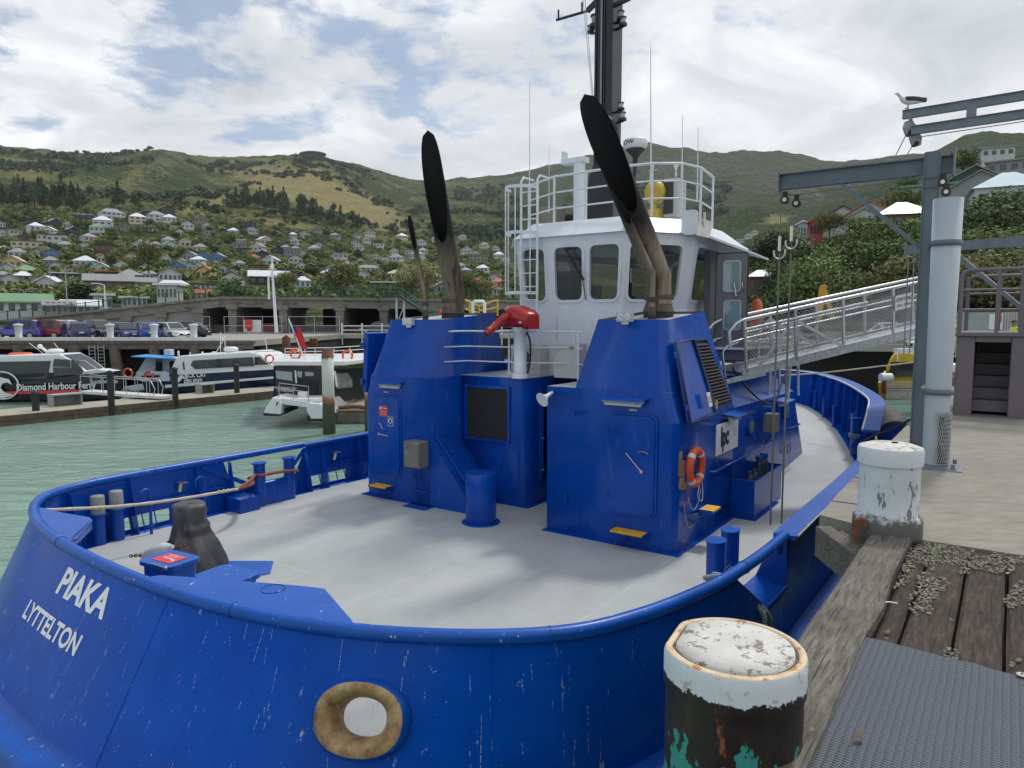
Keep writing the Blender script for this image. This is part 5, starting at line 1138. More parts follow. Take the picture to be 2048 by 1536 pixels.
# ---------------------------------------------------------------- davit with counterweight tube
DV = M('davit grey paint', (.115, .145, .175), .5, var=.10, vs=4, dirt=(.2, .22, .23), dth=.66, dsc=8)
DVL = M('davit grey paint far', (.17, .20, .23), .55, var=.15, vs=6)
TUBW = M('pale tube', (.40, .455, .50), .5, var=.05, vs=2, dirt=(.4, .43, .45), dth=.66)
DA = empty('gangway_davit', (0, 0, 0), 0, 'blue grey steel davit with braced arm and hanging wires, nearest on the wharf', 'davit')
db_ = W(1836, 905, 2, 0); ad, bd = ab(db_); zt = W(1872, 308, 1, db_.y).z
RW = Matrix.Rotation(-R(35), 3, 'Z')
mb = MB(); p0 = P(ad, bd, 0)
mb.box(p0 + ZU * (zt / 2 + .02), (.17, .15, zt), RW); mb.box(p0 + WV * .085 + ZU * (zt / 2), (.012, .19, zt), RW); mb.box(p0 - WV * .085 + ZU * (zt / 2), (.012, .19, zt), RW)
mb.prism([p0 + WV * .09 + WU * .02, p0 + WV * .24 + WU * .02, p0 + WV * .24 + WU * .02 + ZU * .18, p0 + WV * .09 + WU * .02 + ZU * .45], WU * .012); mb.build('post', DV, DA)
Larm = 1.78; zar = zt - .14
mb = MB(); e0 = p0 + WV * .22; e1 = p0 - WV * Larm
for dz in (-.095, .095): mb.beam(e0 + ZU * (zar + dz), e1 + ZU * (zar + dz), .13, .014)
mb.beam(e0 + ZU * zar, e1 + ZU * zar, .02, .19); mb.box(e1 - WV * .0 + ZU * (zar - .02), (.016, .17, .27), RW); mb.box(e0 + ZU * (zar + .03), (.016, .20, .34), RW); mb.build('arm', DV, DA)
mb = MB(); a_ = p0 - WV * 1.02 + ZU * (zar - .1); b2_ = p0 - WV * .10 + ZU * (zar - .96); mb.beam(a_, b2_, .10, .05); mb.build('brace', DV, DA)
def pulley(c, r, par, ax=WU, m=None):
    mb = MB(); mb.cyl(c - ax * .025, c + ax * .025, r, n=18, mi=0); mb.cyl(c - ax * .03, c - ax * .026, r * .5, n=12, mi=1); mb.cyl(c + ax * .026, c + ax * .03, r * .5, n=12, mi=1); mb.beam(c + ZU * r * .5, c + ZU * r * 2.0, .03, .06); return mb.build('pulley', [m or BLACK, STEEL], par)
pq = [e1 + WV * .07 + ZU * (zar - .24), e1 + WV * .22 + ZU * (zar - .30)]
for c in pq: pulley(c, .055, DA)
for c in (p0 + WV * .12 + ZU * (zar - .22) + WU * -.1, p0 + WV * .16 + ZU * (zar - .34) + WU * -.1): pulley(c, .05, DA)
GW = M('green grey wire', (.12, .17, .16), .5, .3)
for i, c in enumerate(pq):
    mb = MB(); c2 = (p0 + WV * (.12 + .04 * i) + ZU * (zar - .20 - .12 * i) + WU * -.1); mb.cyl(c + ZU * .05, c2 + ZU * .05, .006, n=5); mb.build('top_wire', GW, DA)
    mb = MB(); zl = -1.22 if i == 0 else -1.18; mb.cyl(c + WV * -.05, Vector((c.x, c.y, 1.65 + .95)) + WV * -.05, .006, n=5); mb.cyl(Vector((c.x, c.y, 2.55)) + WV * -.05, Vector((c.x, c.y, zl)) + WV * -.05, .013, n=6); mb.build('hanging_wire', M('hanging wire', (.16, .16, .15), .5, .4), DA)
    hz = W(1570, 505 - 20 * i, 1, c.y).z; hc = Vector((c.x, c.y, hz)) + WV * -.05; mb = MB(); mb.box(hc + ZU * .12, (.035, .03, .2), RW)
    mb.tube([hc + ZU * .02 + WV * (.075 * math.cos(q)) + ZU * (-.085 * math.sin(q) - .02) for q in [R(-25 + 23 * k) for k in range(11)]], .013, 6); mb.build('hook', STEEL, DA)
CW = W(1868, 932, 2, 0); ztc = W(1886, 398, 1, CW.y).z
mb = MB(); mb.lathe([(.126, .03), (.128, 1.0), (.148, ztc), (.140, ztc), (.13, ztc - .3)], CW, 36); mb.build('counterweight_tube', TUBW, DA)
for z in (W(1868, 783, 1, CW.y).z, W(1880, 487, 1, CW.y).z): mb = MB(); mb.lathe([(.143, z - .03), (.156, z - .03), (.156, z + .03), (.143, z + .03)], CW, 30); mb.beam(CW - WV * .15 + ZU * z, p0 + WV * .05 + ZU * z, .05, .06); mb.build('tube_clamp', DV, DA)
mb = MB(); z0, z1_ = .06, W(1870, 822, 1, CW.y).z
for i in range(-5, 6):
    for s_ in (-1, 1):
        pts = []
        for k in range(14):
            t = k / 13; a = R(-62 + 9 * i + s_ * 90 * (t - .5) * .6); 
            if -130 < math.degrees(a) < 5: pts.append(CW + Vector((.146 * math.cos(a), .146 * math.sin(a), lerp(z0, z1_, t))))
        if len(pts) > 2: mb.tube(pts, .004, 4, caps=False)
mb.build('mesh_guard', GALV, DA)
mb = MB()
mb.add([CW + Vector((.140 * math.cos(R(a)), .140 * math.sin(R(a)), z)) for z in (.05, z1_ - .05) for a in range(-110, 0, 10)], [(i, i + 1, i + 12, i + 11) for i in range(10)], 0, True); mb.build('guard_slot', M('slot dark', (.09, .10, .10), .7), DA)
mb = MB(); mb.box(CW + Vector((0, 0, .012)) + WV * -.08, (.62, .42, .024), RW); mb.box(CW + Vector((0, 0, -.0)) + WV * -.08, (.72, .52, .02), RW)
for s1 in (-1, 1):
    for s2 in (-1, 1): q = CW + WV * (-.08 + .27 * s1) + WU * (.17 * s2); mb.cyl(q, q + ZU * .07, .022, n=8)
mb.build('base_plate', DVL, DA)
# ---------------------------------------------------------------- second davit and the high beam with the gull
D2 = empty('gangway_davit', (0, 0, 0), 0, 'second blue grey davit with a lower arm, beyond the purple grey stair platform', 'davit')
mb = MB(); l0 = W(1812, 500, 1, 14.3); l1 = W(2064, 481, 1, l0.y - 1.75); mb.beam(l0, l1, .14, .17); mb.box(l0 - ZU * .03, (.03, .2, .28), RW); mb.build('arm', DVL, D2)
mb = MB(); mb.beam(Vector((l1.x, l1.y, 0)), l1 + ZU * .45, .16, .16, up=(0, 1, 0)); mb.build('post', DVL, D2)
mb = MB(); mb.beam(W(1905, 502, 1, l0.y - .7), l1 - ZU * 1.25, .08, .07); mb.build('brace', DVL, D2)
for i in range(2):
    mb = MB(); mb.cyl(l0 + ZU * (-.15 - .1 * i) + WV * .1, l1 + ZU * (-.02 - .1 * i), .010, n=5); mb.build('top_wire', ROPEG, D2); mb = MB(); q = l0 + ZU * -.15 + WV * (.05 + .1 * i); mb.cyl(q, q - ZU * 1.9, .012, n=5); mb.build('hanging_wire', ROPEG, D2)
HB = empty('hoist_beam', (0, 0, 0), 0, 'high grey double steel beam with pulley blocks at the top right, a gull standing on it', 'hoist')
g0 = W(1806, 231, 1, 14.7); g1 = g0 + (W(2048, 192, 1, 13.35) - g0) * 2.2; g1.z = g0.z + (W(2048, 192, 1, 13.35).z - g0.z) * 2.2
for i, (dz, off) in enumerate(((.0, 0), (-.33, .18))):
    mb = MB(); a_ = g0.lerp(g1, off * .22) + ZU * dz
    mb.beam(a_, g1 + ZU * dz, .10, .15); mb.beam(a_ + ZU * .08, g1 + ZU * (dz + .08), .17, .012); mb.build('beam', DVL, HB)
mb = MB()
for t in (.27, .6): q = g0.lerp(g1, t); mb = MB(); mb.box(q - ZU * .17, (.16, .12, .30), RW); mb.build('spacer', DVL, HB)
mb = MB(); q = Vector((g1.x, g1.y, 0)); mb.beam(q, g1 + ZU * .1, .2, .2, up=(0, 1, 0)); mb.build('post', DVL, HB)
def block(px, py, r):
    c = W(px, py, 1, 14.6); mb = MB(); mb.prism([c + Vector((x * r, 0, z * r)) for x, z in ((-.6, .9), (.2, 1.1), (.8, .2), (.7, -.9), (.1, -1.1), (-.5, -.7), (-.8, .1))], (0, .08, 0)); mb.cyl(c + Vector((0, -.02, -.1)), c + Vector((0, .1, -.1)), r * .35, n=12, mi=1); mb.beam(c + ZU * r, c + ZU * (r * 1.9) - Vector((.06, 0, 0)), .05, .05); mb.build('pulley_block', [M('block grey', (.28, .29, .32), .5), BLACK], HB)
block(1821, 256, .15); block(1833, 277, .14)
mb = MB(); mb.cyl(W(1816, 262, 1, 14.6), W(1792, 310, 1, 15.6), .010, n=5); mb.cyl(W(1829, 285, 1, 14.6), W(1814, 310, 1, 15.6), .010, n=5); mb.build('block_wire', GW, HB)
mb = MB(); mb.cyl(W(1838, 274, 1, 14.6), W(2060, 241, 1, 13.4), .010, n=5); mb.build('block_wire', GW, HB)
# ================================================================ gangway
GA = W(1484, 748, 1, 15.0); GB = W(1905, 646, 1, 16.6)
GY = empty('gangway', (0, 0, 0), 0, 'galvanised mesh sided gangway sloping from the tug up to the wharf platform', 'gangway')
gd = (GB - GA).normalized(); gs = Vector((-gd.y, gd.x, 0)).normalized()   # gs points away from camera
GL = (GB - GA).length
def gp(t, h, s=0): return GA + gd * (t * GL) + ZU * h + gs * s
for si, s in enumerate((0, .85)):
    mb = MB(); mb.beam(gp(0, .0, s), gp(1, 0, s), .05, .19); mb.beam(gp(0, .09, s), gp(1, .09, s), .08, .012); mb.beam(gp(-.07, -.08, s), gp(.1, -.10, s), .06, .10)
    mb.build('side_beam', M('tread plate galv', (.42, .46, .50), .45, .6, var=.3, vs=14, bmp=.8, bs_=45), GY)
    mb = MB(); mb.tube([gp(-.055, .62, s), gp(-.06, .95, s), gp(-.03, 1.10, s), gp(.0, 1.14, s), gp(1, 1.12, s)], .038, 10); mb.build('handrail', ALU, GY)
    mb = MB(); mb.tube([gp(.0, .93, s - .02), gp(.56, .93, s - .02)], .034, 10) if si == 0 else None; mb.tube([gp(-.06, .72, s), gp(.0, .74, s), gp(1, .72, s)], .024, 8); mb.build('mid_rail', ALU, GY)
    mb = MB(); mb.tube([gp(-.07, .0, s), gp(-.085, .55, s), gp(-.07, .66, s), gp(-.02, .70, s)], .02, 8); mb.build('end_rail', ALU, GY)
    for t in (.02, .24, .46, .70, .95): mb = MB(); mb.beam(gp(t, .0, s), gp(t - .015, 1.12, s), .05, .05, up=gs); mb.build('stanchion', ALU, GY)
    for t0, t1 in ((.07, .22), (.45, .22)): mb = MB(); mb.beam(gp(t0, .08, s - .03), gp(t1, .92, s - .03), .012, .07, up=ZU); mb.build('diagonal_brace', GALV, GY)
    mb = MB(); n = 74; hm = .86
    def seg(t0, t1): mb.beam(gp(t0[0], t0[1], s), gp(t1[0], t1[1], s), .006, .006)
    for k in range(-int(hm / .085), int(GL / .085)):
        x = k * .085; x0, x1 = x / GL, (x + hm) / GL; z0_, z1_ = .09, .09 + hm
        if x0 < .03: z0_ += (.03 - x0) * GL; x0 = .03
        if x1 > .99: z1_ -= (x1 - .99) * GL; x1 = .99
        if x1 > x0: seg((x0, z0_), (x1, z1_)); seg((x0, .18 + hm - z0_), (x1, .18 + hm - z1_))
    mb.build('wire_mesh', M('mesh wire', (.45, .46, .46), .5, .5), GY)
mb = MB(); mb.beam(gp(0, .03, .42), gp(1, .03, .42), .80, .03); mb.build('walkway', GALV, GY)
c = W(1808, 603, 1, gp(.77, 0).y - .12); mb = MB(); plate(mb, c, gd, ZU, .50, .33, .01, .006); sg = mb.build('load_sign', SIGNW, GY)
lettering('GWY042', .12, DARK, sg, c + ZU * .06, gd, gd.cross(-gs).normalized() * -1 if False else ZU, bold=.02, off=.01); lettering('SWL: 320KG', .075, DARK, sg, c - ZU * .07, gd, ZU, bold=.02, off=.01)
# ================================================================ stair platform
PG = M('mauve grey steel', (.155, .135, .150), .55, var=.08, vs=2)
SP = empty('stair_platform', (0, 0, 0), 0, 'mauve grey steel stair tower with guard rails where the gangway lands', 'platform')
fo_ = W(1905, 829, 2, 0); SP.location = fo_; SP.rotation_euler = (0, 0, -R(35)); z_top = W(1925, 664, 1, fo_.y).z; zr = W(1925, 541, 1, fo_.y).z; DP = 2.2; XR = 1.05
for a_, b_ in ((0, .27), (.78, XR)):
    mb = MB(); mb.bb((a_, 0, 0), (b_, .16, z_top - .06)); mb.bb((a_, .16, 0), (a_ + .05, DP, z_top - .06)); mb.bb((b_ - .05, .16, 0), (b_, DP, z_top - .06)); mb.build('column', PG, SP, bev=.025)
mb = MB(); mb.bb((-.06, -.05, z_top - .07), (XR + .08, DP, z_top)); mb.bb((.27, .02, z_top - .17), (.78, .12, z_top - .07)); mb.build('deck', PG, SP, bev=.01)
mb = MB(); mb.bb((-.1, -.12, .0), (XR + .1, 0, .02)); mb.build('base_frame', PG, SP)
for k in range(6): z = .22 + k * .20; y = .3 + k * .24; mb = MB(); mb.bb((.26, y, z), (.79, y + .26, z + .03)); mb.bb((.26, y, z - .16), (.79, y + .02, z)); mb.build('stair_tread', PG, SP)
mb = MB(); mb.bb((.05, DP - .05, 0), (XR - .05, DP, z_top)); mb.build('back_panel', M('mauve dark', (.06, .052, .058), .7), SP)
for y, nm in ((0, 'guard_rail'), (DP, 'rear_rail')):
    mb = MB(); mb.tube([(.03, y, z_top), (.03, y, zr - .1), (.06, y, zr - .03), (.13, y, zr), (XR + .3, y, zr)], .036, 10)
    for z in (lerp(z_top, zr, .36), lerp(z_top, zr, .68)): mb.cyl((.03, y, z), (XR + .3, y, z), .022, n=8)
    mb.build(nm, PG, SP)
    for x in (.56, .90): mb = MB(); mb.bb((x - .03, y - .035, z_top), (x + .03, y + .035, zr)); mb.build('rail_post', PG, SP)
mb = MB(); q = W(1902, 560, 1, 15.2); mb.cyl((q.x, 15.2, 0), (q.x, 15.2, W(1902, 562, 1, 15.2).z), .05, n=12); tag(mb.build('slim_post', M('pale post', (.48, .46, .43), .6)), 'slim pale post between the tall white tube and the stair platform', 'post')
# ================================================================ lifebuoy and heaving line on the casing (world space things)
def tw(p): return TM @ Vector(p)
def wbuild(mb, name, mats, lab, cat, grp=None, **k): o = mb.build(name, mats, None, M=TM, **k); return tag(o, lab, cat, grp)
lc = T(1391, 934, 1, -.12); lb = empty('lifebuoy', (0, 0, 0), 0, 'orange lifebuoy with silver bands hung on the blue casing beside the company board', 'lifebuoy')
def torus(mb, c, ex, ey, Rr, r, n=36, m=12, mi=0, a0=0, a1=360):
    c = Vector(c); ex = Vector(ex); ey = Vector(ey); pts = [c + ex * (Rr * math.cos(R(a))) + ey * (Rr * math.sin(R(a))) for a in np.linspace(a0, a1, n + (0 if a1 - a0 >= 360 else 1), endpoint=not (a1 - a0 >= 360))]
    return mb.tube(pts, r, m, mi=mi, closed=a1 - a0 >= 360)
mb = MB(); torus(mb, lc, (1, 0, 0), ZU, .295, .072); mb.build('ring', ORANGE, lb, M=TM)
for a in (45, 135, 225, 315): mb = MB(); torus(mb, lc, (1, 0, 0), ZU, .295, .0745, n=6, a0=a - 7, a1=a + 7); mb.build('band', M('silver band', (.62, .64, .66), .35), lb, M=TM)
mb = MB(); mb.tube(crom([lc + Vector((.0, -.08, -.32)), lc + Vector((-.1, -.09, -.50)), lc + Vector((.1, -.09, -.62)), lc + Vector((.2, -.07, -.48)), lc + Vector((.3, 0, -.2))], 6), .009, 5); mb.tube(crom([lc + Vector((-.25, .03, -.5)), lc + Vector((-.2, -.04, -.72)), lc + Vector((.05, -.04, -.66)), lc + Vector((.18, -.04, -.42))], 6), .007, 5); mb.build('grab_line', ROPEW, lb, M=TM)
rc = T(1363, 930, 1, -.10); mb = MB()
for k in range(7):
    o_ = Vector((random.uniform(-.03, .03), random.uniform(-.03, .03), 0)); mb.tube(crom([rc + o_ + Vector((-.03, 0, .24)), rc + o_ + Vector((-.05, 0, .1)), rc + o_ * .5 + Vector((0, 0, -.02)), rc + o_ + Vector((.02, -.02, -.25)), rc + o_ * 2 + Vector((.05, -.03, -.38)), rc + o_ + Vector((-.03, 0, -.40)), rc + o_ + Vector((0, 0, -.22))], 5), .011, 5)
for k in range(9): torus(mb, rc + ZU * (.06 - .03 * k), (1, 0, 0), (0, 1, 0), .045, .012, n=10, m=5)
wbuild(mb, 'rope_coil', M('brown rope', (.30, .17, .09), .9, var=.25, vs=30), 'bundled brown heaving line hanging left of the lifebuoy', 'rope')
mb = MB(); mb.tube(crom([T(1368, 1008, 1, -.02), T(1372, 1040, 1, -.03), T(1380, 1055, 1, -.06), T(1400, 1035, 1, -.05)], 6), .007, 5); wbuild(mb, 'loose_line', ROPEW, 'thin pale line dangling under the lifebuoy', 'rope')
# ================================================================ winch cover, float, chain
TARP = M('grey tarpaulin', (.062, .064, .067), .45, var=.2, vs=5, bmp=.6, bs_=9)
t0 = Vector((-5.28, 6.02, 0)); mb = MB(); rows = []
for j in range(30):
    t = j / 29; z = .10 + t * 1.02; row = []
    for i in range(60):
        a = 2 * math.pi * i / 60; w = lerp(.45, .245, sst(.05, .75, t)) + (.07 * sst(.75, .2, t) if math.cos(a - R(-90)) > .2 else 0)
        fold = .032 * math.sin(a * 7 + t * 5) * (1 - t) ** .5 + .05 * noise.noise(Vector((math.cos(a) * 1.5, math.sin(a) * 1.5, t * 3.0))) + .018 * math.sin(a * 17 + t * 9) * (1 - t)
        fold += .05 * max(0, 1 - abs(t - .66) / .10) * (1 if math.cos(a + R(60)) > 0 else 0)
        row.append(t0 + Vector(((w + fold) * math.cos(a), (w + fold) * math.sin(a) * 1.0, z)))
    rows.append(row)
top = [t0 + (p - t0) * .9 + ZU * .05 * 0 for p in rows[-1]]; rows.append([Vector((lerp(p.x, t0.x, .12), lerp(p.y, t0.y, .12), 1.15)) for p in rows[-1]]); rows.append([Vector((lerp(p.x, t0.x, .9), lerp(p.y, t0.y, .9), 1.14 + .015 * noise.noise(p * 9))) for p in rows[-1]])
mb.grid(rows, 0, True); mb.ball(t0 + Vector((-.36, -.02, .55)), (.05, .10, .08), mi=1)
wbuild(mb, 'winch_cover', [TARP, DARK], 'dark grey tarpaulin cover tied over a capstan on the aft deck', 'cover')
mb = MB(); mb.prism([(-4.6, 4.95, .004), (-4.2, 5.4, .004), (-5.1, 6.7, .004), (-5.7, 6.2, .004), (-5.5, 5.4, .004)], (0, 0, .012)); mb.cyl((t0.x, t0.y, 0), (t0.x, t0.y, .22), .36, n=28); mb.build('winch_base', BLUEW, TUG)
fa, fb = T(285, 1122, 2, .30), T(343, 1094, 2, .62); mb = MB(); d = (fb - fa); mid_ = (fa + fb) / 2; q = d.to_track_quat('Z', 'Y').to_matrix(); L = .62
mb.lathe([(.01, -L / 2 - .04), (.09, -L / 2), (.125, -L / 2 + .1), (.135, 0), (.12, L / 2 - .12), (.07, L / 2 - .02), (.03, L / 2 + .02), (.03, L / 2 + .06)], fb - d.normalized() * .34, 24, 0, q); wbuild(mb, 'float_buoy', M('pale grey float', (.50, .53, .55), .35), 'pale grey oval float threaded on the rusty chain by the winch cover', 'float')
ch = MB(); ca, cb = T(262, 1112, 2, .25), T(383, 1086, 2, .68)
n = 26
for k in range(n):
    c = ca.lerp(cb, k / (n - 1)) - ZU * (.05 * math.sin(math.pi * k / (n - 1))); dd = (cb - ca).normalized(); s1 = dd.cross(ZU).normalized() if k % 2 else ZU
    pts = [c + dd * (.040 * math.cos(a)) + s1 * (.022 * math.sin(a)) for a in [2 * math.pi * q / 10 for q in range(10)]]; ch.tube(pts, .009, 6, closed=True)
wbuild(ch, 'chain', RUST, 'rusty chain running from the winch cover through the pale float', 'chain')
# ================================================================ ropes
def rope(pts, r, mat, name, lab, world=False, per=10, n=8, cat='rope'):
    mb = MB(); C = crom(pts, per); mb.tube(C, [r * (1 + .10 * math.sin(i * 1.9)) for i in range(len(C))], n)
    o = mb.build(name, mat, None, M=None if world else TM); return tag(o, lab, cat)
r0, r1 = T(105, 1026, 2, 1.0), T(475, 978, 2, .78)
RP1 = [r0 + Vector((-.1, .1, .05)), r0.lerp(r1, .33) - ZU * .035, r0.lerp(r1, .66) - ZU * .045, r1]
rope(RP1, .028, ROPEW, 'mooring_rope', 'pale mooring rope stretched along the port quarter to the twin bollard')
mb = MB()
for k in range(5): c = r1.lerp(r0, .03 * k); torus(mb, c, (0, 1, 0), ZU, .02, .014, n=10, m=6)
C = crom([r1, T(500, 962, 2, .80), Vector((-2.26, 8.62, .72)), Vector((-2.12, 8.56, .70)), Vector((-1.7, 8.54, .70)), Vector((-1.3, 8.54, .66)), Vector((-1.14, 8.62, .62)), Vector((-1.12, 8.8, .62))], 7); mb.tube(C, .034, 8, mi=1)
C = crom([r1, T(505, 968, 2, .72), Vector((-2.28, 8.72, .62)), Vector((-2.20, 8.88, .62)), Vector((-1.5, 8.9, .62)), Vector((-1.15, 8.85, .6))], 7); mb.tube(C, .032, 8, mi=1)
wbuild(mb, 'chafe_sleeve', [ROPEW, M('red brown sleeve', (.22, .055, .035), .7, var=.2, bmp=.3)], 'red brown chafing sleeve looped round the twin blue bollard on the port side', 'rope sleeve')
rope([Vector((-2.35, -1.35, .6)), Vector((-2.35, -1.7, .66)), HS(findS(-2.45, False), .36) + Vector((0, -.04, .03)), HS(findS(-2.55, False), .1) + Vector((0, -.12, 0)), HS(findS(-2.6, False), -.3) + Vector((0, -.5, -.1)), TMI @ Vector((1.0, 2.95, -1.3))], .035, ROPEG, 'mooring_rope', 'thick grey green rope led through the starboard mooring gap')
rope([Vector((-2.0, -1.36, .55)), Vector((-2.2, -1.6, .60)), HS(findS(-2.35, False), .34) + Vector((0, -.04, .03)), HS(findS(-2.6, False), .0) + Vector((0, -.2, 0)), TMI @ Vector((1.02, 2.92, -1.6))], .03, ROPEG, 'mooring_rope', 'thinner grey rope beside the thick one in the starboard mooring gap')
rope([T(1500, 1045, 2, .02), T(1590, 955 + 20, 2, .02)][:0] or [T(1562, 955, 2, .03), T(1572, 945, 2, .03), T(1585, 934, 2, .03), T(1615, 932, 2, .03), T(1638, 935, 2, .03), T(1642, 946, 2, .03), T(1655, 952, 2, .03), T(1672, 952, 2, .05)], .024, BLACK, 'hose', 'black hose curving over the grey side deck beside the blue deckhouse', cat='hose')
q1 = tw((11.0, -.88, .75)); e_ = W(1815, 843, 1, 11.3)
rope([W(1722, 884, 1, 15.0), W(1745, 872, 1, 14.0), W(1775, 862, 1, 12.8), W(1800, 850, 1, 11.8), W(1822, 838, 1, 11.0)], .020, BLACK, 'shore_cable', 'black cable rising from the tug rail to the grey davit post', world=True, cat='cable')
bp = Vector((11.0, -.88, 0)); bp = None
mb = MB(); c = Vector((fb0.x, fb0.y, .85)); torus(mb, c, (1, 0, 0), (0, 1, 0), .20, .03, n=20, m=7); torus(mb, c + ZU * .06, (1, 0, 0), (0, 1, 0), .20, .03, n=20, m=7); mb.tube(crom([c + Vector((-.2, 0, 0)), c + Vector((-.35, .1, -.2)), c + Vector((-.38, .12, -.33)), c + Vector((-.25, .1, -.3))], 5), .015, 6)
mb.tube(crom([c + Vector((0, -.2, .0)), c + Vector((.6, -.35, .05)), c + Vector((1.4, -.5, .1)), c + Vector((2.6, -1.2, .2))], 6), .03, 7); wbuild(mb, 'mooring_rope', ROPEG, 'blue green mooring rope wound on the forward starboard bollard', 'rope')
rope([W(1560, 751, 1, 24), W(1640, 746, 1, 22), W(1740, 735, 1, 21), W(1850, 722, 1, 20.5), W(1912, 713, 1, 20)], .022, ROPEW, 'bow_line', 'long pale bow line running from the tug over to the far white bollard', world=True)
rope([W(1465, 735, 1, 15.0), W(1480, 760, 1, 15.4), W(1520, 800, 1, 15.9), W(1548, 806, 1, 15.9), W(1562, 770, 1, 16.3), W(1572, 745, 1, 16.8)], .02, BLACK, 'power_lead', 'black lead drooping over the sloped blue deckhouse top', world=True, cat='cable')
o = rope([W(1900, 758, 1, 17.6), W(1925, 752, 1, 17.4), W(1935, 748, 1, 17.4)], .05, ROPEG, 'rope_pile', 'heap of blue green rope beside the stair platform', world=True)
fb_ = W(1898, 788, 1, 18.2); fb_.z = 0
FBo = empty('white_bollard', fb_, 0, 'small weathered white bollard between the stair platform and the yellow boat', 'bollard')
mb = MB(); zc_ = W(1898, 727, 1, 18.2).z; mb.lathe([(.33, 0), (.31, zc_ - .2)], (0, 0, 0), 24); mb.build('shaft', M('peeled grey bollard', (.25, .25, .24), .8, var=.4, vs=5), FBo); mb = MB(); mb.lathe([(.36, zc_ - .2), (.36, zc_ - .02), (.3, zc_), (.01, zc_ + .01)], (0, 0, 0), 24); mb.build('cap', SIGNW, FBo)
# ================================================================ seagull
GUL = empty('seagull', (0, 0, 0), 0, 'black backed gull standing on the end of the high grey beam', 'bird')
gc = W(1817, 203, 1, 14.72)
mb = MB(); prof = [(-.30, .0, .012, .010), (-.26, .005, .035, .03), (-.18, .01, .06, .055), (-.06, .015, .078, .075), (.04, .015, .075, .075), (.12, .035, .058, .06), (.165, .075, .042, .045), (.19, .115, .036, .038), (.215, .145, .036, .037), (.245, .152, .028, .028), (.262, .148, .012, .012)]
def gpt(x, y, z): return gc + Vector((-x, y, z))
mb.grid([[gpt(x + .0, w * math.cos(a), z + h * math.sin(a)) for a in [2 * math.pi * i / 16 for i in range(16)]] for x, z, w, h in prof], 0, True); mb.build('body', SIGNW, GUL)
mb = MB()
for s_ in (-1, 1): mb.grid([[gpt(x, s_ * (w + .012 * (1 - abs(k - 1))), z + dz) for k, dz in enumerate((.05, .0, -.035))] for x, z, w in ((.10, .03, .05), (.04, .03, .075), (-.06, .03, .08), (-.16, .025, .068), (-.25, .02, .04), (-.36, .025, .008))], 0); 
mb.grid([[gpt(x, y * w, z + .055 - abs(y) * .02) for y in (-1, 0, 1)] for x, z, w in ((.09, .03, .045), (-.05, .038, .06), (-.17, .028, .05), (-.30, .0, .01))]); mb.build('wing', M('gull slate', (.03, .03, .035), .6), GUL)
mb = MB(); mb.cyl(gpt(.262, 0, .148), gpt(.305, 0, .140), .011, .004, n=8); mb.build('beak', YEL, GUL); mb = MB(); [mb.ball(gpt(.235, s_ * .026, .158), .006) for s_ in (-1, 1)]; mb.build('eyes', DARK, GUL)
for x, s_ in ((.03, -.03), (-.02, .03)):
    mb = MB(); mb.cyl(gpt(x, s_, -.05), gpt(x, s_, -.135), .008, n=6); mb.box(gpt(x + .02, s_, -.14), (.06, .045, .008)); mb.build('leg', M('gull leg', (.5, .42, .25), .6), GUL)
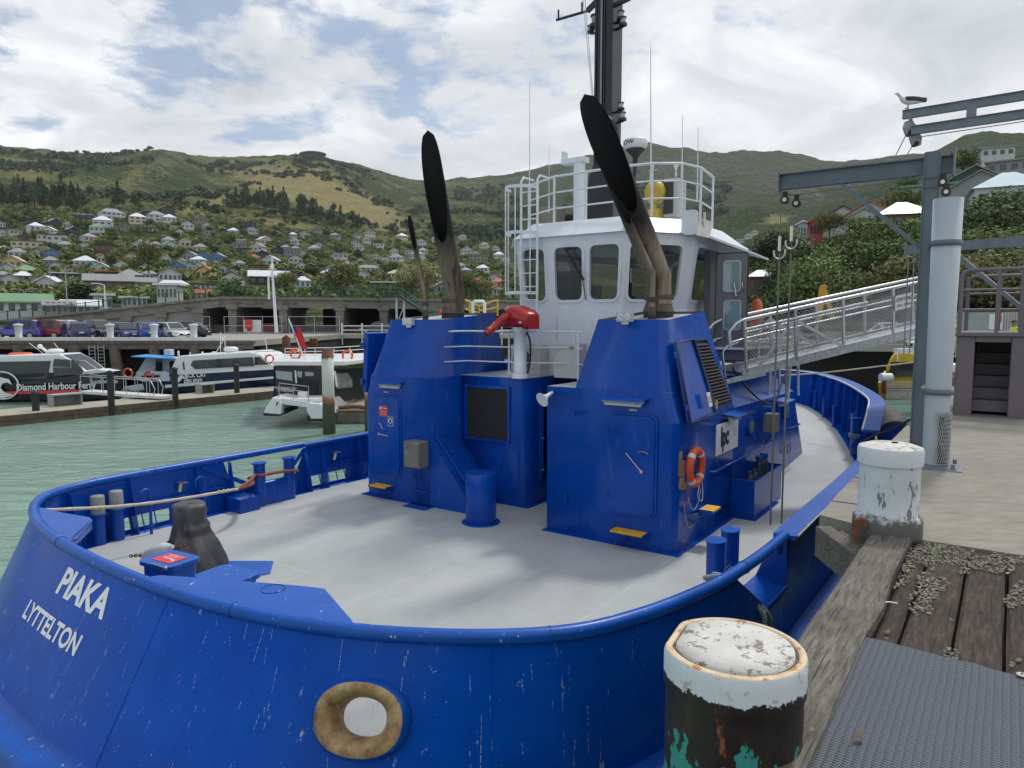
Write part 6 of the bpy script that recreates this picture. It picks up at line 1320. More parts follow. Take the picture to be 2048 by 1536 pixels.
# ================================================================ people
SK = M('skin', (.42, .25, .18), .55, var=.06)
def person(loc, rz, lab, top, legs, hairc, pose='stand', h=1.75, vest=None, parts=None):
    """one continuous skinned body, with hair and clothing as children"""
    o = empty('person', loc, rz, lab, 'person'); k = h / 1.75
    arm = {'stand': [((.22, 0, 1.15), (.24, .06, .90), (.23, .10, .82))] * 2, 'lean': [((.22, .10, 1.18), (.20, .34, 1.08), (.10, .42, 1.10))] * 2}[pose]; ln = .18 if pose == 'lean' else .0
    vs = [(0, 0, .95, .135), (0, ln * .4, 1.12, .12), (0, ln * .8, 1.32, .15), (0, ln, 1.44, .085), (0, ln + .02, 1.50, .052), (0, ln + .035, 1.60, .078), (0, ln + .03, 1.69, .075)]; es = [(0, 1), (1, 2), (2, 3), (3, 4), (4, 5), (5, 6)]
    for s in (-1, 1):
        b = len(vs); vs += [(.17 * s, ln * .9, 1.39, .062)] + [(x * s, y + ln * .5, z, r) for (x, y, z), r in zip(arm[0], (.045, .034, .030))]; es += [(2, b), (b, b + 1), (b + 1, b + 2), (b + 2, b + 3)]
        for q in range(4):
            hx, hy, hz = arm[0][2]; vs += [((hx + (q - 1.5) * .012) * s, hy + ln * .5 + .05, hz - .03 - .004 * abs(q - 1.5), .009)]; es += [(b + 3, len(vs) - 1)]
        b = len(vs); vs += [(.09 * s, 0, .86, .092), (.10 * s, .01, .48, .058), (.10 * s, -.01, .09, .042), (.11 * s, .12, .04, .035)]; es += [(0, b), (b, b + 1), (b + 1, b + 2), (b + 2, b + 3)]
    me = bpy.data.meshes.new('body'); me.from_pydata([(x * k, y * k, z * k) for x, y, z, r in vs], es, []); me.materials.append(SK); bo = bpy.data.objects.new('body', me); COL.objects.link(bo); bo.parent = o
    sk = bo.modifiers.new('skin', 'SKIN'); 
    for i, (x, y, z, r) in enumerate(vs): me.skin_vertices[0].data[i].radius = (r * k, r * k)
    me.skin_vertices[0].data[0].use_root = True; sm = bo.modifiers.new('sub', 'SUBSURF'); sm.levels = 1; sm.render_levels = 1; sk.use_smooth_shade = True
    def sleeve(pts, rr, nm, m): mb = MB(); mb.tube([Vector(p) * k for p in pts], [r * k for r in rr], 14); mb.build(nm, m, o)
    mb = MB(); mb.grid([[Vector((w * math.cos(a), ln * max(0, (z - .9) / .54) + d * math.sin(a), z)) * k for a in [2 * math.pi * i / 20 for i in range(20)]] for z, w, d in ((.86, .185, .13), (1.0, .17, .125), (1.2, .185, .135), (1.36, .195, .13), (1.44, .12, .10), (1.47, .07, .07))], 0, True); mb.build('shirt', top, o)
    for s in (-1, 1):
        sleeve([(.15 * s, ln * .9, 1.39)] + [(x * s, y + ln * .5, z) for x, y, z in arm[0][:2]], (.075, .062, .048), 'sleeve', top)
        sleeve([(.09 * s, 0, .92), (.10 * s, .01, .48), (.10 * s, -.01, .10)], (.115, .085, .068), 'trouser_leg', legs); mb = MB(); mb.ball(Vector((.105 * s, .05, .045)) * k, (.05, .14, .05)); mb.build('shoe', DARK, o)
    hc = Vector((0, ln + .03, 1.65)) * k; mb = MB(); mb.grid([[hc + Vector((.088 * math.sin(t) * math.cos(a), -.012 + .10 * math.sin(t) * math.sin(a), .115 * math.cos(t))) for a in [2 * math.pi * i / 18 for i in range(18)]] for t in [R(x) for x in (2, 25, 48, 70, 84)]], 0, True); mb.build('hair', hairc, o)
    mb = MB(); mb.ball(hc + Vector((0, .095, -.02)), (.016, .022, .022)); [mb.ball(hc + Vector((s * .092, 0, -.02)), (.012, .022, .03)) for s in (-1, 1)]; mb.build('nose_and_ears', SK, o); mb = MB(); [mb.ball(hc + Vector((s * .032, .085, .0)), (.012, .008, .008)) for s in (-1, 1)]; mb.box(hc + Vector((0, .085, -.062)), (.045, .01, .008)); mb.build('eyes_and_mouth', DARK, o)
    return o
HVY = M('hi vis yellow', (.55, .72, .05), .7, var=.05); HVO = M('hi vis orange', (.85, .16, .03), .7, var=.05); NAVY = M('navy cloth', (.02, .025, .05), .9); HAIR = M('sandy hair', (.18, .11, .06), .9, var=.3)
pp = W(2030, 655, 1, 26.5); pp.z = 0; psn = person(pp, R(100), 'man in yellow hi vis shirt and dark sunglasses behind the stair platform', HVY, NAVY, HAIR, h=1.66)
mb = MB(); mb.box((0, .115, 1.60), (.14, .03, .035)); mb.build('sunglasses', DARK, psn)
# ================================================================ cars
CG = M('car glass', (.015, .02, .024), .05, spec=.9); TYRE = M('tyre', (.015, .015, .016), .85); RIMM = M('alloy rim', (.35, .36, .38), .35, .7)
HLM = M('headlamp glass', (.55, .58, .6), .12); TLM = M('tail lamp red', (.35, .01, .01), .2)
def make_car(name_body, paint, hatch=0.0, suv=0.0, wagon=0):
    """car along +x, 4.4 m: lofted body shell, greenhouse, wheels, lamps"""
    root = empty('parked_car'); H = 1.46 + suv * .2; L = 4.4; Wd = .88; b0 = .22 + suv * .06; sh = .86 + suv * .12
    def sec(x, zt, w, zb=None): zb = b0 if zb is None else zb; return [Vector((x, s * w * k, lerp(zb, zt, t))) for s, k, t in ((-1, .86, 0), (-1, 1, .18), (-1, 1, .62), (-1, .93, .93), (-1, .80, 1), (1, .80, 1), (1, .93, .93), (1, 1, .62), (1, 1, .18), (1, .86, 0))]
    xs = [(-2.2, sh - .26, .72), (-2.14, sh - .06, .80), (-1.9, sh + .02, .86), (-1.2, sh + .03, Wd), (0, sh, Wd), (.9, sh - .02, Wd), (1.5, sh - .09, .86), (1.95, sh - .20, .80), (2.15, sh - .32, .70), (2.2, sh - .45, .62)]
    mb = MB(); S_ = [sec(*q) for q in xs]; mb.grid(S_, 0, closed=True); mb.add(S_[0], [list(range(10))]); mb.add(S_[-1], [list(range(10))])
    rb = -1.95 if wagon or hatch else -1.75; rt = -1.65 if wagon else (-1.30 if hatch else -1.05)
    G = [(rb, sh - .02, .70, sh), (rt, H - .10, .62, sh), (rt + .35, H, .60, sh), (-.2, H + .02, .62, sh), (.35, H - .04, .60, sh), (1.15, sh - .0, .72, sh - .03)]
    def gs_(x, zt, w, zb): return [Vector((x, -Wd * .95 if x > rb + .1 and x < 1.1 else -w, zb)), Vector((x, -w, zt)), Vector((x, w, zt)), Vector((x, Wd * .95 if x > rb + .1 and x < 1.1 else w, zb))]
    mb.grid([gs_(*q) for q in G], 0, closed=True, sm=False); body = mb.build('body', paint, root, bev=.04, seg=3)
    for s in (-1, 1):
        # side glass follows the greenhouse
        def sg(x, z):   # point on flank
            for (x0, t0, w0, z0), (x1, t1, w1, z1) in zip(G, G[1:]):
                if x0 <= x <= x1: u = (x - x0) / (x1 - x0); zt = lerp(t0, t1, u); w = lerp(w0, w1, u); k = (z - sh) / max(.05, zt - sh); return Vector((x, s * (lerp(Wd * .95, w, k) + .008), z))
            return Vector((x, s * Wd, z))
        for xa, xb in ((rt - .02 if not wagon else rt - .1, -.62), (-.55, .18), (.24, .78)):
            mb = MB(); za = sh + .05; top = lambda x: [lerp(t0, t1, (x - x0) / (x1 - x0)) for (x0, t0, _, _), (x1, t1, _, _) in zip(G, G[1:]) if x0 <= x <= x1][0] - .08
            xm = [lerp(xa, xb, t) for t in (0, .33, .66, 1)]; mb.grid([[sg(x, za), sg(x, max(za + .02, top(x)))] for x in xm], 0); mb.build('side_window', CG, root)
    def pane(x0, z0, w0, x1, z1, w1, nm):
        mb = MB(); o_ = Vector((.0, 0, .012)) + Vector((.012 if x0 > 0 else -.012, 0, 0)); mb.add([Vector((x0, -w0, z0)) + o_, Vector((x0, w0, z0)) + o_, Vector((x1, w1, z1)) + o_, Vector((x1, -w1, z1)) + o_], [(0, 1, 2, 3)]); mb.build(nm, CG, root)
    pane(1.08, sh + .04, .66, .40, H - .07, .54, 'windscreen'); pane(rb + .06, sh + .06, .62, rt - .02, H - .13, .54, 'rear_window')
    for x in (-1.35, 1.35):
        for s in (-1, 1):
            mb = MB(); mb.cyl((x, s * (Wd - .20), .32), (x, s * (Wd + .012), .32), .33, n=22); wh_ = mb.build('wheel', TYRE, root); mb = MB(); mb.cyl((x, s * (Wd + .0), .32), (x, s * (Wd + .02), .32), .21, n=18); mb.build('rim', RIMM, wh_)
    for s in (-1, 1):
        mb = MB(); mb.box((2.06, s * .60, sh - .30), (.16, .30, .14)); mb.build('headlight', HLM, root, bev=.03); mb = MB(); mb.box((-2.13, s * .66, sh - .10), (.10, .22, .18)); mb.build('tail_light', TLM, root, bev=.02)
        mb = MB(); mb.box((.78, s * (Wd + .08), sh + .08), (.10, .18, .12)); mb.build('wing_mirror', paint, root, bev=.03)
    mb = MB(); mb.box((2.19, 0, .42), (.05, .9, .16)); mb.box((-2.2, 0, .38), (.04, 1.0, .12)); mb.build('grille', TYRE, root); mb = MB(); mb.box((2.225, 0, .44), (.02, .36, .10)); mb.box((-2.22, 0, .60), (.02, .36, .10)); mb.build('number_plate', SIGNW, root)
    return root
def carpaint(nm, c, me=.3): return M(nm, c, .22, me, var=.04, coat=.6)
# ================================================================ far quays, viaduct, pontoon, boats
ASPH = M('asphalt', (.10, .10, .10), .9, var=.15)
LAND = M('quay concrete far', (.30, .29, .26), .9, var=.15, vs=.5)
mb = MB(); lp = [(-400, 59), (-21.5, 59), (-20, 84), (11, 84), (15, 62), (21, 50), (34, 47), (75, 46), (400, 60), (400, 320), (-400, 320)]
mb.prism([(x, y, -.02) for x, y in lp], (0, 0, -.5)); tag(mb.build('quay_deck', LAND), kind='structure')
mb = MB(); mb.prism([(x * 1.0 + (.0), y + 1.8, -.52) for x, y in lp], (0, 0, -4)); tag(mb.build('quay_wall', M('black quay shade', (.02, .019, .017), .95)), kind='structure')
OLDW = M('grey old pile', (.14, .12, .10), .9, var=.35, vs=3, bmp=.5, bs_=12); CAPW = M('chalky white cap', (.72, .74, .72), .8, var=.1, vs=2, dirt=(.25, .24, .2), dth=.60, dsc=1.6)
CW_ = empty('old_car_wharf', (0, 0, 0), 0, 'old timber wharf with chalky white edge beam below the parked cars', 'wharf')
mb = MB(); mb.bb((-60, 58.75, -.05), (-24, 59.2, .22)); mb.build('white_edge_beam', CAPW, CW_); mb = MB(); mb.bb((-60, 58.8, -.75), (-21.5, 59.15, -.3)); mb.bb((-60, 58.7, -.3), (-21.3, 59.2, -.08)); mb.build('timber_fascia', OLDW, CW_)
for px in (-120, 38, 148, 152, 228, 309, 390, 455, 478): q = W(px, 700, 1, 59); mb = MB(); lean = .5 if px == 228 else 0; mb.cyl((q.x, 59, -.4), (q.x + lean, 58.9, -4.5), .42, .48, n=12); mb.build('pile', OLDW, CW_)
for px in (202, 184): 
    q = W(px, 700, 1, 58.6); mb = MB(); [mb.cyl((q.x + s * .25, 58.6, -.4), (q.x + s * .25, 58.6, -2.6), .035, n=6) for s in (-1, 1)]; [mb.cyl((q.x - .25, 58.6, -.6 - .28 * k), (q.x + .25, 58.6, -.6 - .28 * k), .03, n=6) for k in range(8)]; mb.build('ladder', GALV, CW_)
labn = ['first from the left', 'in front of the dark blue cars', 'beside the white hatchback', 'at the wharf corner right of the last car']
for i, px in enumerate((38, 221, 309, 388)):
    q = W(px, 680, 1, 58.95); o = empty('quay_bollard', (q.x, 58.95, .2), 0, 'small white wharf bollard ' + labn[i], 'bollard', 'bollards along the old car wharf'); mb = MB(); mb.lathe([(.28, -.1), (.24, .25), (.30, .95), (.36, 1.0), (.36, 1.1), (.05, 1.15)], (0, 0, 0), 14); mb.build('shaft', CAPW, o)
# second quay: white post and rail, mossy wall
Q2 = empty('white_railing', (0, 0, 0), 0, 'white post and rail fence along the mossy quay in front of the viaduct', 'railing')
for k in range(14):
    x = -20 + k * 2.35; mb = MB(); mb.cyl((x, 83.8, -1.3), (x, 83.8, 1.15), .09, n=8); mb.ball((x, 83.8, 1.15), .11); mb.build('rail_post', WBRIGHT, Q2)
for z in (.95, .45): mb = MB(); mb.cyl((-20, 83.8, z), (10.5, 83.8, z), .05, n=8); mb.build('rail', WBRIGHT, Q2)
MOSS = M('mossy quay wall', (.03, .035, .018), .95, var=.6, vs=.8, bmp=.6, bs_=3)
mb = MB(); mb.bb((-21, 84.0, -4), (11, 84.6, -.5)); tag(mb.build('mossy_wall', MOSS), 'dark mossy timber quay face under the white railing', 'quay wall'); mb = MB(); mb.bb((-21, 83.7, -.5), (11, 85.5, .0)); tag(mb.build('quay_edge', M('edge concrete', (.42, .40, .36), .85)), 'pale concrete quay edge under the white railing', 'quay edge')
# concrete viaduct
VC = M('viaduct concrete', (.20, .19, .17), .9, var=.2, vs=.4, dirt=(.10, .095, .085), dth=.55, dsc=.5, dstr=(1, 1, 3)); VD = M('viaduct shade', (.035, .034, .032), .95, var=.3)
VI = empty('viaduct', (0, 0, 0), 0, 'long concrete viaduct with a ramp rising from the left behind the parked cars', 'viaduct')
def vz(px): return float(np.interp(px, [-300, 0, 444, 880, 1100], [-.5, 1.65, 4.6, 4.3, 4.1]))
pxs = [-300, -100, 0, 110, 222, 333, 444, 560, 665, 760, 880, 1100]; Yv = 90
mb = MB(); rows = []
for px in pxs: x = W(px, 600, 1, Yv).x; z = vz(px); rows.append([Vector((x, Yv - .3, z)), Vector((x, Yv + 9, z)), Vector((x, Yv + 9, z - 1.0)), Vector((x, Yv, z - 1.3)), Vector((x, Yv, z - .35)), Vector((x, Yv - .3, z - .3))])
mb.grid(rows, 0, closed=True, sm=False); mb.add(rows[-1], [list(range(6))]); mb.build('deck', VC, VI)
mb = MB(); x0, x1 = W(90, 0, 1, Yv).x, W(375, 0, 1, Yv).x
mb.prism([(x0, Yv + .3, 0), (x1, Yv + .3, 0), (x1, Yv + .3, vz(375) - 1), (x0, Yv + .3, vz(90) - 1)], (0, .3, 0)); mb.build('ramp_wall', M('ramp wall grey', (.23, .235, .23), .9, var=.12, vs=.3), VI)
for px in (152, 222, 295, 372, 443, 548, 666, 757, 862, 980): x = W(px, 0, 1, Yv).x; mb = MB(); mb.bb((x - .5, Yv - .1, 0), (x + .5, Yv + 8.6, vz(px) - 1.05)); mb.bb((x - .7, Yv - .25, vz(px) - 1.6), (x + .7, Yv + 8.9, vz(px) - 1.0)); mb.build('pier', VC, VI)
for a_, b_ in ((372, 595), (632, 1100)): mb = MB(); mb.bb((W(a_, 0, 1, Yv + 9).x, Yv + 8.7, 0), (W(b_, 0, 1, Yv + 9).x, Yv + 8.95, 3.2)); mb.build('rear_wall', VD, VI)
mb = MB(); mb.bb((W(375, 0, 1, Yv).x, Yv + 3, 0), (W(760, 0, 1, Yv).x, Yv + 3.1, 1.0)); mb.build('low_wall', M('hoarding grey', (.16, .17, .18), .8), VI)
GRN = M('green rail paint', (.02, .10, .06), .6, var=.1)
GR = empty('green_railing', (0, 0, 0), 0, 'green mesh railing along the top of the viaduct', 'railing'); gn = 0
for a_, b_ in zip(pxs[1:-1], pxs[2:]):
    pa, pb = W(a_, 0, 1, Yv).x, W(b_, 0, 1, Yv).x
    for h in (.12, 1.25): mb = MB(); mb.beam((pa, Yv, vz(a_) + h), (pb, Yv, vz(b_) + h), .06, .07); mb.build('rail', GRN, GR)
    for k in range(4):
        t = k / 4; x = lerp(pa, pb, t); z = lerp(vz(a_), vz(b_), t); mb = MB(); mb.bb((x - .05, Yv - .05, z), (x + .05, Yv + .05, z + 1.4)); mb.build('post', GRN, GR)
    mb = MB()
    for k in range(28): t = (k + .5) / 28; x = lerp(pa, pb, t); z = lerp(vz(a_), vz(b_), t); mb.bb((x - .012, Yv - .01, z + .12), (x + .012, Yv + .01, z + 1.25))
    mb.build('baluster_panel', GRN, GR)
ST = empty('green_stairs', (0, 0, 0), 0, 'green railed steel stairs coming down from the viaduct behind the blue funnel', 'stairs')
s0, s1 = W(765, 592, 1, 86), W(800, 592, 1, 86); s2 = W(886, 650, 1, 86)
mb = MB(); mb.beam(s0, s1, 1.6, .2); mb.beam(s1, s2, 1.4, .3); mb.build('stringer', M('dark steel', (.04, .06, .055), .7), ST)
for y in (-.7, .7):
    for h in (.5, 1.0): mb = MB(); mb.tube([s0 + Vector((-3, y, h)), s1 + Vector((0, y, h)), s2 + Vector((0, y, h))], .04, 6); mb.build('handrail', GRN, ST)
    for k in range(9): q = s1.lerp(s2, k / 8) + Vector((0, y, 0)); mb = MB(); mb.cyl(q, q + ZU, .04, n=6); mb.build('post', GRN, ST)
for px in (793, 808): q = W(px, 600, 1, 86.5); mb = MB(); mb.bb((q.x - .12, 86.4, 0), (q.x + .12, 86.6, s0.z - .1)); mb.build('leg', GALV, ST)
mb = MB(); mb.beam(W(793, 650, 1, 86.5), W(808, 612, 1, 86.5), .1, .1); mb.build('leg_brace', GALV, ST)
# temporary fence panels by the bays
for k, (a_, b_, lab) in enumerate(((380, 395, 'left'), (425, 545, 'middle'), (560, 665, 'right'))):
    fo = empty('mesh_fence', (0, 0, 0), 0, 'galvanised mesh fence across the viaduct bays, %s section' % lab, 'fence', 'mesh fences at the viaduct'); y = 87
    xa, xb = W(a_, 0, 1, y).x, W(b_, 0, 1, y).x; n_ = max(1, int((xb - xa) / 2.2))
    for i in range(n_ + 1): x = lerp(xa, xb, i / n_); mb = MB(); mb.cyl((x, y, 0), (x, y, 2.1), .035, n=6); mb.build('post', GALV, fo)
    for z in (.15, .95, 2.05): mb = MB(); mb.cyl((xa, y, z), (xb, y, z), .03, n=6); mb.build('rail', GALV, fo)
for px, py, w, h, m, lab in ((505, 652, 36, 24, SIGNW, 'white notice panel in the viaduct bay'), (497, 648, 14, 18, SIGNR, 'red and white vending notice in front of the white panel'), (540, 655, 24, 16, M('dull red', (.16, .03, .03), .7), 'dull red box under the viaduct')):
    q = W(px, py, 1, 88.5 if m is not SIGNR else 88.2); mb = MB(); k = 88 / 1420; mb.box(q, (w * k, .2, h * k)); mb.box(q + Vector((0, .2, -h * k * .3 - .3)), (w * k * .6, .15, .5)); tag(mb.build('panel', m), lab, 'panel')
# street lamps
def lamp(px, pyt, pyb, Y, arms, lab, r=.09, m=None):
    a = W(px, pyb, 1, Y); b = W(px, pyt, 1, Y); o = empty('street_lamp', (a.x, Y, a.z), 0, lab, 'lamp post'); H = b.z - a.z; m = m or M('lamp pole grey', (.40, .42, .42), .5, .3); mb = MB(); mb.cyl((0, 0, 0), (0, 0, H), r, r * .6, n=10); mb.build('pole', m, o)
    for s in arms: mb = MB(); mb.tube([(0, 0, H - .1), (s * .5, 0, H + .1), (s * 1.2, 0, H + .15)], .05, 6); mb.build('arm', m, o); mb = MB(); mb.box((s * 1.4, 0, H + .14), (.7, .25, .12)); mb.build('lamp_head', m, o, bev=.03)
    return o
lamp(50, 580, 625, 105, (-1,), 'lamp post with its arm to the left, behind the left cars'); lamp(54, 580, 625, 108, (1,), 'lamp post with its arm to the right, behind the left cars')
lamp(135, 532, 622, 100, (1,), 'tall lamp post behind the navy wagon'); lamp(211, 569, 618, 98, (-1,), 'pale lamp post on the ramp right of the tall one', .12, WBRIGHT)
lamp(102, 535, 575, 150, (), 'plain timber pole on the lower hillside'); lamp(1612, 447, 474, 118, (1,), 'lamp post on the bluff beside the pink shed'); lamp(1742, 557, 600, 62, (-1,), 'small lamp post in the bush behind the gangway')
lm = empty('harbour_beacon', W(553, 660, 1, 82), 0, 'tall white beacon mast with lights in front of the viaduct', 'beacon'); H_ = W(548, 512, 1, 82).z - lm.location.z
mb = MB(); mb.cyl((0, 0, -.3), (-.25, 0, H_ - 2.6), .21, .13, n=12); mb.cyl((-.25, 0, H_ - 2.6), (-.27, 0, H_), .14, .08, n=10); mb.build('mast', WBRIGHT, lm); mb = MB(); mb.cyl((-.75, 0, 3.5), (-.75, 0, H_ - 2.2), .12, n=8); mb.build('side_pipe', WBRIGHT, lm)
for z in (H_ - 2.4, H_ - 1.5): mb = MB(); mb.bb((-.62, -.2, z), (.12, .2, z + .08)); mb.build('bracket', WBRIGHT, lm); mb = MB(); mb.lathe([(.2, 0), (.22, .3), (.1, .5)], (-.3, 0, z + .1), 10); mb.build('lantern', WBRIGHT, lm)
# people on the viaduct and stairs
for px, y, rz, top, lab in ((626, 91, 180, M('grey green shirt', (.12, .16, .13)), 'person in green and dark clothes leaning at the viaduct railing, left of a pair'), (676, 91, 175, NAVY, 'person in dark blue leaning on the viaduct railing, left one of the pair'), (690, 91, 200, M('pale denim', (.16, .2, .26)), 'person in pale blue leaning on the viaduct railing, right one of the pair')):
    x = W(px, 0, 1, y).x; person((x, y, vz(px)), R(rz), lab, top, NAVY, DARK, 'lean', 1.8)
q = s1.lerp(s2, .90); person((q.x + .3, 86, q.z), R(170), 'worker in an orange and yellow vest on the green stairs', HVO, NAVY, HAIR, h=1.8)
# cars on the old wharf
cl = [(2, 61.5, 178, 'suv', (.06, .05, .30), 'purple blue car cut off by the left edge of the photo'), (49, 62, 182, 'suv', (.22, .012, .02), 'dark red SUV facing left on the car wharf'), (109, 61.5, 138, 'wagon', (.01, .03, .13), 'navy station wagon seen from its rear corner'),
      (164, 64, -38, 'suv', (.04, .045, .05), 'black four wheel drive with pale bonnet behind the navy wagon'), (213, 61.5, -38, 'hatch', (.02, .03, .13), 'dark blue hatchback facing the water'), (266, 62, 122, 'hatch', (.01, .08, .40), 'bright blue hatchback seen from behind'),
      (314, 62, -36, 'hatch', (.62, .66, .64), 'white hatchback at the end of the row on the car wharf'), (342, 65.5, 182, 'hatch', (.015, .013, .015), 'black car parked behind the white hatchback'), (160, 72, 180, 'hatch', (.5, .5, .5), 'pale car in the back row of the car wharf'), (75, 68, 180, 'suv', (.55, .55, .56), 'silver white car behind the red SUV'), (250, 70, 180, 'hatch', (.25, .26, .28), 'grey car behind the bright blue hatchback'),
      (1790, 52, 175, 'hatch', (.68, .7, .7), 'white car on the quay seen through the gangway mesh'), (1955, 35, 168, 'wagon', (.66, .68, .70), 'white car behind the stair platform, nearer one'), (1942, 41, 172, 'suv', (.66, .68, .70), 'white car behind the stair platform, farther one'), (1972, 52, 180, 'hatch', (.25, .02, .03), 'dark red car beyond the white ones behind the stair platform'),
      (745, 88, 180, 'hatch', (.03, .03, .035), 'black car parked under the viaduct near the blue funnel'), (1600, 60, 175, 'hatch', (.3, .05, .05), 'red car on the quay behind the gangway mesh')]
for px, y, rz, kind, c, lab in cl:
    x = W(px, 0, 1, y).x; o = make_car('c', carpaint('car paint %.3f %.3f %.3f' % c, c), hatch=kind == 'hatch', suv=1 if kind == 'suv' else 0, wagon=kind in ('wagon', 'suv')); o.location = (x, y, .0); o.rotation_euler = (0, 0, R(rz)); tag(o, lab, 'car', 'parked cars')
# pontoon
ZP = -3.08; pa, pb = W(-60, 838, 2, ZP), W(760, 762, 2, ZP); pdv = (pb - pa).normalized(); pn = Vector((-pdv.y, pdv.x, 0)); PL = (pb - pa).length
PO = empty('pontoon', (0, 0, 0), 0, 'long low floating pontoon with worn timber edge between the ferries and the green water', 'pontoon')
mb = MB(); mb.prism([pa + ZU * -.05, pb + ZU * -.05, pb + pn * 3.0 - ZU * .05, pa + pn * 3.0 - ZU * .05], (0, 0, .06)); mb.build('deck', M('pontoon deck', (.34, .31, .25), .85, var=.15), PO); mb = MB()
for k, (o_, z0, z1) in enumerate(((0, -.28, -.0), (-.08, -.55, -.30))): mb.beam(pa - pn * .02 * k + ZU * (z0 + z1) / 2, pb - pn * .02 * k + ZU * (z0 + z1) / 2, .2, z1 - z0)
mb.build('timber_edge', M('pontoon timber', (.10, .075, .055), .9, var=.4, bmp=.4), PO); mb = MB(); mb.beam(pa + ZU * -.5 + pn * 1.5, pb + ZU * -.5 + pn * 1.5, 2.8, .8); mb.build('float', BLACK, PO)
for i, (px, pyt, pyb) in enumerate(((72, 786, 822), (223, 745, 812), (351, 738, 800), (474, 731, 786), (-50, 780, 830))):
    q = W(px, pyb, 2, ZP); zt_ = W(px, pyt, 1, q.y).z; o = empty('guide_pile', (q.x, q.y, 0), 0, 'black pontoon guide pile, %s' % ['left one with its top lowest', 'taller one by the ferry bow', 'one in front of the blue awning boat stern', 'one in front of the navy hull', 'one beyond the left edge of the photo'][i], 'pile', 'black pontoon piles'); mb = MB(); mb.cyl((0, 0, -4.6), (0, 0, zt_), .17, n=12); mb.lathe([(.20, zt_ - .05), (.20, zt_ + .04), (.05, zt_ + .12)], (0, 0, 0), 12); mb.build('shaft', BLACK, o)
for px, pyb, w, h, lab in ((138, 812, 52, 22, 'wide grey service locker on the pontoon'), (418, 787, 26, 17, 'small grey service locker on the pontoon')):
    q = W(px, pyb, 2, ZP) + pn * .3; k = q.y / 1420; o = empty('service_locker', q, math.atan2(pdv.y, pdv.x), lab, 'locker'); m_ = M('locker grey', (.30, .32, .31), .6); mb = MB()
    for x in (-1, 1): mb.bb((x * w * k / 2 - .03, -.2, 0), (x * w * k / 2 + .03, .5, h * k))
    mb.bb((-w * k / 2, .45, 0), (w * k / 2, .5, h * k)); mb.build('frame', m_, o); mb = MB(); mb.bb((-w * k / 2 - .05, -.3, h * k), (w * k / 2 + .05, .55, h * k + .06)); mb.build('top', m_, o)
g0_, g1_ = W(172, 783, 2, ZP + .3), W(336, 794, 2, ZP + .15); o = empty('boarding_ramp', (0, 0, 0), 0, 'white boarding ramp with hand rails lying along the pontoon', 'ramp')
mb = MB(); mb.beam(g0_, g1_, 1.0, .16); mb.build('walkway', M('ramp white', (.6, .61, .6), .6), o)
for s in (-.5, .5): mb = MB(); mb.tube([g0_ + Vector((0, s, 1.0)), g0_.lerp(g1_, .85) + Vector((0, s, 1.0)), g0_.lerp(g1_, .9) + Vector((0, s, .5)), g0_.lerp(g1_, .88) + Vector((0, s, .1))], .03, 6); [mb.cyl(g0_.lerp(g1_, t) + Vector((0, s, 0)), g0_.lerp(g1_, t) + Vector((0, s, 1)), .022, n=6) for t in (0, .14, .28, .42, .56, .7, .84)]; mb.build('hand_rail', ALU, o)
# rusty dolphins and the white rusty pile
STP = M('brown steel pile', (.10, .035, .02), .85, var=.3, vs=1)
for px, pt, lab in ((573, 670, 'rust brown pointed steel pile behind the catamaran flag'), (627, 677, 'rust brown flat topped steel pile right of the flag')):
    q = W(px, 700, 1, 60 if px < 600 else 62); o = empty('steel_pile', (q.x, q.y, 0), 0, lab, 'pile'); zt_ = W(px, pt, 1, q.y).z; mb = MB(); mb.lathe([(.36 if px > 600 else .34, -5), (.34, zt_ - .25), (.34 if px > 600 else .03, zt_)], (0, 0, 0), 18); mb.build('shaft', STP, o)
def stained(nm):
    m, nt, n, l, b = nodes(nm); tc = n.new('ShaderNodeTexCoord'); sp_ = n.new('ShaderNodeSeparateXYZ'); l.new(tc.outputs['Object'], sp_.inputs[0]); ma = n.new('ShaderNodeMath'); ma.operation = 'MULTIPLY_ADD'; l.new(ntex(n, l, 2.5, 5, .7), ma.inputs[0]); ma.inputs[1].default_value = 1.0; l.new(sp_.outputs[2], ma.inputs[2]); mr = n.new('ShaderNodeMapRange'); l.new(ma.outputs[0], mr.inputs[0]); mr.inputs[1].default_value = -3.4; mr.inputs[2].default_value = .6
    c = ramp(n, l, mr.outputs[0], [(0, (.02, .02, .018)), (.2, (.05, .055, .03)), (.42, (.06, .065, .035)), (.47, (.35, .14, .06)), (.55, (.50, .52, .48)), (.93, (.55, .57, .52)), (.97, (.12, .05, .03))]); g = ramp(n, l, ntex(n, l, 4, 6, .75, (1, 1, .3)), [(.6, (0, 0, 0)), (.63, (1, 1, 1))]); c = mixc(n, l, g, c, (.04, .045, .04)); l.new(c, b.inputs['Base Color']); b.inputs['Roughness'].default_value = .75; return m
STN = stained('stained tide pile')
for i, (px, pt, y) in enumerate(((657, 698, 32.6), (741, 706, 33.5))):
    q = W(px, 800, 1, y); zt_ = W(px, pt, 1, y).z; o = empty('tide_stained_pile', (q.x, y, 0), 0, ['white steel pile with rust band and mossy green foot, left of the blue casing', 'white tide stained pile half hidden behind the blue casing'][i], 'pile'); mb = MB(); mb.lathe([(.29, -4.6), (.29, -3.3), (.27, -1.4), (.275, zt_ - .3), (.26, zt_ - .3), (.26, zt_), (.02, zt_ + .02)], (0, 0, 0), 22); mb.build('shaft', STN, o)
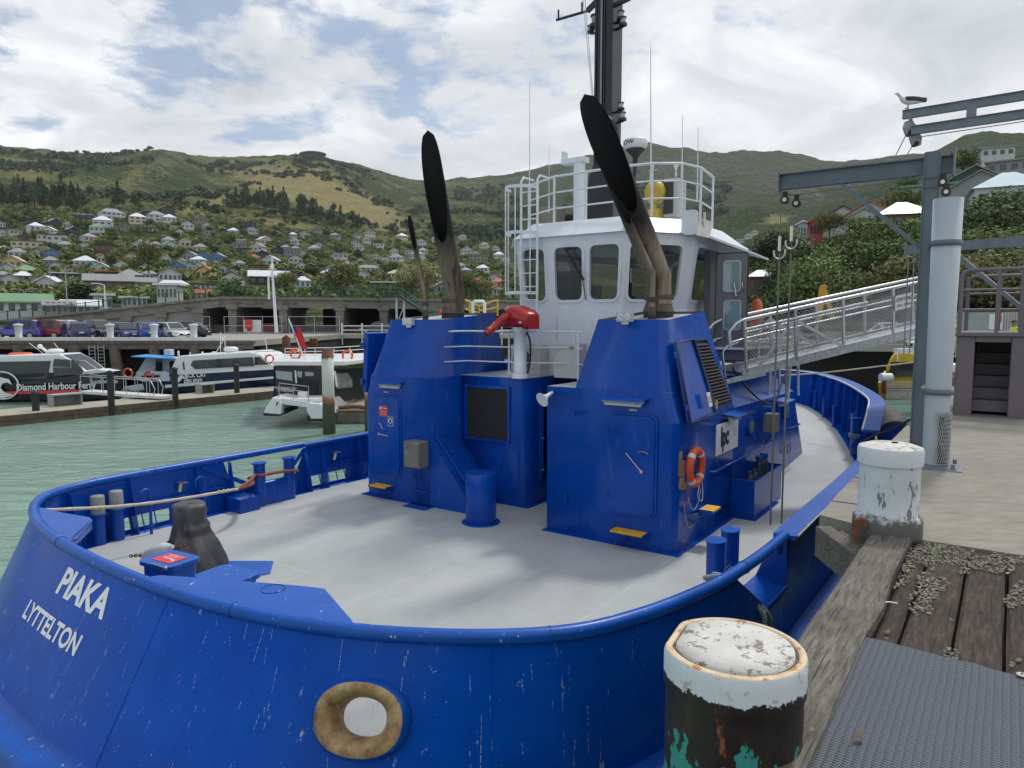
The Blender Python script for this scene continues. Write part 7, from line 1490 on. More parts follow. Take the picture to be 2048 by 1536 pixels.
# boats -----------------------------------------------------------
BW = M('boat white', (.70, .73, .75), .35, var=.03); BN = M('boat navy', (.012, .022, .07), .25, var=.15); BK = M('boat black', (.012, .013, .02), .25, var=.15); BG = M('boat glass', (.02, .022, .028), .08, var=.3, spec=.8)
def X(px, py, Y): return W(px, py, 1, Y)
SK_ = [0]
def sidepoly(mb, pts, Y, dep, mi=0): mb.prism([X(px, py, Y) for px, py in pts], (SK_[0] * dep, dep, 0), mi)
def hullloft(par, name, mat, xs, Y, beam, zt, zb, bowr=True, flare=.85):
    """xs px from stern to bow; sheer rows narrowing to the bow"""
    x0, x1 = X(xs[0], 760, Y).x, X(xs[1], 760, Y).x; rows = []
    for i in range(15):
        t = i / 14; w = beam / 2 * (1 - max(0, (t - .6) / .4) ** 2.2); z = zt(t); x = lerp(x0, x1, t); c = Y + beam / 2
        rows.append([Vector((x, c - w, z)), Vector((x - .0, c - w * flare, zb + .3)), Vector((x - t * .6, c - w * .5, zb)), Vector((x - t * .6, c + w * .5, zb)), Vector((x, c + w * flare, zb + .3)), Vector((x, c + w, z))])
    mb = MB(); mb.grid(rows, 0, closed=True, sm=False); mb.add(rows[0], [list(range(6))]); mb.add(rows[-1], [list(range(6))]); return mb.build(name, mat, par)
def tilt(o, ang, piv):   # yaw a boat built parallel to X about its stern
    o.matrix_world = Matrix.Translation(piv) @ Matrix.Rotation(ang, 4, 'Z') @ Matrix.Translation(-Vector(piv))
# A: black and white harbour ferry
Y = 45.0; FA = empty('ferry', (0, 0, 0), 0, 'black and white harbour ferry with a white wave emblem, cut by the left edge', 'ferry')
hullloft(FA, 'hull', BK, (-150, 215), Y, 3.2, lambda t: X(0, 747 + 8 * (1 - t) - 6 * t, Y).z, -3.75); mb = MB()
sidepoly(mb, [(-150, 792), (140, 786), (160, 784), (160, 779), (-150, 788)], Y - .02, .05); mb.build('red_stripe', SIGNR, FA)
mb = MB(); sidepoly(mb, [(-150, 754), (168, 750), (172, 743), (144, 722), (118, 708), (-150, 716)], Y + .12, 2.3); mb.build('cabin', BW, FA, bev=.08)
mb = MB(); [mb.prism([X(*a_, Y + .3), X(*b_, Y + .3), X(*b_, Y + .3) + Vector((0, 1.9, 0)), X(*a_, Y + .3) + Vector((0, 1.9, 0))], (.06, 0, .05)) for a_, b_ in (((124, 711), (146, 722)), ((146, 722), (171, 741.5)))]; mb.build('windscreen', BG, FA)
mb = MB(); sidepoly(mb, [(165, 752), (222, 743), (195, 739), (165, 743)], Y + .3, 1.2); mb.build('foredeck', BW, FA)
mb = MB(); sidepoly(mb, [(-150, 755), (93, 758), (100, 722), (-150, 726)], Y + .04, .1); mb.build('dark_side_panel', M('charcoal side', (.045, .05, .06), .4), FA)
for pts in ([(107, 752), (104, 737), (135, 736), (143, 754)], [(139, 737), (136, 721), (104, 722)],): pass
for pts in ([(105, 737), (108, 722), (138, 723), (140, 738)], [(108, 756), (105, 739), (142, 739), (163, 752)], [(143, 739), (141, 724), (148, 724), (166, 745), (163, 751)]):
    mb = MB(); sidepoly(mb, [(x, y - 4) for x, y in pts], Y + .06, .1); mb.build('window', BG, FA)
mb = MB(); sidepoly(mb, [(-5, 770), (200, 764), (232, 742), (100, 757), (93, 758)], Y - .01, .05); mb.build('hull_panel', BK, FA)
lettering('Diamond Harbour Ferry', .62, SIGNW, FA, X(112, 773, Y - .06), (1, 0, .035), ZU, bold=.02, sx=.82)
lettering('BLACK DIAMOND', .26, SIGNW, FA, X(209, 764, Y - .06), (1, 0, .02), ZU, bold=.02, sx=.8)
mb = MB(); c = X(5, 771, Y - .06); torus(mb, c, (1, 0, 0), (0, .0, .85), 1.02, .05, n=40, m=5); mb.prism([c + Vector((x, -.01, z)) for x, z in ((-1.2, -.6), (-.9, .3), (-.2, .55), (.45, .4), (.6, .05), (.3, .2), (.0, .12), (-.15, -.15), (.1, -.45), (.7, -.62), (0, -.8))], (0, .02, 0)); mb.build('wave_emblem', SIGNW, FA)
q = X(42, 712, Y + 2); o = MB(); o.lathe([(.62, -.10), (.62, .10), (.5, .22), (.05, .24)], q, 20, sx=1.3); tag(o.build('life_raft', ORANGE), 'flat orange life raft on the black ferry roof', 'life raft')
mb = MB(); mb.beam(X(100, 708, Y + 2), X(80, 693, Y + 2), .16, .12); mb.ball(X(80, 693, Y + 2), .16); mb.tube([X(92, 708, Y + 2), X(94, 702, Y + 2), X(100, 702, Y + 2)], .05, 6); mb.build('mast', WBRIGHT, FA)
for a_, b_ in (((88, 708), (58, 686)), ((124, 706), (108, 686))): mb = MB(); mb.cyl(X(*a_, Y + 2), X(*b_, Y + 2), .02, n=5); mb.build('aerial', WBRIGHT, FA)
mb = MB(); mb.lathe([(.3, 0), (.5, .06), (.5, .2), (.3, .28)], X(111, 706, Y + 2), 16); mb.build('radome', WBRIGHT, FA); mb = MB(); mb.tube([X(150, 720, Y + .6), X(170, 722, Y + .6), X(200, 742, Y + .6)], .035, 6); mb.tube([X(-150, 712, Y + .3), X(0, 710, Y + .3), X(22, 710, Y + .3)], .035, 6); mb.build('bow_rail', ALU, FA)
# B: white and navy cruise boat with blue awning
Y = 50.0; FB = empty('cruise_boat', (0, 0, 0), 0, 'white and navy sightseeing boat with a blue stern awning', 'boat')
hullloft(FB, 'hull', BN, (283, 575), Y, 4.8, lambda t: X(0, 752 - 18 * t, Y).z, -3.75)
mb = MB(); sidepoly(mb, [(340, 742), (352, 716), (356, 712), (500, 704), (523, 710), (545, 731), (560, 730), (548, 735), (345, 752)], Y + .15, 4.5); mb.build('cabin', BW, FB, bev=.08)
mb = MB(); sidepoly(mb, [(381, 730), (386, 721), (505, 714), (508, 732), (390, 738)], Y + .09, .1); mb.build('window_band', BG, FB); mb = MB(); sidepoly(mb, [(509, 730), (509, 714), (519, 714), (536, 729)], Y + .09, .1); mb.build('window', BG, FB); mb = MB(); sidepoly(mb, [(365, 725), (367, 724), (369, 739), (367, 740)], Y + .09, .1); mb.build('window', STP, FB)
mb = MB(); sidepoly(mb, [(350, 745), (560, 733), (560, 738), (350, 750)], Y - .03, .1); sidepoly(mb, [(330, 770), (560, 752), (560, 756), (330, 776)], Y - .05, .1); mb.build('white_strake', BW, FB)
BA = M('blue awning', (.05, .27, .60), .7); mb = MB(); a_ = [X(262, 714, Y + .2), X(292, 710, Y + 4.4), X(338, 713, Y + 4.4), X(357, 719, Y + .2)]; mb.prism(a_, (0, 0, .06)); mb.build('awning', BA, FB)
mb = MB(); sidepoly(mb, [(268, 755), (292, 715), (352, 719), (340, 745), (340, 752), (300, 757)], Y + 1.6, 2.6); mb.build('stern_cabin', M('boat pale blue', (.45, .53, .60), .5), FB)
mb = MB(); sidepoly(mb, [(311, 742), (311, 716), (324, 717), (324, 744)], Y + 1.52, .1); mb.build('stern_door', BG, FB); mb = MB(); sidepoly(mb, [(339, 745), (339, 721), (349, 722), (341, 745)], Y + 1.52, .1); mb.build('stern_window', BG, FB)
mb = MB(); sidepoly(mb, [(272, 757), (272, 744), (330, 743), (340, 750), (340, 762), (285, 764)], Y + .05, .15); mb.bb(X(320, 762, Y), X(338, 748, Y) + Vector((0, .2, 0))); mb.build('stern_bulwark', M('boat pale blue', (.45, .53, .60)), FB); mb = MB(); sidepoly(mb, [(245, 774), (300, 768), (345, 768), (300, 779), (262, 782)], Y + .3, 4); mb.build('swim_step', BW, FB, bev=.05)
torus_ = MB(); c = X(362, 758, Y - .08); torus(torus_, c, (1, 0, 0), ZU, .42, .035, n=28, m=5); torus_.prism([c + Vector((x * .9, -.01, z * .9)) for x, z in ((-.38, -.1), (-.1, .25), (.2, .22), (.4, .0), (.1, .05), (-.05, -.15), (-.25, -.3))], (0, .02, 0)); torus_.build('cat_emblem', SIGNW, FB)
lettering('BLACK CAT\nCRUISES', .42, SIGNW, FB, X(386, 757, Y - .08), (1, 0, .05), ZU, bold=.03, sx=.85)
for px, w, h in ((357, 2, 5), (380, 1, 2), (405, 2, 3), (428, 5, 3), (452, 3, 3), (475, 2, 3), (487, 2, 4), (493, 2, 4)): q = X(px, 706, Y + 2.2); k = Y / 1420; mb = MB(); mb.lathe([(w * k, -.2), (w * k, h * k * .7), (w * k * .5, h * k)], q, 10); mb.build('roof_fitting', BW, FB)
mb = MB(); mb.lathe([(.2, -.2), (.5, .0), (.5, .2), (.3, .28)], X(462, 701, Y + 2.4), 16); mb.build('radome', BW, FB); mb = MB(); mb.bb(X(327, 712, Y + 2), X(340, 699, Y + 2) + Vector((0, .7, 0))); mb.build('tank', M('boat pale blue', (.45, .53, .6)), FB, bev=.08)
for a_, b_ in (((441, 704), (441, 664)), ((451, 704), (449, 672)), ((433, 704), (447, 680)), ((539, 727), (530, 677))): mb = MB(); mb.cyl(X(*a_, Y + 2.2), X(*b_, Y + 2.2), .03, n=5); mb.build('aerial', WBRIGHT, FB)
mb = MB(); mb.tube([X(495, 706, Y + .6), X(520, 703, Y + .6), X(556, 702, Y + .6)], .03, 6); mb.tube([X(520, 711, Y + .6), X(556, 710, Y + .6)], .025, 6); mb.build('bow_rail', ALU, FB)
# C: catamaran seen from its stern
Y = 36.0; FC = empty('catamaran', (0, 0, 0), 0, 'black and white catamaran seen from its stern with a red ensign', 'catamaran'); k = Y / 1420
mb = MB(); a_ = [X(548, 732, Y), X(640, 738, Y), X(668, 744, Y + .2), X(760, 735, Y + 7), X(690, 722, Y + 9), X(590, 722, Y + 9)]
mb.prism([X(547, 798, Y + .6), X(643, 808, Y + .6), X(643, 738, Y + .6), X(547, 732, Y + .6)], (0, .15, 0)); mb.prism([X(643, 808, Y + .6), X(760, 792, Y + 6), X(760, 735, Y + 6), X(643, 738, Y + .6)], (0, .15, 0)); mb.prism([X(547, 798, Y + .6), X(547, 732, Y + .6), X(547, 732, Y + .6) + Vector((0, 6, 0)), X(547, 798, Y + .6) + Vector((0, 6, 0))], (.1, 0, 0)); mb.build('cabin', BK, FC)
mb = MB(); r_ = [X(545, 731, Y + .3), X(610, 738, Y + .2), X(690, 742, Y + .3), X(790, 730, Y + 6.5)]; rr = r_ + [X(730, 712, Y + 9), X(560, 719, Y + 8)]; mb.prism([Vector((p.x, p.y, r_[0].z)) for p in rr], (0, 0, .22)); mb.build('roof', BW, FC, bev=.04)
for pts, m in (([(551, 741), (584, 744), (585, 762), (553, 757)], M('pale pane', (.32, .36, .38), .2)), ([(594, 742), (605, 743), (603, 755), (595, 754)], M('pale pane', (.32, .36, .38))), ([(610, 743), (627, 745), (627, 752), (610, 752)], M('pale pane', (.32, .36, .38))), ([(592, 760), (634, 765), (636, 800), (595, 795)], DARK)): mb = MB(); sidepoly(mb, pts, Y + .52, .08); mb.build('window' if m is not DARK else 'doorway', m, FC)
mb = MB(); p0_, p1_ = X(672, 745, Y + 1.5), X(730, 742, Y + 5.0); mb.prism([p0_ + Vector((0, 0, -.05)), p1_ + Vector((0, 0, -.05)), p1_ + Vector((0, 0, -.85)), p0_ + Vector((.1, 0, -.85))], (-.05, -.10, 0)); mb.build('clear_curtain', M('clear curtain', (.24, .25, .26), .3, var=.5, vs=2, bmp=1, bs_=4), FC)
mb = MB(); sidepoly(mb, [(667, 742), (671, 742), (676, 773), (672, 774)], Y + .5, .08); sidepoly(mb, [(589, 741), (592, 741), (594, 766), (591, 766)], Y + .45, .05); mb.build('white_pillar', BW, FC)
mb = MB(); mb.bb(X(552, 798, Y - 1.2), X(640, 804, Y - 1.2) + Vector((0, 2.2, .0))); mb.prism([X(545, 795, Y - 1.4), X(642, 808, Y - 1.4), X(642, 818, Y - 1.4), X(548, 806, Y - 1.4)], (0, 2.2, 0)); mb.build('aft_deck', BW, FC)
for pts, d in (([(545, 795), (560, 798), (560, 820), (545, 828), (527, 826), (531, 816)], 3), ([(552, 802), (563, 804), (562, 829), (546, 828)], .5), ([(618, 806), (642, 808), (655, 836), (640, 838), (622, 838), (612, 820)], 6)): mb = MB(); sidepoly(mb, pts, Y - 1.6, d); mb.build('hull_leg', BW, FC, bev=.04)
mb = MB(); sidepoly(mb, [(526, 826), (560, 820), (560, 832), (528, 832)], Y - 1.5, 3); sidepoly(mb, [(612, 834), (656, 834), (650, 842), (616, 842)], Y - 1.5, 6); mb.build('waterline_band', BLACK, FC)
mb = MB()
for yy in (765, 776, 787): mb.tube([X(558, yy + 1, Y - 1.2), X(617, yy + 8, Y - 1.2)], .018, 5)
for px in (558, 587, 617): mb.cyl(X(px, 768 + (px - 558) * .1, Y - 1.2), X(px, 800 + (px - 558) * .1, Y - 1.2), .022, n=6)
mb.build('stern_rail', STEEL, FC); mb = MB(); mb.bb(X(596, 800, Y - .6), X(611, 784, Y - .6) + Vector((0, .4, 0))); mb.build('deck_box', BW, FC)
lettering('CANTERBURY CAT\nLYTTELTON', .14, SIGNW, FC, X(570, 779, Y + .57), (1, 0, -.06), ZU, bold=.02)
sd = (X(760, 735, Y + 6) - X(643, 738, Y + .6)); sd.z = 0; sd.normalize(); mb = MB(); c = X(705, 785, Y + 3.9); c = c + Vector((0, -.35, 0)); torus(mb, c, sd, ZU, .34, .03, n=26, m=5); mb.prism([c + sd * (x * .8) + ZU * (z * .8) for x, z in ((-.38, -.1), (-.1, .25), (.2, .22), (.36, .0), (.1, .05), (-.05, -.15), (-.25, -.3))], (0, .02, 0)); mb.build('cat_emblem', SIGNW, FC)
lettering('BLACK CAT\nCRUISES', .42, SIGNW, FC, c + sd * 1.65, sd, ZU, bold=.03, sx=.8)
mb = MB()
for yy in (697, 704, 712): mb.tube([X(570, yy, Y + 3), X(668, yy - 2, Y + 3), X(770, yy - 8, Y + 7)], .02, 5)
for px in (570, 590, 610, 630, 650, 668, 700, 735): mb.cyl(X(px, 697 - max(0, px - 668) * .06, Y + 3 + max(0, px - 668) * .04), X(px, 731 - max(0, px - 668) * .06, Y + 3 + max(0, px - 668) * .04), .02, n=5)
mb.build('roof_rail', BW, FC); mb = MB(); mb.cyl(X(614, 730, Y + .8), X(577, 637, Y + .8), .035, n=6); mb.build('flag_staff', BW, FC)
FL = MB(); f0 = X(580, 652, Y + .8); rows = [[f0 + Vector((.05 + .12 * i + .10 * j * .5, .05 * math.sin(j * 1.3 + i), -.16 * j - .02 * i)) for i in range(5)] for j in range(8)]; FL.grid(rows, 0); fo = FL.build('ensign', M('ensign red', (.55, .03, .04), .8), None); tag(fo, 'red ensign hanging from the catamaran flag staff', 'flag'); FL = MB(); FL.grid([[p + Vector((0, -.015, 0)) for p in r[:3]] for r in rows[:3]], 0); FL.build('flag_canton', M('ensign blue', (.03, .03, .18), .8), fo)
# lifebuoys on the boats
def ringbuoy(px, py, Y, r, lab):
    c = X(px, py, Y); o = empty('lifebuoy', c, 0, lab, 'lifebuoy', 'orange lifebuoys on the boats'); mb = MB(); torus(mb, Vector((0, 0, 0)), (1, 0, 0), ZU, r, r * .24, n=24, m=8); mb.build('ring', ORANGE, o)
    for a in (45, 225): mb = MB(); torus(mb, Vector((0, 0, 0)), (1, 0, 0), ZU, r, r * .255, n=4, m=8, a0=a - 9, a1=a + 9); mb.build('band', SIGNW, o)
ringbuoy(591, 708, 38.9, .26, 'orange lifebuoy on the catamaran roof rail behind the flag staff'); ringbuoy(695, 711, 38.6, .26, 'orange lifebuoy on the catamaran roof rail beside the rusty white pile'); ringbuoy(539, 718, 50.2, .28, 'orange lifebuoy at the bow of the blue awning boat'); ringbuoy(256, 746, 49.9, .30, 'orange lifebuoy at the stern corner of the blue awning boat'); ringbuoy(298, 751, 49.9, .30, 'orange lifebuoy on the stern bulwark of the blue awning boat')
# right: yellow launch, container, digger, barriers
SK_[0] = .56; Y = 21.5; YB = empty('launch', (0, 0, 0), 0, 'yellow cabin launch moored beyond the grey davit post', 'boat'); YM = M('launch yellow', (.55, .40, .02), .4)
mb = MB(); bm_ = [(1772, 742), (1779, 718), (1788, 706), (1880, 706), (1890, 718), (1893, 742)]; sidepoly(mb, bm_[:1] + [(1778, 722), (1790, 708), (1876, 708), (1890, 722), (1892, 742)], Y, 3.2); mb.build('roof_hood', YM, YB, bev=.03)
mb = MB(); sidepoly(mb, [(1770, 760), (1773, 735), (1892, 735), (1893, 775), (1760, 775)], Y + .1, 3.0); mb.build('cabin', YM, YB); mb = MB(); sidepoly(mb, [(1778, 752), (1783, 724), (1872, 724), (1876, 752)], Y - .03, .1); mb.build('window', BG, YB)
mb = MB(); sidepoly(mb, [(1756, 765), (1895, 765), (1895, 800), (1768, 800), (1758, 790)], Y + .2, 5); mb.build('hull', YM, YB); mb = MB(); [mb.beam(X(1772, 764 + 5 * k_, Y - .3), X(1830, 764 + 5 * k_, Y - .3), .05, .035) for k_ in range(7)]; mb.prism([X(1772, 798, Y - .3), X(1832, 798, Y - .3), X(1832, 783, Y - .3), X(1772, 783, Y - .3)], (0, .05, 0)); mb.build('aluminium_gate', GALV, YB)
mb = MB(); mb.cyl(X(1761, 755, Y - .3), X(1783, 755, Y - .3), .13, n=14); mb.build('canister', SIGNW, YB); mb = MB(); mb.tube([X(1768, 762, Y - .35), X(1768, 788, Y - .35)], .07, 8); mb.build('red_fender', M('dull red', (.3, .03, .03)), YB); mb = MB(); [mb.beam(X(1795, 722, Y - .1), X(1795, 700, Y), .03, .03)]; mb.bb(X(1800, 706, Y), X(1830, 698, Y) + Vector((0, .4, 0))); mb.build('roof_light', SIGNW, YB)
q = W(1995, 640, 1, 30); o = empty('storage_container', (q.x, 30, 0), R(-6), 'pale ribbed container with an orange and white notice behind the stair platform', 'container'); mb = MB(); mb.bb((-.45, 0, 0), (2.6, 2.4, 2.02)); mb.build('box', M('pale ribbed steel', (.42, .43, .42), .6, .2), o); mb = MB(); [mb.bb((-.40 + k_ * .11, -.03, .05), (-.35 + k_ * .11, 0, 1.98)) for k_ in range(27)]; mb.build('ribs', M('pale ribbed steel', (.42, .43, .42)), o); mb = MB(); mb.bb((-.35, -.05, 1.25), (.18, -.035, 1.9)); mb.build('notice', SIGNW, o); mb = MB(); mb.bb((-.1, -.06, 1.55), (.14, -.052, 1.85)); mb.build('orange_square', ORANGE, o)
DG_ = M('digger yellow', (.55, .27, .02), .5); o = empty('excavator_arm', (0, 0, 0), 0, 'orange yellow excavator boom showing above the gangway', 'excavator'); mb = MB(); mb.beam(W(1636, 640, 1, 47), W(1646, 572, 1, 47), .24, .35); mb.build('boom', DG_, o); mb = MB(); mb.beam(W(1646, 570, 1, 47), W(1666, 640, 1, 47), .2, .25); mb.build('stick', DG_, o)
mb = MB()
for k_ in range(9): mb = MB(); x = 21.5 + k_ * 2.7; mb.prism([(x, 49.5, 0), (x + 2.6, 49.4, 0), (x + 2.6, 49.6, .85), (x, 49.7, .85)], (0, .25, 0)); o = mb.build('concrete_barrier', CONC); tag(o, 'grey concrete barrier in the row on the quay behind the gangway', 'barrier', 'concrete barriers on the far quay')
FCE = empty('timber_wharf_rail', (0, 0, 0), 0, 'pale timber rails along the far wharf edge behind the gangway', 'railing')
for z in (-.25, .15, .55): mb = MB(); mb.beam((15.5, 57, z), (34, 46.6, z), .1, .14); mb.build('rail', M('pale timber', (.33, .31, .28), .85), FCE)
for k_ in range(10): q = Vector((15.5, 57, 0)).lerp(Vector((34, 46.6, 0)), k_ / 9); mb = MB(); mb.bb((q.x - .08, q.y - .1, -.5), (q.x + .08, q.y + .05, .8)); mb.build('post', M('pale timber', (.33, .31, .28)), FCE)
o = empty('small_jetty', (0, 0, 0), 0, 'low timber jetty edge with brown hose behind the rusty white pile', 'jetty'); mb = MB(); a_, b_ = W(672, 822, 2, -2.95), W(800, 822, 2, -2.95); mb.prism([a_, b_, b_ + Vector((0, 5, 0)), a_ + Vector((0, 5, 0))], (0, 0, .08)); mb.build('deck', M('jetty boards', (.34, .28, .2), .85), o); mb = MB(); mb.prism([a_ + Vector((0, .05, -.6)), b_ + Vector((0, .05, -.6)), b_ + Vector((0, .05, -.05)), a_ + Vector((0, .05, -.05))], (0, .3, 0)); mb.build('fascia', OLDW, o); mb = MB(); mb.tube(crom([a_ + Vector((.1, .1, .15)), a_ + Vector((1, .2, .2)), a_.lerp(b_, .6) + Vector((0, .1, .1)), b_ + Vector((0, .1, .1))], 5), .10, 7); mb.build('rubber_strip', M('brown rubber', (.14, .06, .035), .8), o)
o = empty('yellow_guard_frame', (0, 0, 0), 0, 'yellow tubular frame on the quay behind the red fire monitor', 'frame'); mb = MB()
for p_ in (((930, 600), (958, 612), (958, 632)), ((940, 632), (940, 606)), ((958, 612), (995, 600), (995, 632)), ((958, 622), (995, 615)), ((930, 618), (958, 626))): mb.tube([W(x, y, 1, 44) for x, y in p_], .07, 6)
mb.build('tube_frame', M('frame yellow', (.62, .38, .03), .5), o); mb = MB(); mb.tube([W(946, 628, 1, 43), W(946, 606, 1, 43), W(949, 603, 1, 43), W(966, 603, 1, 43), W(969, 606, 1, 43), W(969, 628, 1, 43)], .10, 8); mb.build('white_hoop', WBRIGHT, o)
# ================================================================ terrain
TC = {  # px: [(distance, photo row of the ground)]
 -700: [(70, 760), (105, 660), (170, 610), (300, 560), (500, 500), (800, 430), (1200, 370), (1700, 300), (2300, 255)],
 0: [(70, 760), (105, 657), (160, 606), (280, 556), (450, 502), (650, 455), (850, 425), (1100, 385), (1500, 335), (1900, 293), (2300, 300)],
 200: [(70, 760), (105, 657), (160, 602), (280, 550), (450, 497), (650, 452), (850, 420), (1100, 388), (1500, 342), (1950, 311), (2400, 320)],
 335: [(70, 760), (105, 657), (160, 600), (280, 548), (450, 494), (650, 446), (850, 420), (1100, 392), (1400, 340), (1750, 296), (2300, 320)],
 450: [(70, 760), (105, 657), (160, 600), (280, 548), (450, 496), (650, 450), (850, 424), (1000, 400), (1200, 388), (1350, 398), (1650, 345), (2000, 314), (2500, 330)],
 545: [(70, 760), (105, 657), (160, 600), (280, 552), (450, 505), (650, 455), (850, 428), (1050, 385), (1250, 352), (1400, 362), (1750, 335), (2050, 313), (2500, 330)],
 630: [(70, 760), (105, 657), (160, 600), (280, 556), (450, 512), (650, 462), (850, 436), (1050, 390), (1330, 334), (1480, 342), (1750, 312), (2000, 306), (2500, 330)],
 720: [(70, 760), (105, 657), (160, 600), (280, 560), (450, 520), (650, 478), (850, 455), (1050, 420), (1330, 368), (1480, 374), (1750, 340), (2000, 325), (2500, 340)],
 820: [(70, 760), (105, 657), (160, 602), (280, 565), (450, 530), (650, 495), (850, 466), (1050, 452), (1300, 440), (1500, 420), (1800, 385), (2100, 361), (2600, 370)],
 900: [(70, 760), (105, 657), (160, 604), (280, 568), (450, 530), (650, 500), (850, 475), (1100, 450), (1400, 420), (1800, 388), (2200, 361), (2600, 370)],
 1000: [(70, 760), (105, 657), (160, 606), (280, 575), (450, 540), (650, 510), (850, 480), (1100, 455), (1400, 425), (1800, 385), (2200, 349), (2600, 360)],
 1130: [(70, 760), (105, 657), (160, 610), (280, 580), (650, 520), (1100, 460), (1500, 410), (1900, 360), (2250, 325), (2700, 340)],
 1240: [(70, 760), (105, 657), (280, 590), (650, 530), (1100, 465), (1500, 405), (1900, 345), (2250, 291), (2700, 310)],
 1290: [(70, 760), (105, 657), (280, 590), (650, 530), (1100, 465), (1500, 405), (1900, 345), (2250, 283), (2700, 310)],
 1420: [(70, 760), (105, 650), (160, 600), (280, 560), (650, 520), (1100, 465), (1500, 405), (1900, 345), (2250, 303), (2700, 320)],
 1490: [(70, 690), (85, 630), (110, 590), (150, 540), (220, 520), (400, 510), (700, 492), (1100, 455), (1500, 400), (1900, 345), (2250, 299), (2700, 320)],
 1560: [(66, 660), (76, 620), (95, 560), (125, 505), (160, 484), (300, 492), (700, 478), (1100, 440), (1500, 395), (1900, 345), (2250, 303), (2700, 320)],
 1640: [(62, 660), (72, 620), (90, 545), (115, 490), (140, 466), (300, 478), (700, 465), (1100, 435), (1500, 395), (1900, 350), (2200, 325), (2700, 335)],
 1740: [(60, 660), (70, 620), (86, 545), (108, 475), (130, 455), (200, 450), (400, 445), (900, 410), (1500, 365), (2000, 317), (2600, 330)],
 1850: [(60, 660), (70, 610), (84, 530), (105, 460), (130, 425), (160, 400), (250, 392), (600, 385), (1100, 360), (1700, 303), (2600, 320)],
 1950: [(60, 660), (70, 605), (84, 520), (105, 450), (128, 410), (160, 382), (250, 350), (600, 345), (1100, 320), (1600, 275), (2600, 300)],
 2100: [(60, 660), (70, 600), (84, 515), (105, 440), (128, 395), (160, 360), (250, 325), (600, 315), (1100, 300), (1600, 266), (2600, 290)],
 2900: [(60, 660), (70, 600), (90, 500), (128, 400), (200, 340), (600, 290), (1100, 260), (1600, 240), (2600, 250)]}
CX = sorted(TC)
for c in CX:
    if c >= 1490: TC[c] = [(r, p + 30 * sst(78, 105, r) * (1 - sst(180, 320, r))) for r, p in TC[c]]
def dirz(px, py): d = ray(px, py); return d.z / math.hypot(d.x, d.y)
RS = np.exp(np.linspace(math.log(62), math.log(2650), 190)); PX = np.concatenate([np.arange(-700, 0, 28), np.arange(0, 2060, 7), np.arange(2060, 2900, 28)])
tabs = []
for c in CX:
    rr = [math.log(r) for r, _ in TC[c]]; yy = [dirz(c, p) for _, p in TC[c]]; tabs.append(np.interp(np.log(RS), rr, yy))
tabs = np.array(tabs)
def fbm(x, y, z, o=5): return noise.fractal(Vector((x, y, z)), .9, 2.1, o)
AZ = np.array([math.atan2(px - 1024, F) for px in PX]); TAN = np.array([np.interp(PX, CX, tabs[:, j]) for j in range(len(RS))])
ker = np.array([1, 2, 3, 2, 1]) / 9.; TAN = np.array([np.convolve(np.pad(row, 2, 'edge'), ker, 'valid') for row in TAN])
HZ = np.zeros_like(TAN)
for j, r in enumerate(RS):
    amp = .013 * r * sst(150, 700, r) + .006 * r * sst(62, 130, r)
    for i, a in enumerate(AZ):
        x, y = r * math.sin(a), r * math.cos(a); n1 = fbm(x * .0035, y * .0035, 1.3, 6); n2 = fbm(x * .02, y * .02, 4.1, 4) if r > 400 else 0; sky_ = 1 - .75 * sst(1500, 1750, r)
        rid = (1 - abs(noise.noise(Vector((x * .006, y * .006, 8))))) - .75
        HZ[j, i] = EYE + r * TAN[j, i] + amp * sky_ * (n1 * .9 + rid * 1.1) + .0030 * r * n2 * sst(400, 900, r)
import bisect
AZL = AZ.tolist(); HL_ = HZ.tolist(); LR0 = math.log(62); DLR = (math.log(2650) - LR0) / 189
def terr(x, y):
    r = math.hypot(x, y); a = math.atan2(x, y); i0 = max(0, min(len(AZL) - 2, bisect.bisect_right(AZL, a) - 1)); u = (a - AZL[i0]) / (AZL[i0 + 1] - AZL[i0]); j = max(0, (math.log(max(r, 62)) - LR0) / DLR); j0 = min(int(j), 188); v = j - j0
    return (HL_[j0][i0] * (1 - u) + HL_[j0][i0 + 1] * u) * (1 - v) + (HL_[j0 + 1][i0] * (1 - u) + HL_[j0 + 1][i0 + 1] * u) * v
def tpt(px, r):
    a = math.atan2(px - 1024, F); x, y = r * math.sin(a), r * math.cos(a); z = terr(x, y); return Vector((x, y, z)), 768 - F * (y * math.sin(PITCH) + (z - EYE) * math.cos(PITCH)) / (y * math.cos(PITCH) - (z - EYE) * math.sin(PITCH))
def hit(px, py, rmin=100):
    d = ray(px, py); h = math.hypot(d.x, d.y); d = d / h; r = rmin
    while r < 2500:
        if EYE + d.z * r <= terr(d.x * r, d.y * r): return Vector((d.x * r, d.y * r, terr(d.x * r, d.y * r))), r
        r *= 1.006
    return None, None
def bl(px, py, x, y, sx, sy, ang=0):
    c, s = math.cos(R(ang)), math.sin(R(ang)); dx, dy = px - x, py - y; u, v = dx * c + dy * s, -dx * s + dy * c; return math.exp(-((u / sx) ** 2 + (v / sy) ** 2))
me = bpy.data.meshes.new('hills'); nj, ni = len(RS), len(PX); vs = [(r * math.sin(a), r * math.cos(a), float(HZ[j, i])) for j, r in enumerate(RS) for i, a in enumerate(AZ)]
me.from_pydata(vs, [], [(j * ni + i, (j + 1) * ni + i, (j + 1) * ni + i + 1, j * ni + i + 1) for j in range(nj - 1) for i in range(ni - 1)])
ca = me.color_attributes.new('cover', 'FLOAT_COLOR', 'POINT'); buf = np.zeros((len(vs), 4), np.float32); buf[:, 3] = 1; k_ = 0
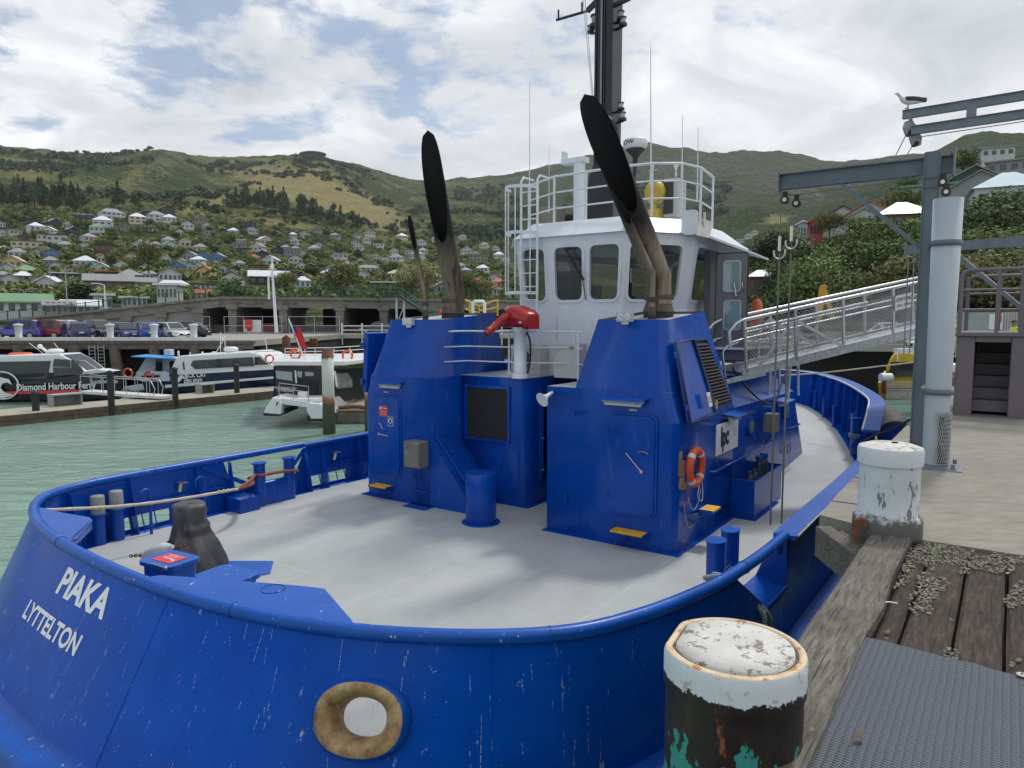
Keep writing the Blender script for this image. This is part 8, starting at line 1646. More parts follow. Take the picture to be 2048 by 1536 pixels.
for j, r in enumerate(RS):
    for i, px in enumerate(PX):
        x, y, z = vs[k_]; tt = math.atan2(z - EYE, r); py = 768 - F * math.tan(tt + PITCH) if True else 0
        py = 768 - F * (y * math.sin(PITCH) + (z - EYE) * math.cos(PITCH)) / (y * math.cos(PITCH) - (z - EYE) * math.sin(PITCH))
        if r > 560: t = 1.15 * bl(px, py, 620, 385, 170, 26, 14) + .95 * bl(px, py, 735, 425, 105, 26, 28) + .8 * bl(px, py, 620, 350, 60, 22) + bl(px, py, 430, 410, 60, 16, -15) + .9 * bl(px, py, 120, 414, 45, 8, 12) + .6 * bl(px, py, 60, 335, 110, 26, 12) + .45 * bl(px, py, 280, 360, 70, 30, -30) + .9 * bl(px, py, 1545, 440, 32, 12) + .7 * bl(px, py, 560, 445, 120, 10, 8) + .3 * bl(px, py, 500, 330, 100, 14)
        else: t = .5 * bl(px, py, 70, 590, 40, 8)
        if px > 1480 and r < 260 and 110 < r: t += .25
        rk = sst(900, 1400, r) * (bl(px, py, 1300, 345, 330, 60) + bl(px, py, 1620, 390, 90, 30) + bl(px, py, 1850, 340, 200, 40) + .5 * bl(px, py, 340, 320, 50, 18))
        bz = sst(960, 1150, px) * sst(500, 900, r) * (1 - .8 * bl(px, py, 1545, 440, 34, 12)) + .55 * bl(px, py, 330, 345, 110, 30, 12) + .4 * bl(px, py, 780, 400, 60, 50, 45) + .3 * bl(px, py, 500, 335, 120, 14); buf[k_] = (t, rk, min(1, bz), 1); k_ += 1
ca.data.foreach_set('color', buf.ravel()); me.polygons.foreach_set('use_smooth', [True] * len(me.polygons))
def hillmat():
    m, nt, n, l, b = nodes('hill cover'); at = n.new('ShaderNodeVertexColor'); at.layer_name = 'cover'; sp = n.new('ShaderNodeSeparateColor'); l.new(at.outputs[0], sp.inputs[0])
    def mth(op, a, b_):
        q = n.new('ShaderNodeMath'); q.operation = op
        for i, v in enumerate((a, b_)):
            if isinstance(v, (int, float)): q.inputs[i].default_value = v
            else: l.new(v, q.inputs[i])
        return q.outputs[0]
    f1 = ntex(n, l, .012, 8, .68); f2 = ntex(n, l, .05, 6, .7); f3 = ntex(n, l, .16, 4, .7)
    bush = ramp(n, l, f3, [(.3, (.020, .038, .014)), (.5, (.054, .082, .028)), (.7, (.115, .145, .052))])
    grass = ramp(n, l, f2, [(.3, (.115, .135, .045)), (.6, (.20, .205, .078)), (.8, (.27, .25, .11))]); dry = ramp(n, l, f2, [(.3, (.25, .225, .09)), (.7, (.42, .36, .18))])
    g0 = mixc(n, l, ramp(n, l, sp.outputs[0], [(.35, (0, 0, 0)), (.7, (1, 1, 1))]), grass, dry)
    k = mth('SUBTRACT', mth('ADD', mth('ADD', f1, mth('MULTIPLY', mth('SUBTRACT', f3, .5), .62)), mth('MULTIPLY', sp.outputs[0], .30)), mth('MULTIPLY', sp.outputs[2], .16)); c = mixc(n, l, ramp(n, l, k, [(.52, (0, 0, 0)), (.56, (1, 1, 1))]), bush, g0)
    rock = ramp(n, l, f3, [(.35, (.07, .062, .062)), (.6, (.18, .165, .165))]); kr = mth('MULTIPLY', ramp(n, l, ntex(n, l, .03, 7, .75, (1, 1, .45)), [(.47, (0, 0, 0)), (.56, (1, 1, 1))]), sp.outputs[1]); c = mixc(n, l, kr, c, rock)
    l.new(c, b.inputs['Base Color']); b.inputs['Roughness'].default_value = .95; b.inputs['Specular IOR Level'].default_value = .1
    ad = mth('ADD', mth('MULTIPLY', f2, 3.0), mth('MULTIPLY', f3, .8)); bb = n.new('ShaderNodeBump'); bb.inputs['Strength'].default_value = .85; bb.inputs['Distance'].default_value = 11; l.new(ad, bb.inputs['Height']); l.new(bb.outputs[0], b.inputs['Normal']); return m
me.materials.append(hillmat()); ho = bpy.data.objects.new('hills', me); COL.objects.link(ho); tag(ho, kind='structure')
# skyline building and far masts
q, r_ = hit(628, 314, 1400)
if q: z = max(q.z, EYE + r_ * dirz(628, 313)); o = empty('hilltop_building', (q.x, q.y, z - 4), 0, 'round flat roofed building on the ridge skyline', 'building'); mb = MB(); mb.lathe([(23, -6), (24, 8)], (0, 0, 0), 28); mb.build('wall', M('hilltop wall', (.07, .07, .06), .8), o); mb = MB(); mb.lathe([(27, 8), (28, 10.5), (20, 12), (.1, 12.5)], (0, 0, 0), 28); mb.build('roof', M('hilltop roof', (.10, .10, .09), .8), o)
# ================================================================ trees
rng = np.random.default_rng(5)
def leafmat(nm, dark, light, hue=.5):
    m, nt, n, l, b = nodes(nm); oi = n.new('ShaderNodeObjectInfo'); f = ntex(n, l, .9, 4, .7); c = ramp(n, l, f, [(.32, dark), (.68, light)])
    hs = n.new('ShaderNodeHueSaturation'); l.new(c, hs.inputs['Color']); mr = n.new('ShaderNodeMapRange'); l.new(oi.outputs['Random'], mr.inputs[0]); mr.inputs[3].default_value = .65; mr.inputs[4].default_value = 1.45; l.new(mr.outputs[0], hs.inputs['Value'])
    mr2 = n.new('ShaderNodeMapRange'); ml = n.new('ShaderNodeMath'); ml.operation = 'FRACT'; mm = n.new('ShaderNodeMath'); mm.operation = 'MULTIPLY'; mm.inputs[1].default_value = 7.3; l.new(oi.outputs['Random'], mm.inputs[0]); l.new(mm.outputs[0], ml.inputs[0]); l.new(ml.outputs[0], mr2.inputs[0]); mr2.inputs[3].default_value = .47; mr2.inputs[4].default_value = .525; l.new(mr2.outputs[0], hs.inputs['Hue']); l.new(hs.outputs[0], b.inputs['Base Color'])
    b.inputs['Roughness'].default_value = .7; b.inputs['Specular IOR Level'].default_value = .25; b.inputs['Subsurface Weight'].default_value = 0; return m
LG = leafmat('leaf green', (.050, .088, .030), (.17, .225, .07)); LO = leafmat('leaf olive', (.085, .105, .036), (.23, .23, .09)); LD = leafmat('leaf dark', (.022, .040, .020), (.075, .11, .045)); LP = leafmat('leaf pale', (.16, .19, .08), (.34, .35, .18)); LR = leafmat('leaf russet', (.05, .03, .02), (.12, .065, .045))
def leaves(cent, rad, n, size, flat=.0):
    """n leaf quads spread over lumpy lobes; returns vertex and face arrays"""
    k = rng.integers(0, len(cent), n); d = rng.normal(size=(n, 3)); d /= np.linalg.norm(d, axis=1)[:, None]; rr = np.where(rng.random(n) < .8, rng.uniform(.78, 1.08, n), rng.uniform(.3, .8, n))
    c = cent[k] + d * rad[k] * rr[:, None]; nn = d + rng.normal(size=(n, 3)) * .55; nn /= np.linalg.norm(nn, axis=1)[:, None]; t = np.cross(nn, rng.normal(size=(n, 3))); t /= np.linalg.norm(t, axis=1)[:, None]; b = np.cross(nn, t); s = size * rng.uniform(.6, 1.3, n)[:, None]
    v = np.stack([c - t * s, c - b * s * .6 + nn * s * .15, c + t * s, c + b * s * .6], 1).reshape(-1, 3); return v
def tree_proto(name, mat, H, Wd, n, size, kind='round', seed=0, lobes=16):
    global rng; rng = np.random.default_rng(seed); root = empty(name)
    if kind == 'conifer':
        z = rng.uniform(.12, .98, lobes * 3); c = np.stack([rng.normal(size=lobes * 3) * Wd * .30 * (1 - z), rng.normal(size=lobes * 3) * Wd * .30 * (1 - z), z * H], 1); r = np.stack([Wd * .30 * (1.12 - z), Wd * .30 * (1.12 - z), H * .05 + 0 * z], 1)
    else:
        a = rng.uniform(0, 6.28, lobes); e = rng.uniform(-.25, 1, lobes); q = np.sqrt(np.maximum(0, 1 - e * e)) * rng.uniform(.4, .95, lobes); c = np.stack([np.cos(a) * q * Wd * .42, np.sin(a) * q * Wd * .42, H * .52 + e * H * .32], 1); s = rng.uniform(.55, 1.15, lobes) * Wd * .24; r = np.stack([s, s, s * (.8 if kind != 'tall' else 1.3)], 1)
    v = leaves(c, r, n, size); me = bpy.data.meshes.new('crown'); me.from_pydata(v.tolist(), [], np.arange(len(v)).reshape(-1, 4).tolist()); me.materials.append(mat); o = bpy.data.objects.new('crown', me); COL.objects.link(o); o.parent = root
    mb = MB(); mb.tube([(0, 0, -.6), (.02 * H, 0, H * .3), (0, .02 * H, H * (.9 if kind == 'conifer' else .6))], [H * .03, H * .022, H * .008], 7)
    for k in range(5 if kind != 'conifer' else 0): a = k * 1.3 + seed; mb.tube([(.01 * H, 0, H * (.2 + .05 * k)), (math.cos(a) * Wd * .2, math.sin(a) * Wd * .2, H * (.42 + .05 * k)), (math.cos(a) * Wd * .34, math.sin(a) * Wd * .34, H * (.58 + .04 * k))], [H * .014, H * .01, H * .004], 5)
    mb.build('trunk', M('bark', (.06, .05, .04), .95, var=.3), root); return root
FAR = [tree_proto('hillside_tree', LG, 6, 8, 650, .50, seed=1), tree_proto('hillside_tree', LG, 7, 7.5, 650, .45, seed=2), tree_proto('hillside_tree', LO, 5.5, 7.5, 600, .48, seed=3), tree_proto('hillside_tree', LD, 7, 8, 650, .5, seed=4), tree_proto('hillside_tree', LO, 4.5, 7, 500, .5, seed=5), tree_proto('hillside_tree', LG, 9, 6, 650, .45, 'tall', 6)]
CON = [tree_proto('pine_tree', LD, 16, 7, 700, .62, 'conifer', 11), tree_proto('pine_tree', LD, 13, 8, 700, .6, 'tall', 12)]
NEAR = [tree_proto('bank_tree', LG, 7, 8.5, 5200, .19, seed=21, lobes=26), tree_proto('bank_tree', LO, 6, 8, 4800, .18, seed=22, lobes=24), tree_proto('bank_tree', LD, 6.5, 8, 4800, .19, seed=23, lobes=24), tree_proto('bank_tree', LG, 5, 7.5, 4400, .17, seed=24, lobes=30), tree_proto('bank_tree', LR, 5, 6, 3600, .17, seed=25, lobes=20)]
PALE = tree_proto('pale_tree', LP, 9, 8, 2600, .25, 'tall', 31, 24); OLV = tree_proto('round_tree', LO, 8, 9, 3000, .25, seed=32, lobes=26)
used = set()
def place(proto, p, sc, lab, cat, grp):
    if proto.name not in used: used.add(proto.name); o = proto; o.location = p; o.scale = (sc,) * 3; o.rotation_euler = (0, 0, random.uniform(0, 6.28))
    else: o = copy_tree(proto, p, random.uniform(0, 6.28), None, (sc * random.uniform(.85, 1.2), sc * random.uniform(.85, 1.2), sc * random.uniform(.8, 1.15)))
    tag(o, lab, cat, grp); return o
# ================================================================ houses
HC = {'white': (.50, .52, .52), 'cream': (.55, .50, .38), 'yellow': (.55, .42, .18), 'blue': (.10, .22, .42), 'paleblue': (.38, .50, .56), 'navy': (.03, .04, .09), 'grey': (.26, .27, .28), 'dark': (.045, .045, .05), 'brown': (.14, .08, .05), 'taupe': (.25, .22, .18), 'green': (.16, .30, .17), 'red': (.40, .09, .06), 'darkgreen': (.03, .07, .06), 'pink': (.45, .10, .12)}
HN = {'paleblue': 'pale blue', 'darkgreen': 'dark green'}
HM = {k: M('house ' + k, c, .8, var=.08, vs=.6) for k, c in HC.items()}; HR = {k: M('roof ' + k, tuple(x * .8 for x in c) if k == 'white' else c, .65, var=.10, vs=.4) for k, c in HC.items()}; HWN = M('house window', (.03, .04, .05), .2, spec=.8); RTG = M('roof grey house', (.22, .23, .24), .6)
def house(p, yaw, w, d, h, wall, roof, typ, lab, wins=3, st=1):
    o = empty('house', p, yaw, lab, 'house', 'houses on the hillsides'); mb = MB(); mb.bb((-w / 2, -d / 2, -2.5), (w / 2, d / 2, h))
    e = .45; rh = min(w, d) * .32
    if typ == 'g':
        mb.add([(-w / 2, -d / 2, h), (w / 2, -d / 2, h), (0, -d / 2, h + rh), (-w / 2, d / 2, h), (w / 2, d / 2, h), (0, d / 2, h + rh)], [(0, 1, 2), (3, 5, 4)]) if w < d * 1.25 else mb.add([(-w / 2, -d / 2, h), (-w / 2, d / 2, h), (-w / 2, 0, h + rh), (w / 2, -d / 2, h), (w / 2, d / 2, h), (w / 2, 0, h + rh)], [(0, 2, 1), (3, 4, 5)])
    mb.build('wall', HM[wall], o); mb = MB(); W2, D2 = w / 2 + e, d / 2 + e; z = h - .12
    if typ == 'f': mb.bb((-W2, -D2, h), (W2, D2, h + .35))
    elif typ == 'h': rx = max(0, w - d) / 2 + .3; mb.add([(-W2, -D2, z), (W2, -D2, z), (W2, D2, z), (-W2, D2, z), (-rx, 0, h + rh), (rx, 0, h + rh)], [(0, 1, 5, 4), (1, 2, 5), (2, 3, 4, 5), (3, 0, 4), (0, 3, 2, 1)])
    elif w < d * 1.25: [mb.prism([(0, -D2, h + rh + .08), (s * W2, -D2, z), (s * W2, -D2, z - .2), (0, -D2, h + rh - .12)], (0, 2 * D2, 0)) for s in (-1, 1)]
    else: [mb.prism([(-W2, 0, h + rh + .08), (-W2, s * D2, z), (-W2, s * D2, z - .2), (-W2, 0, h + rh - .12)], (2 * W2, 0, 0)) for s in (-1, 1)]
    mb.build('roof', HR[roof], o)
    for s_ in range(st):
        for k in range(wins):
            x = (k - (wins - 1) / 2) * w / wins; zc = h / st * (s_ + .55); ww = min(w / wins * .55, 2.2); mb = MB(); mb.bb((x - ww / 2, -d / 2 - .05, zc - .65), (x + ww / 2, -d / 2 - .01, zc + .6)); mb.build('window', HWN, o)
    return o
def z1(l): return [((x / 3.2), y / 3.2 + 400, w / 3.2) + tuple(r) for x, y, w, *r in l]
def z2(l): return [((x / 3.413 + 500), y / 3.413 + 400, w / 3.413) + tuple(r) for x, y, w, *r in l]
HL = z1([(545, 140, 110, 'navy', 'white', 'f'), (715, 130, 150, 'white', 'grey', 'h'), (1065, 92, 95, 'dark', 'red', 'g'), (660, 180, 120, 'white', 'white', 'h'), (880, 152, 110, 'cream', 'white', 'h'), (1000, 142, 120, 'white', 'grey', 'h'), (1085, 145, 90, 'white', 'white', 'h'), (1205, 188, 85, 'white', 'grey', 'g'), (1290, 152, 90, 'taupe', 'grey', 'f'), (1585, 188, 110, 'navy', 'navy', 'f'), (1340, 227, 80, 'grey', 'grey', 'f'), (1615, 262, 50, 'brown', 'grey', 'g'), (625, 207, 90, 'white', 'green', 'h'), (720, 216, 80, 'dark', 'grey', 'f'), (820, 200, 90, 'taupe', 'grey', 'f'), (345, 170, 70, 'navy', 'grey', 'g'), (465, 217, 70, 'navy', 'grey', 'g'), (300, 262, 90, 'white', 'grey', 'f'), (380, 275, 120, 'white', 'dark', 'f'), (175, 308, 180, 'cream', 'brown', 'f'), (570, 270, 90, 'white', 'grey', 'h'), (540, 328, 70, 'white', 'white', 'g'), (685, 333, 120, 'brown', 'dark', 'f'), (915, 322, 100, 'white', 'white', 'g'), (990, 310, 70, 'white', 'grey', 'h'), (1080, 318, 90, 'white', 'green', 'g'), (1080, 287, 90, 'white', 'grey', 'h'), (25, 342, 60, 'white', 'white', 'g'), (120, 372, 100, 'white', 'grey', 'h'), (230, 367, 45, 'white', 'grey', 'g'), (340, 377, 100, 'blue', 'grey', 'g'), (645, 402, 85, 'cream', 'brown', 'g'), (970, 395, 90, 'white', 'white', 'h'), (1050, 405, 85, 'white', 'white', 'g'), (1285, 332, 90, 'white', 'grey', 'h'), (1225, 387, 90, 'grey', 'grey', 'g'), (1305, 387, 80, 'blue', 'grey', 'g'), (1400, 393, 80, 'blue', 'grey', 'g'), (1625, 398, 75, 'white', 'red', 'h'), (1535, 312, 90, 'grey', 'grey', 'f'), (1560, 338, 90, 'dark', 'grey', 'f'), (1680, 372, 80, 'dark', 'dark', 'g'), (1830, 327, 70, 'grey', 'grey', 'h'), (1890, 332, 60, 'white', 'grey', 'h'), (1880, 282, 60, 'white', 'white', 'g'), (1890, 362, 130, 'grey', 'grey', 'f'), (1945, 242, 60, 'white', 'grey', 'g'), (2000, 332, 60, 'white', 'grey', 'h'), (1775, 342, 80, 'dark', 'dark', 'g'),
 (95, 432, 110, 'yellow', 'cream', 'g'), (190, 447, 60, 'yellow', 'cream', 'g'), (325, 422, 90, 'grey', 'grey', 'h'), (60, 484, 120, 'white', 'grey', 'g'), (170, 492, 120, 'white', 'green', 'h'), (655, 472, 110, 'paleblue', 'white', 'g'), (780, 458, 85, 'white', 'white', 'g'), (430, 512, 190, 'dark', 'white', 'f'), (690, 512, 140, 'dark', 'red', 'f'), (935, 467, 75, 'white', 'grey', 'g'), (1140, 457, 100, 'blue', 'grey', 'g'), (1215, 457, 80, 'paleblue', 'grey', 'g'), (1280, 457, 90, 'white', 'green', 'g'), (1325, 497, 120, 'yellow', 'red', 'g'), (1430, 472, 70, 'paleblue', 'brown', 'g'), (1450, 432, 70, 'brown', 'brown', 'g'), (1510, 482, 80, 'dark', 'dark', 'g'), (1165, 422, 40, 'cream', 'white', 'g'), (1535, 442, 70, 'white', 'grey', 'h'), (830, 525, 130, 'grey', 'grey', 'h'), (1085, 522, 150, 'white', 'grey', 'g'), (1110, 578, 200, 'cream', 'white', 'h'), (1300, 572, 165, 'white', 'dark', 'f'), (1725, 545, 290, 'dark', 'white', 'g'), (1920, 515, 80, 'navy', 'grey', 'g'), (1940, 562, 110, 'white', 'white', 'h'), (60, 562, 120, 'white', 'grey', 'g'), (250, 562, 80, 'white', 'grey', 'g'), (325, 588, 140, 'white', 'white', 'g'), (150, 532, 100, 'grey', 'white', 'h'), (700, 578, 300, 'brown', 'grey', 'g'), (900, 562, 200, 'grey', 'grey', 'g'), (20, 525, 80, 'white', 'grey', 'h'), (10, 230, 60, 'white', 'grey', 'g'), (90, 225, 70, 'white', 'grey', 'f'), (230, 205, 90, 'white', 'white', 'h'), (960, 112, 90, 'dark', 'grey', 'f'), (420, 320, 90, 'grey', 'grey', 'h')])
HL += z1([(860, 655, 160, 'white', 'white', 'f'), (1090, 642, 140, 'white', 'white', 'f'), (1310, 625, 180, 'cream', 'red', 'h'), (660, 700, 110, 'white', 'white', 'f'), (520, 705, 210, 'white', 'white', 'g'), (150, 706, 310, 'white', 'green', 'g'), (380, 690, 160, 'grey', 'grey', 'g')])
HL += z2([(300, 302, 70, 'white', 'grey', 'g'), (610, 405, 115, 'white', 'grey', 'f'), (740, 343, 80, 'white', 'grey', 'g'), (440, 352, 80, 'white', 'grey', 'h'), (860, 400, 60, 'white', 'red', 'g'), (930, 432, 70, 'white', 'grey', 'g'), (1000, 424, 100, 'white', 'grey', 'h'), (1090, 372, 80, 'white', 'grey', 'f'), (810, 495, 170, 'white', 'grey', 'h'), (760, 552, 130, 'white', 'grey', 'g'), (560, 545, 150, 'cream', 'white', 'h'), (990, 535, 100, 'cream', 'cream', 'h'), (920, 605, 220, 'dark', 'white', 'f'), (1200, 495, 80, 'white', 'grey', 'g'), (1440, 475, 80, 'cream', 'grey', 'h'), (1480, 372, 90, 'white', 'grey', 'g'), (1420, 232, 60, 'navy', 'grey', 'f'), (1510, 234, 60, 'grey', 'grey', 'g'), (1540, 384, 70, 'white', 'grey', 'g'), (1560, 425, 160, 'taupe', 'grey', 'f'), (1700, 404, 90, 'white', 'white', 'h'), (1740, 434, 80, 'white', 'white', 'g'), (1590, 494, 100, 'white', 'white', 'h'), (1670, 562, 100, 'white', 'grey', 'g'), (1470, 512, 80, 'grey', 'grey', 'h'), (1590, 655, 100, 'paleblue', 'white', 'g'), (1690, 650, 90, 'cream', 'red', 'g'), (1450, 268, 60, 'white', 'grey', 'g'), (1600, 330, 70, 'white', 'grey', 'h'), (1680, 345, 60, 'cream', 'grey', 'g'), (1330, 330, 60, 'white', 'white', 'g'), (1180, 370, 80, 'white', 'grey', 'h'), (460, 225, 70, 'grey', 'grey', 'f'), (370, 250, 60, 'white', 'grey', 'g'), (470, 325, 50, 'white', 'grey', 'g')])
HL += [(1497, 478, 18, 'white', 'grey', 'g'), (1480, 486, 18, 'white', 'white', 'f'), (1510, 470, 16, 'cream', 'red', 'g')]
HRT = [(1520, 596, 46, 95, 'brown', 'white', 'h', 1), (1606, 482, 22, 128, 'paleblue', 'white', 'g', 1), (1630, 479, 26, 122, 'pink', 'pink', 'g', 1), (1688, 456, 44, 150, 'white', 'navy', 'g', 1), (1745, 462, 78, 138, 'white', 'red', 'g', 1), (1728, 474, 60, 118, 'white', 'grey', 'g', 1), (1800, 470, 90, 118, 'brown', 'white', 'h', 1), (1860, 406, 96, 170, 'grey', 'green', 'f', 1), (1942, 384, 66, 175, 'darkgreen', 'grey', 'g', 1), (1965, 432, 130, 140, 'grey', 'taupe', 'g', 1), (2012, 428, 108, 118, 'white', 'paleblue', 'h', 1), (2020, 352, 66, 200, 'grey', 'grey', 'f', 1), (1860, 380, 30, 190, 'grey', 'grey', 'f', 1), (1990, 320, 50, 260, 'white', 'grey', 'f', 1)]
random.seed(3)
for _ in range(4000):
    if len(HL) > 188: break
    px = random.uniform(430, 1005) if random.random() < .75 else random.uniform(0, 430); py = random.uniform(468, 588) + (0 if px > 430 else -20); w = random.uniform(15, 26) * (1 + (py - 470) / 130)
    if all(abs(px - h[0]) > (w + h[2]) * .5 or abs(py - h[1]) > 9 for h in HL): HL.append((px, py, w, random.choice(['white'] * 5 + ['cream', 'grey', 'paleblue', 'brown', 'dark']), random.choice(['grey', 'grey', 'grey', 'white', 'white', 'dark', 'brown', 'red']), random.choice('ghghgf')))
HPOS = []; rows_ = {}
ordn = lambda i: ['1st', '2nd', '3rd'][i - 1] if i < 4 and i > 0 else '%dth' % i
for h in HL: rows_.setdefault(int((h[1] - 425) // 14), []).append(h)
rn = sorted(rows_, reverse=True); typn = {'g': 'gable', 'h': 'hip', 'f': 'flat'}
for ri, rk in enumerate(rn):
    for i, (px, py, w, wall, roof, typ) in enumerate(sorted(rows_[rk])):
        q, r = hit(px, py)
        if q is None: continue
        if py > 598: r = 112 + random.uniform(0, 25); d = ray(px, py); d = d / math.hypot(d.x, d.y); q = d * r; q.z = EYE + d.z * r
        wm = w * r / F * 1.0; lo = w > 48; dd = min(wm * .8, 11) if not lo else wm * .4; hh = min(max(2.8, wm * .36), 6.0) if not lo else wm * .22; yaw = -math.atan2(q.x, q.y) + random.uniform(-.45, .45) * (0 if lo else 1)
        lab = '%s %s house, %s %s roof, %s from left in hillside row %d' % ('large' if w > 40 else ('small' if w < 24 else 'midsize'), HN.get(wall, wall), roof, typn[typ], ordn(i + 1), ri + 1)
        house((q.x, q.y, q.z - .3), yaw, wm * .78, dd * .9, hh * .9, wall, roof, typ, lab, wins=3 if w < 40 else 5, st=2 if hh > 5.2 else 1); HPOS.append((px, py, w, r))
for i, (px, py, w, r, wall, roof, typ, st) in enumerate(HRT):
    d = ray(px, py); d = d / math.hypot(d.x, d.y); q = d * r; q.z = EYE + d.z * r; wm = w * r / F; lab = '%s house with %s %s roof on the right bluff, %s from the left' % (HN.get(wall, wall), HN.get(roof, roof), typn[typ], ordn(i + 1))
    house(q, -math.atan2(q.x, q.y) + random.uniform(-.25, .25), wm * .9, min(wm * .8, 12), 2.7 if w < 100 else 3.2, wall, roof, typ, lab, wins=4); HPOS.append((px, py, w, r))
def clear(px, py, r, m=0, th=5):
    tp = th * F / r
    for hx, hy, w, hr in HPOS:
        if abs(px - hx) < w * .45 + m and hy - 7 < py < hy + max(4, tp * .5) and r < hr + 8: return False
    return True
# individual trees among the houses
cnt = 0; tg = 'trees among the hillside houses'; random.seed(11)
while cnt < 262:
    px = random.uniform(-10, 1010); py = random.uniform(430, 606)
    q, r = hit(px, py)
    if q is None or not clear(px, py, r, 4 * F / r * .5, 5.5): continue
    p = FAR[random.choice([0, 0, 1, 1, 2, 3, 4, 5])]; place(p, q - ZU * .6, random.uniform(.6, 1.05) * (.75 if r < 250 else 1), 'leafy green tree growing between the houses of the left hillside', 'tree', tg); cnt += 1
# pines
for k in range(90):
    if k < 42: px = random.uniform(-5, 165 if k < 30 else 300); py = 392 + random.uniform(-8, 30) + (px - 60) * .04
    else: t = random.random(); px = lerp(448, 730, t); py = lerp(412, 462, t ** 1.3) + random.uniform(-20, 8)
    q, r = hit(px, py, 650)
    if q: place(CON[k % 2], q, random.uniform(.95, 1.5), 'dark pine in the plantation on the upper hillside', 'tree', 'pines on the upper hillside')
for px, py, s_, pr, lab in ((683, 596, .80, OLV, 'rounded olive green tree standing behind the viaduct people'), (812, 592, .62, PALE, 'pale yellow green tree behind the thin exhaust pipe'), (846, 592, .68, PALE, 'pale tall tree beside the port exhaust'), (812, 598, .55, OLV, 'dark olive tree under the pale tree by the stairs'), (932, 600, .62, OLV, 'olive tree right of the port exhaust'), (962, 600, .5, OLV, 'olive tree left of the ladder cage'), (575, 572, .4, OLV, 'small round tree by the white roofed school'), (297, 535, .5, OLV, 'bright round tree above the ramp')):
    r = 125; d = ray(px, py); d = d / math.hypot(d.x, d.y); q = d * r; q.z = EYE + d.z * r - .5; place(pr, q, s_, lab, 'tree', 'trees behind the viaduct')
# right bank
cnt = 0
while cnt < 160:
    px = random.uniform(1440, 2060); top = np.interp(px, [1440, 1500, 1560, 1640, 1740, 1850, 1950, 2060], [585, 520, 495, 478, 474, 425, 425, 425]); py = random.uniform(top, 632)
    q, r = hit(px, py, 63)
    if q is None or r > 240 or not clear(px, py, r, 2.5 * F / r, 9) or (cnt > 40 and r > 150): continue
    place(NEAR[4 if cnt in (7, 40, 66, 90, 121) else random.choice([0, 0, 1, 2, 3, 3, 1, 0, 3])], q - ZU * .8, random.uniform(.45, 1.05) * (r / 95) ** .3, 'dense native tree covering the steep bank behind the gangway', 'tree', 'trees on the steep right bank'); cnt += 1
for px, py, r, s_, lab in ((1715, 474, 112, .55, 'rounded dark tree in front of the red roofed house'), (1830, 425, 150, .55, 'small tree on the bluff left of the davit post'), (1885, 440, 125, .6, 'pale leafed tree right of the white tube'), (1660, 470, 118, .6, 'light green tree by the pink shed'), (1815, 385, 190, .6, 'tall bushy tree on the bluff above the brown fence'), (1880, 350, 190, 1.0, 'pale bushy tree above the dark green house'), (1925, 345, 195, .9, 'dark tree above the dark green house')):
    d = ray(px, py); d = d / math.hypot(d.x, d.y); q = d * r; q.z = EYE + d.z * r - .5; place(NEAR[1] if 'pale' in lab or 'light' in lab else NEAR[0], q, s_, lab, 'tree', 'trees on the right bluff')
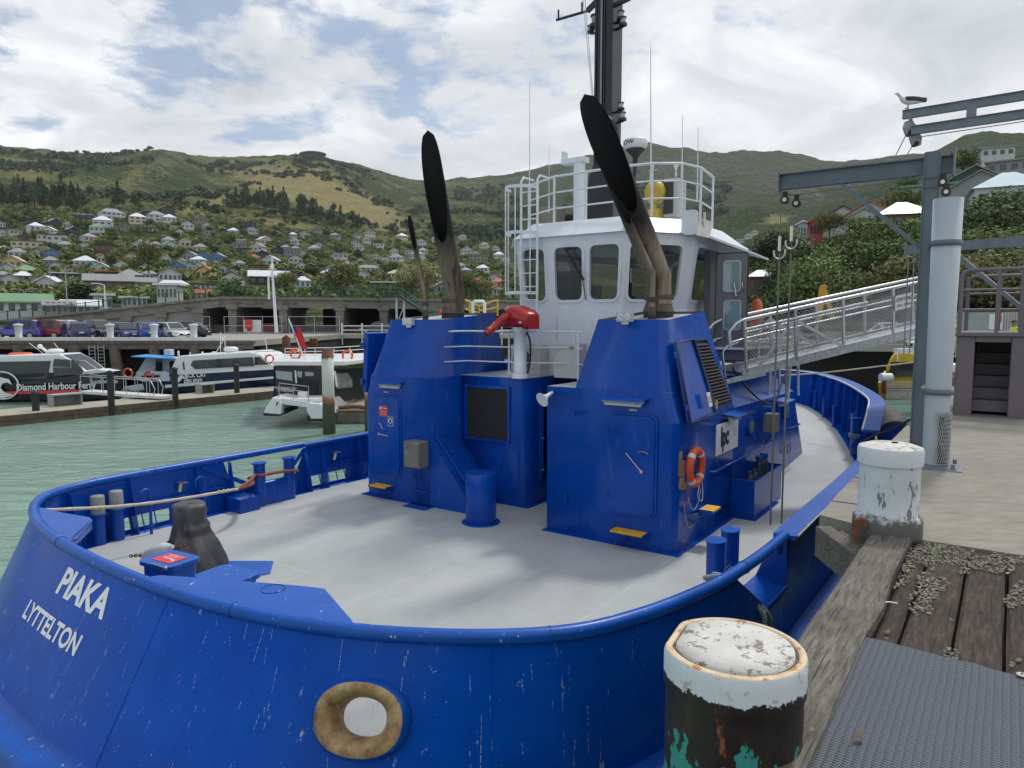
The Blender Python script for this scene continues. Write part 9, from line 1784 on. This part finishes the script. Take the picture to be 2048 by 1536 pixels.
# uncounted scrub over both hillsides: one mesh
def scrub(name, mat, npts, samp, size, nleaf, lsz, lab):
    pts = []; sc = []
    while len(pts) < npts:
        r_ = samp()
        if r_ is None: continue
        q, s = r_; pts.append((q.x, q.y, q.z)); sc.append(s)
    pts = np.array(pts); sc = np.array(sc); cent = pts + np.array([0, 0, .5]) * sc[:, None] * size; rad = np.stack([sc * size, sc * size, sc * size * .75], 1)
    v = []
    k = np.repeat(np.arange(npts), nleaf); n = len(k); d = rng.normal(size=(n, 3)); d /= np.linalg.norm(d, axis=1)[:, None]; d[:, 2] = np.abs(d[:, 2]) * .9 - .1; c = cent[k] + d * rad[k] * rng.uniform(.7, 1.15, n)[:, None]; nn = d + rng.normal(size=(n, 3)) * .5; nn /= np.linalg.norm(nn, axis=1)[:, None]
    t = np.cross(nn, rng.normal(size=(n, 3))); t /= np.linalg.norm(t, axis=1)[:, None]; b = np.cross(nn, t); s = (lsz * sc[k] * rng.uniform(.6, 1.4, n))[:, None]; v = np.stack([c - t * s, c - b * s * .7, c + t * s, c + b * s * .7], 1).reshape(-1, 3)
    me = bpy.data.meshes.new(name); nf = len(v) // 4; me.vertices.add(len(v)); me.vertices.foreach_set('co', v.ravel()); me.loops.add(nf * 4); me.loops.foreach_set('vertex_index', np.arange(nf * 4)); me.polygons.add(nf); me.polygons.foreach_set('loop_start', np.arange(nf) * 4); me.update(calc_edges=True); me.materials.append(mat); o = bpy.data.objects.new(name, me); COL.objects.link(o); return tag(o, lab, 'scrub', kind='stuff')
def samp_town():
    px = random.uniform(-20, 1020); q, py = tpt(px, math.exp(random.uniform(math.log(150), math.log(950)))); r = math.hypot(q.x, q.y)
    if py > 606 or not clear(px, py, r, 3, 2.6) or noise.noise(Vector((q.x * .012, q.y * .012, 2))) < -.25: return None
    return q, random.uniform(.7, 1.5) * (1 if r > 250 else .7)
def samp_hill():
    px = random.uniform(-20, 1450); r = random.uniform(800, 1900); q, py = tpt(px, r)
    if noise.noise(Vector((q.x * .006, q.y * .006, 5))) < -.02 or (450 < px < 860 and r < 1350 and random.random() < .85): return None
    return q, random.uniform(.8, 1.8)
def samp_bank():
    px = random.uniform(1430, 2080); q, py = tpt(px, math.exp(random.uniform(math.log(66), math.log(230)))); r = math.hypot(q.x, q.y)
    return (q, random.uniform(.6, 1.3)) if clear(px, py, r, 3, 2) else None
scrub('hillside_scrub', LG, 1500, samp_town, 1.9, 46, .8, 'uncounted green garden shrubs between the hillside houses'); scrub('hillside_scrub', LO, 700, samp_town, 1.8, 46, .7, 'uncounted olive shrubs between the hillside houses')
scrub('gully_scrub', LD, 1500, samp_hill, 4.5, 26, 2.0, 'uncounted dark scrub in the gullies of the hills'); scrub('bank_scrub', LD, 700, samp_bank, 1.5, 130, .22, 'uncounted undergrowth on the steep right bank')
for pr in FAR + CON + NEAR + [PALE, OLV]:
    if pr.name not in used: [bpy.data.objects.remove(c) for c in list(pr.children) + [pr]]
# ================================================================ air
hm, _nt, _n, _l, _b = nodes('thin sea haze'); _n.remove(_b); _pv = _n.new('ShaderNodeVolumePrincipled'); _pv.inputs['Density'].default_value = .00006; _pv.inputs['Color'].default_value = (.86, .90, .96, 1); _pv.inputs['Anisotropy'].default_value = .2
_l.new(_pv.outputs[0], _n['Material Output'].inputs['Volume']); mb = MB(); mb.bb((-3600, -300, -8), (3600, 3600, 900)); tag(mb.build('haze', hm), kind='stuff')
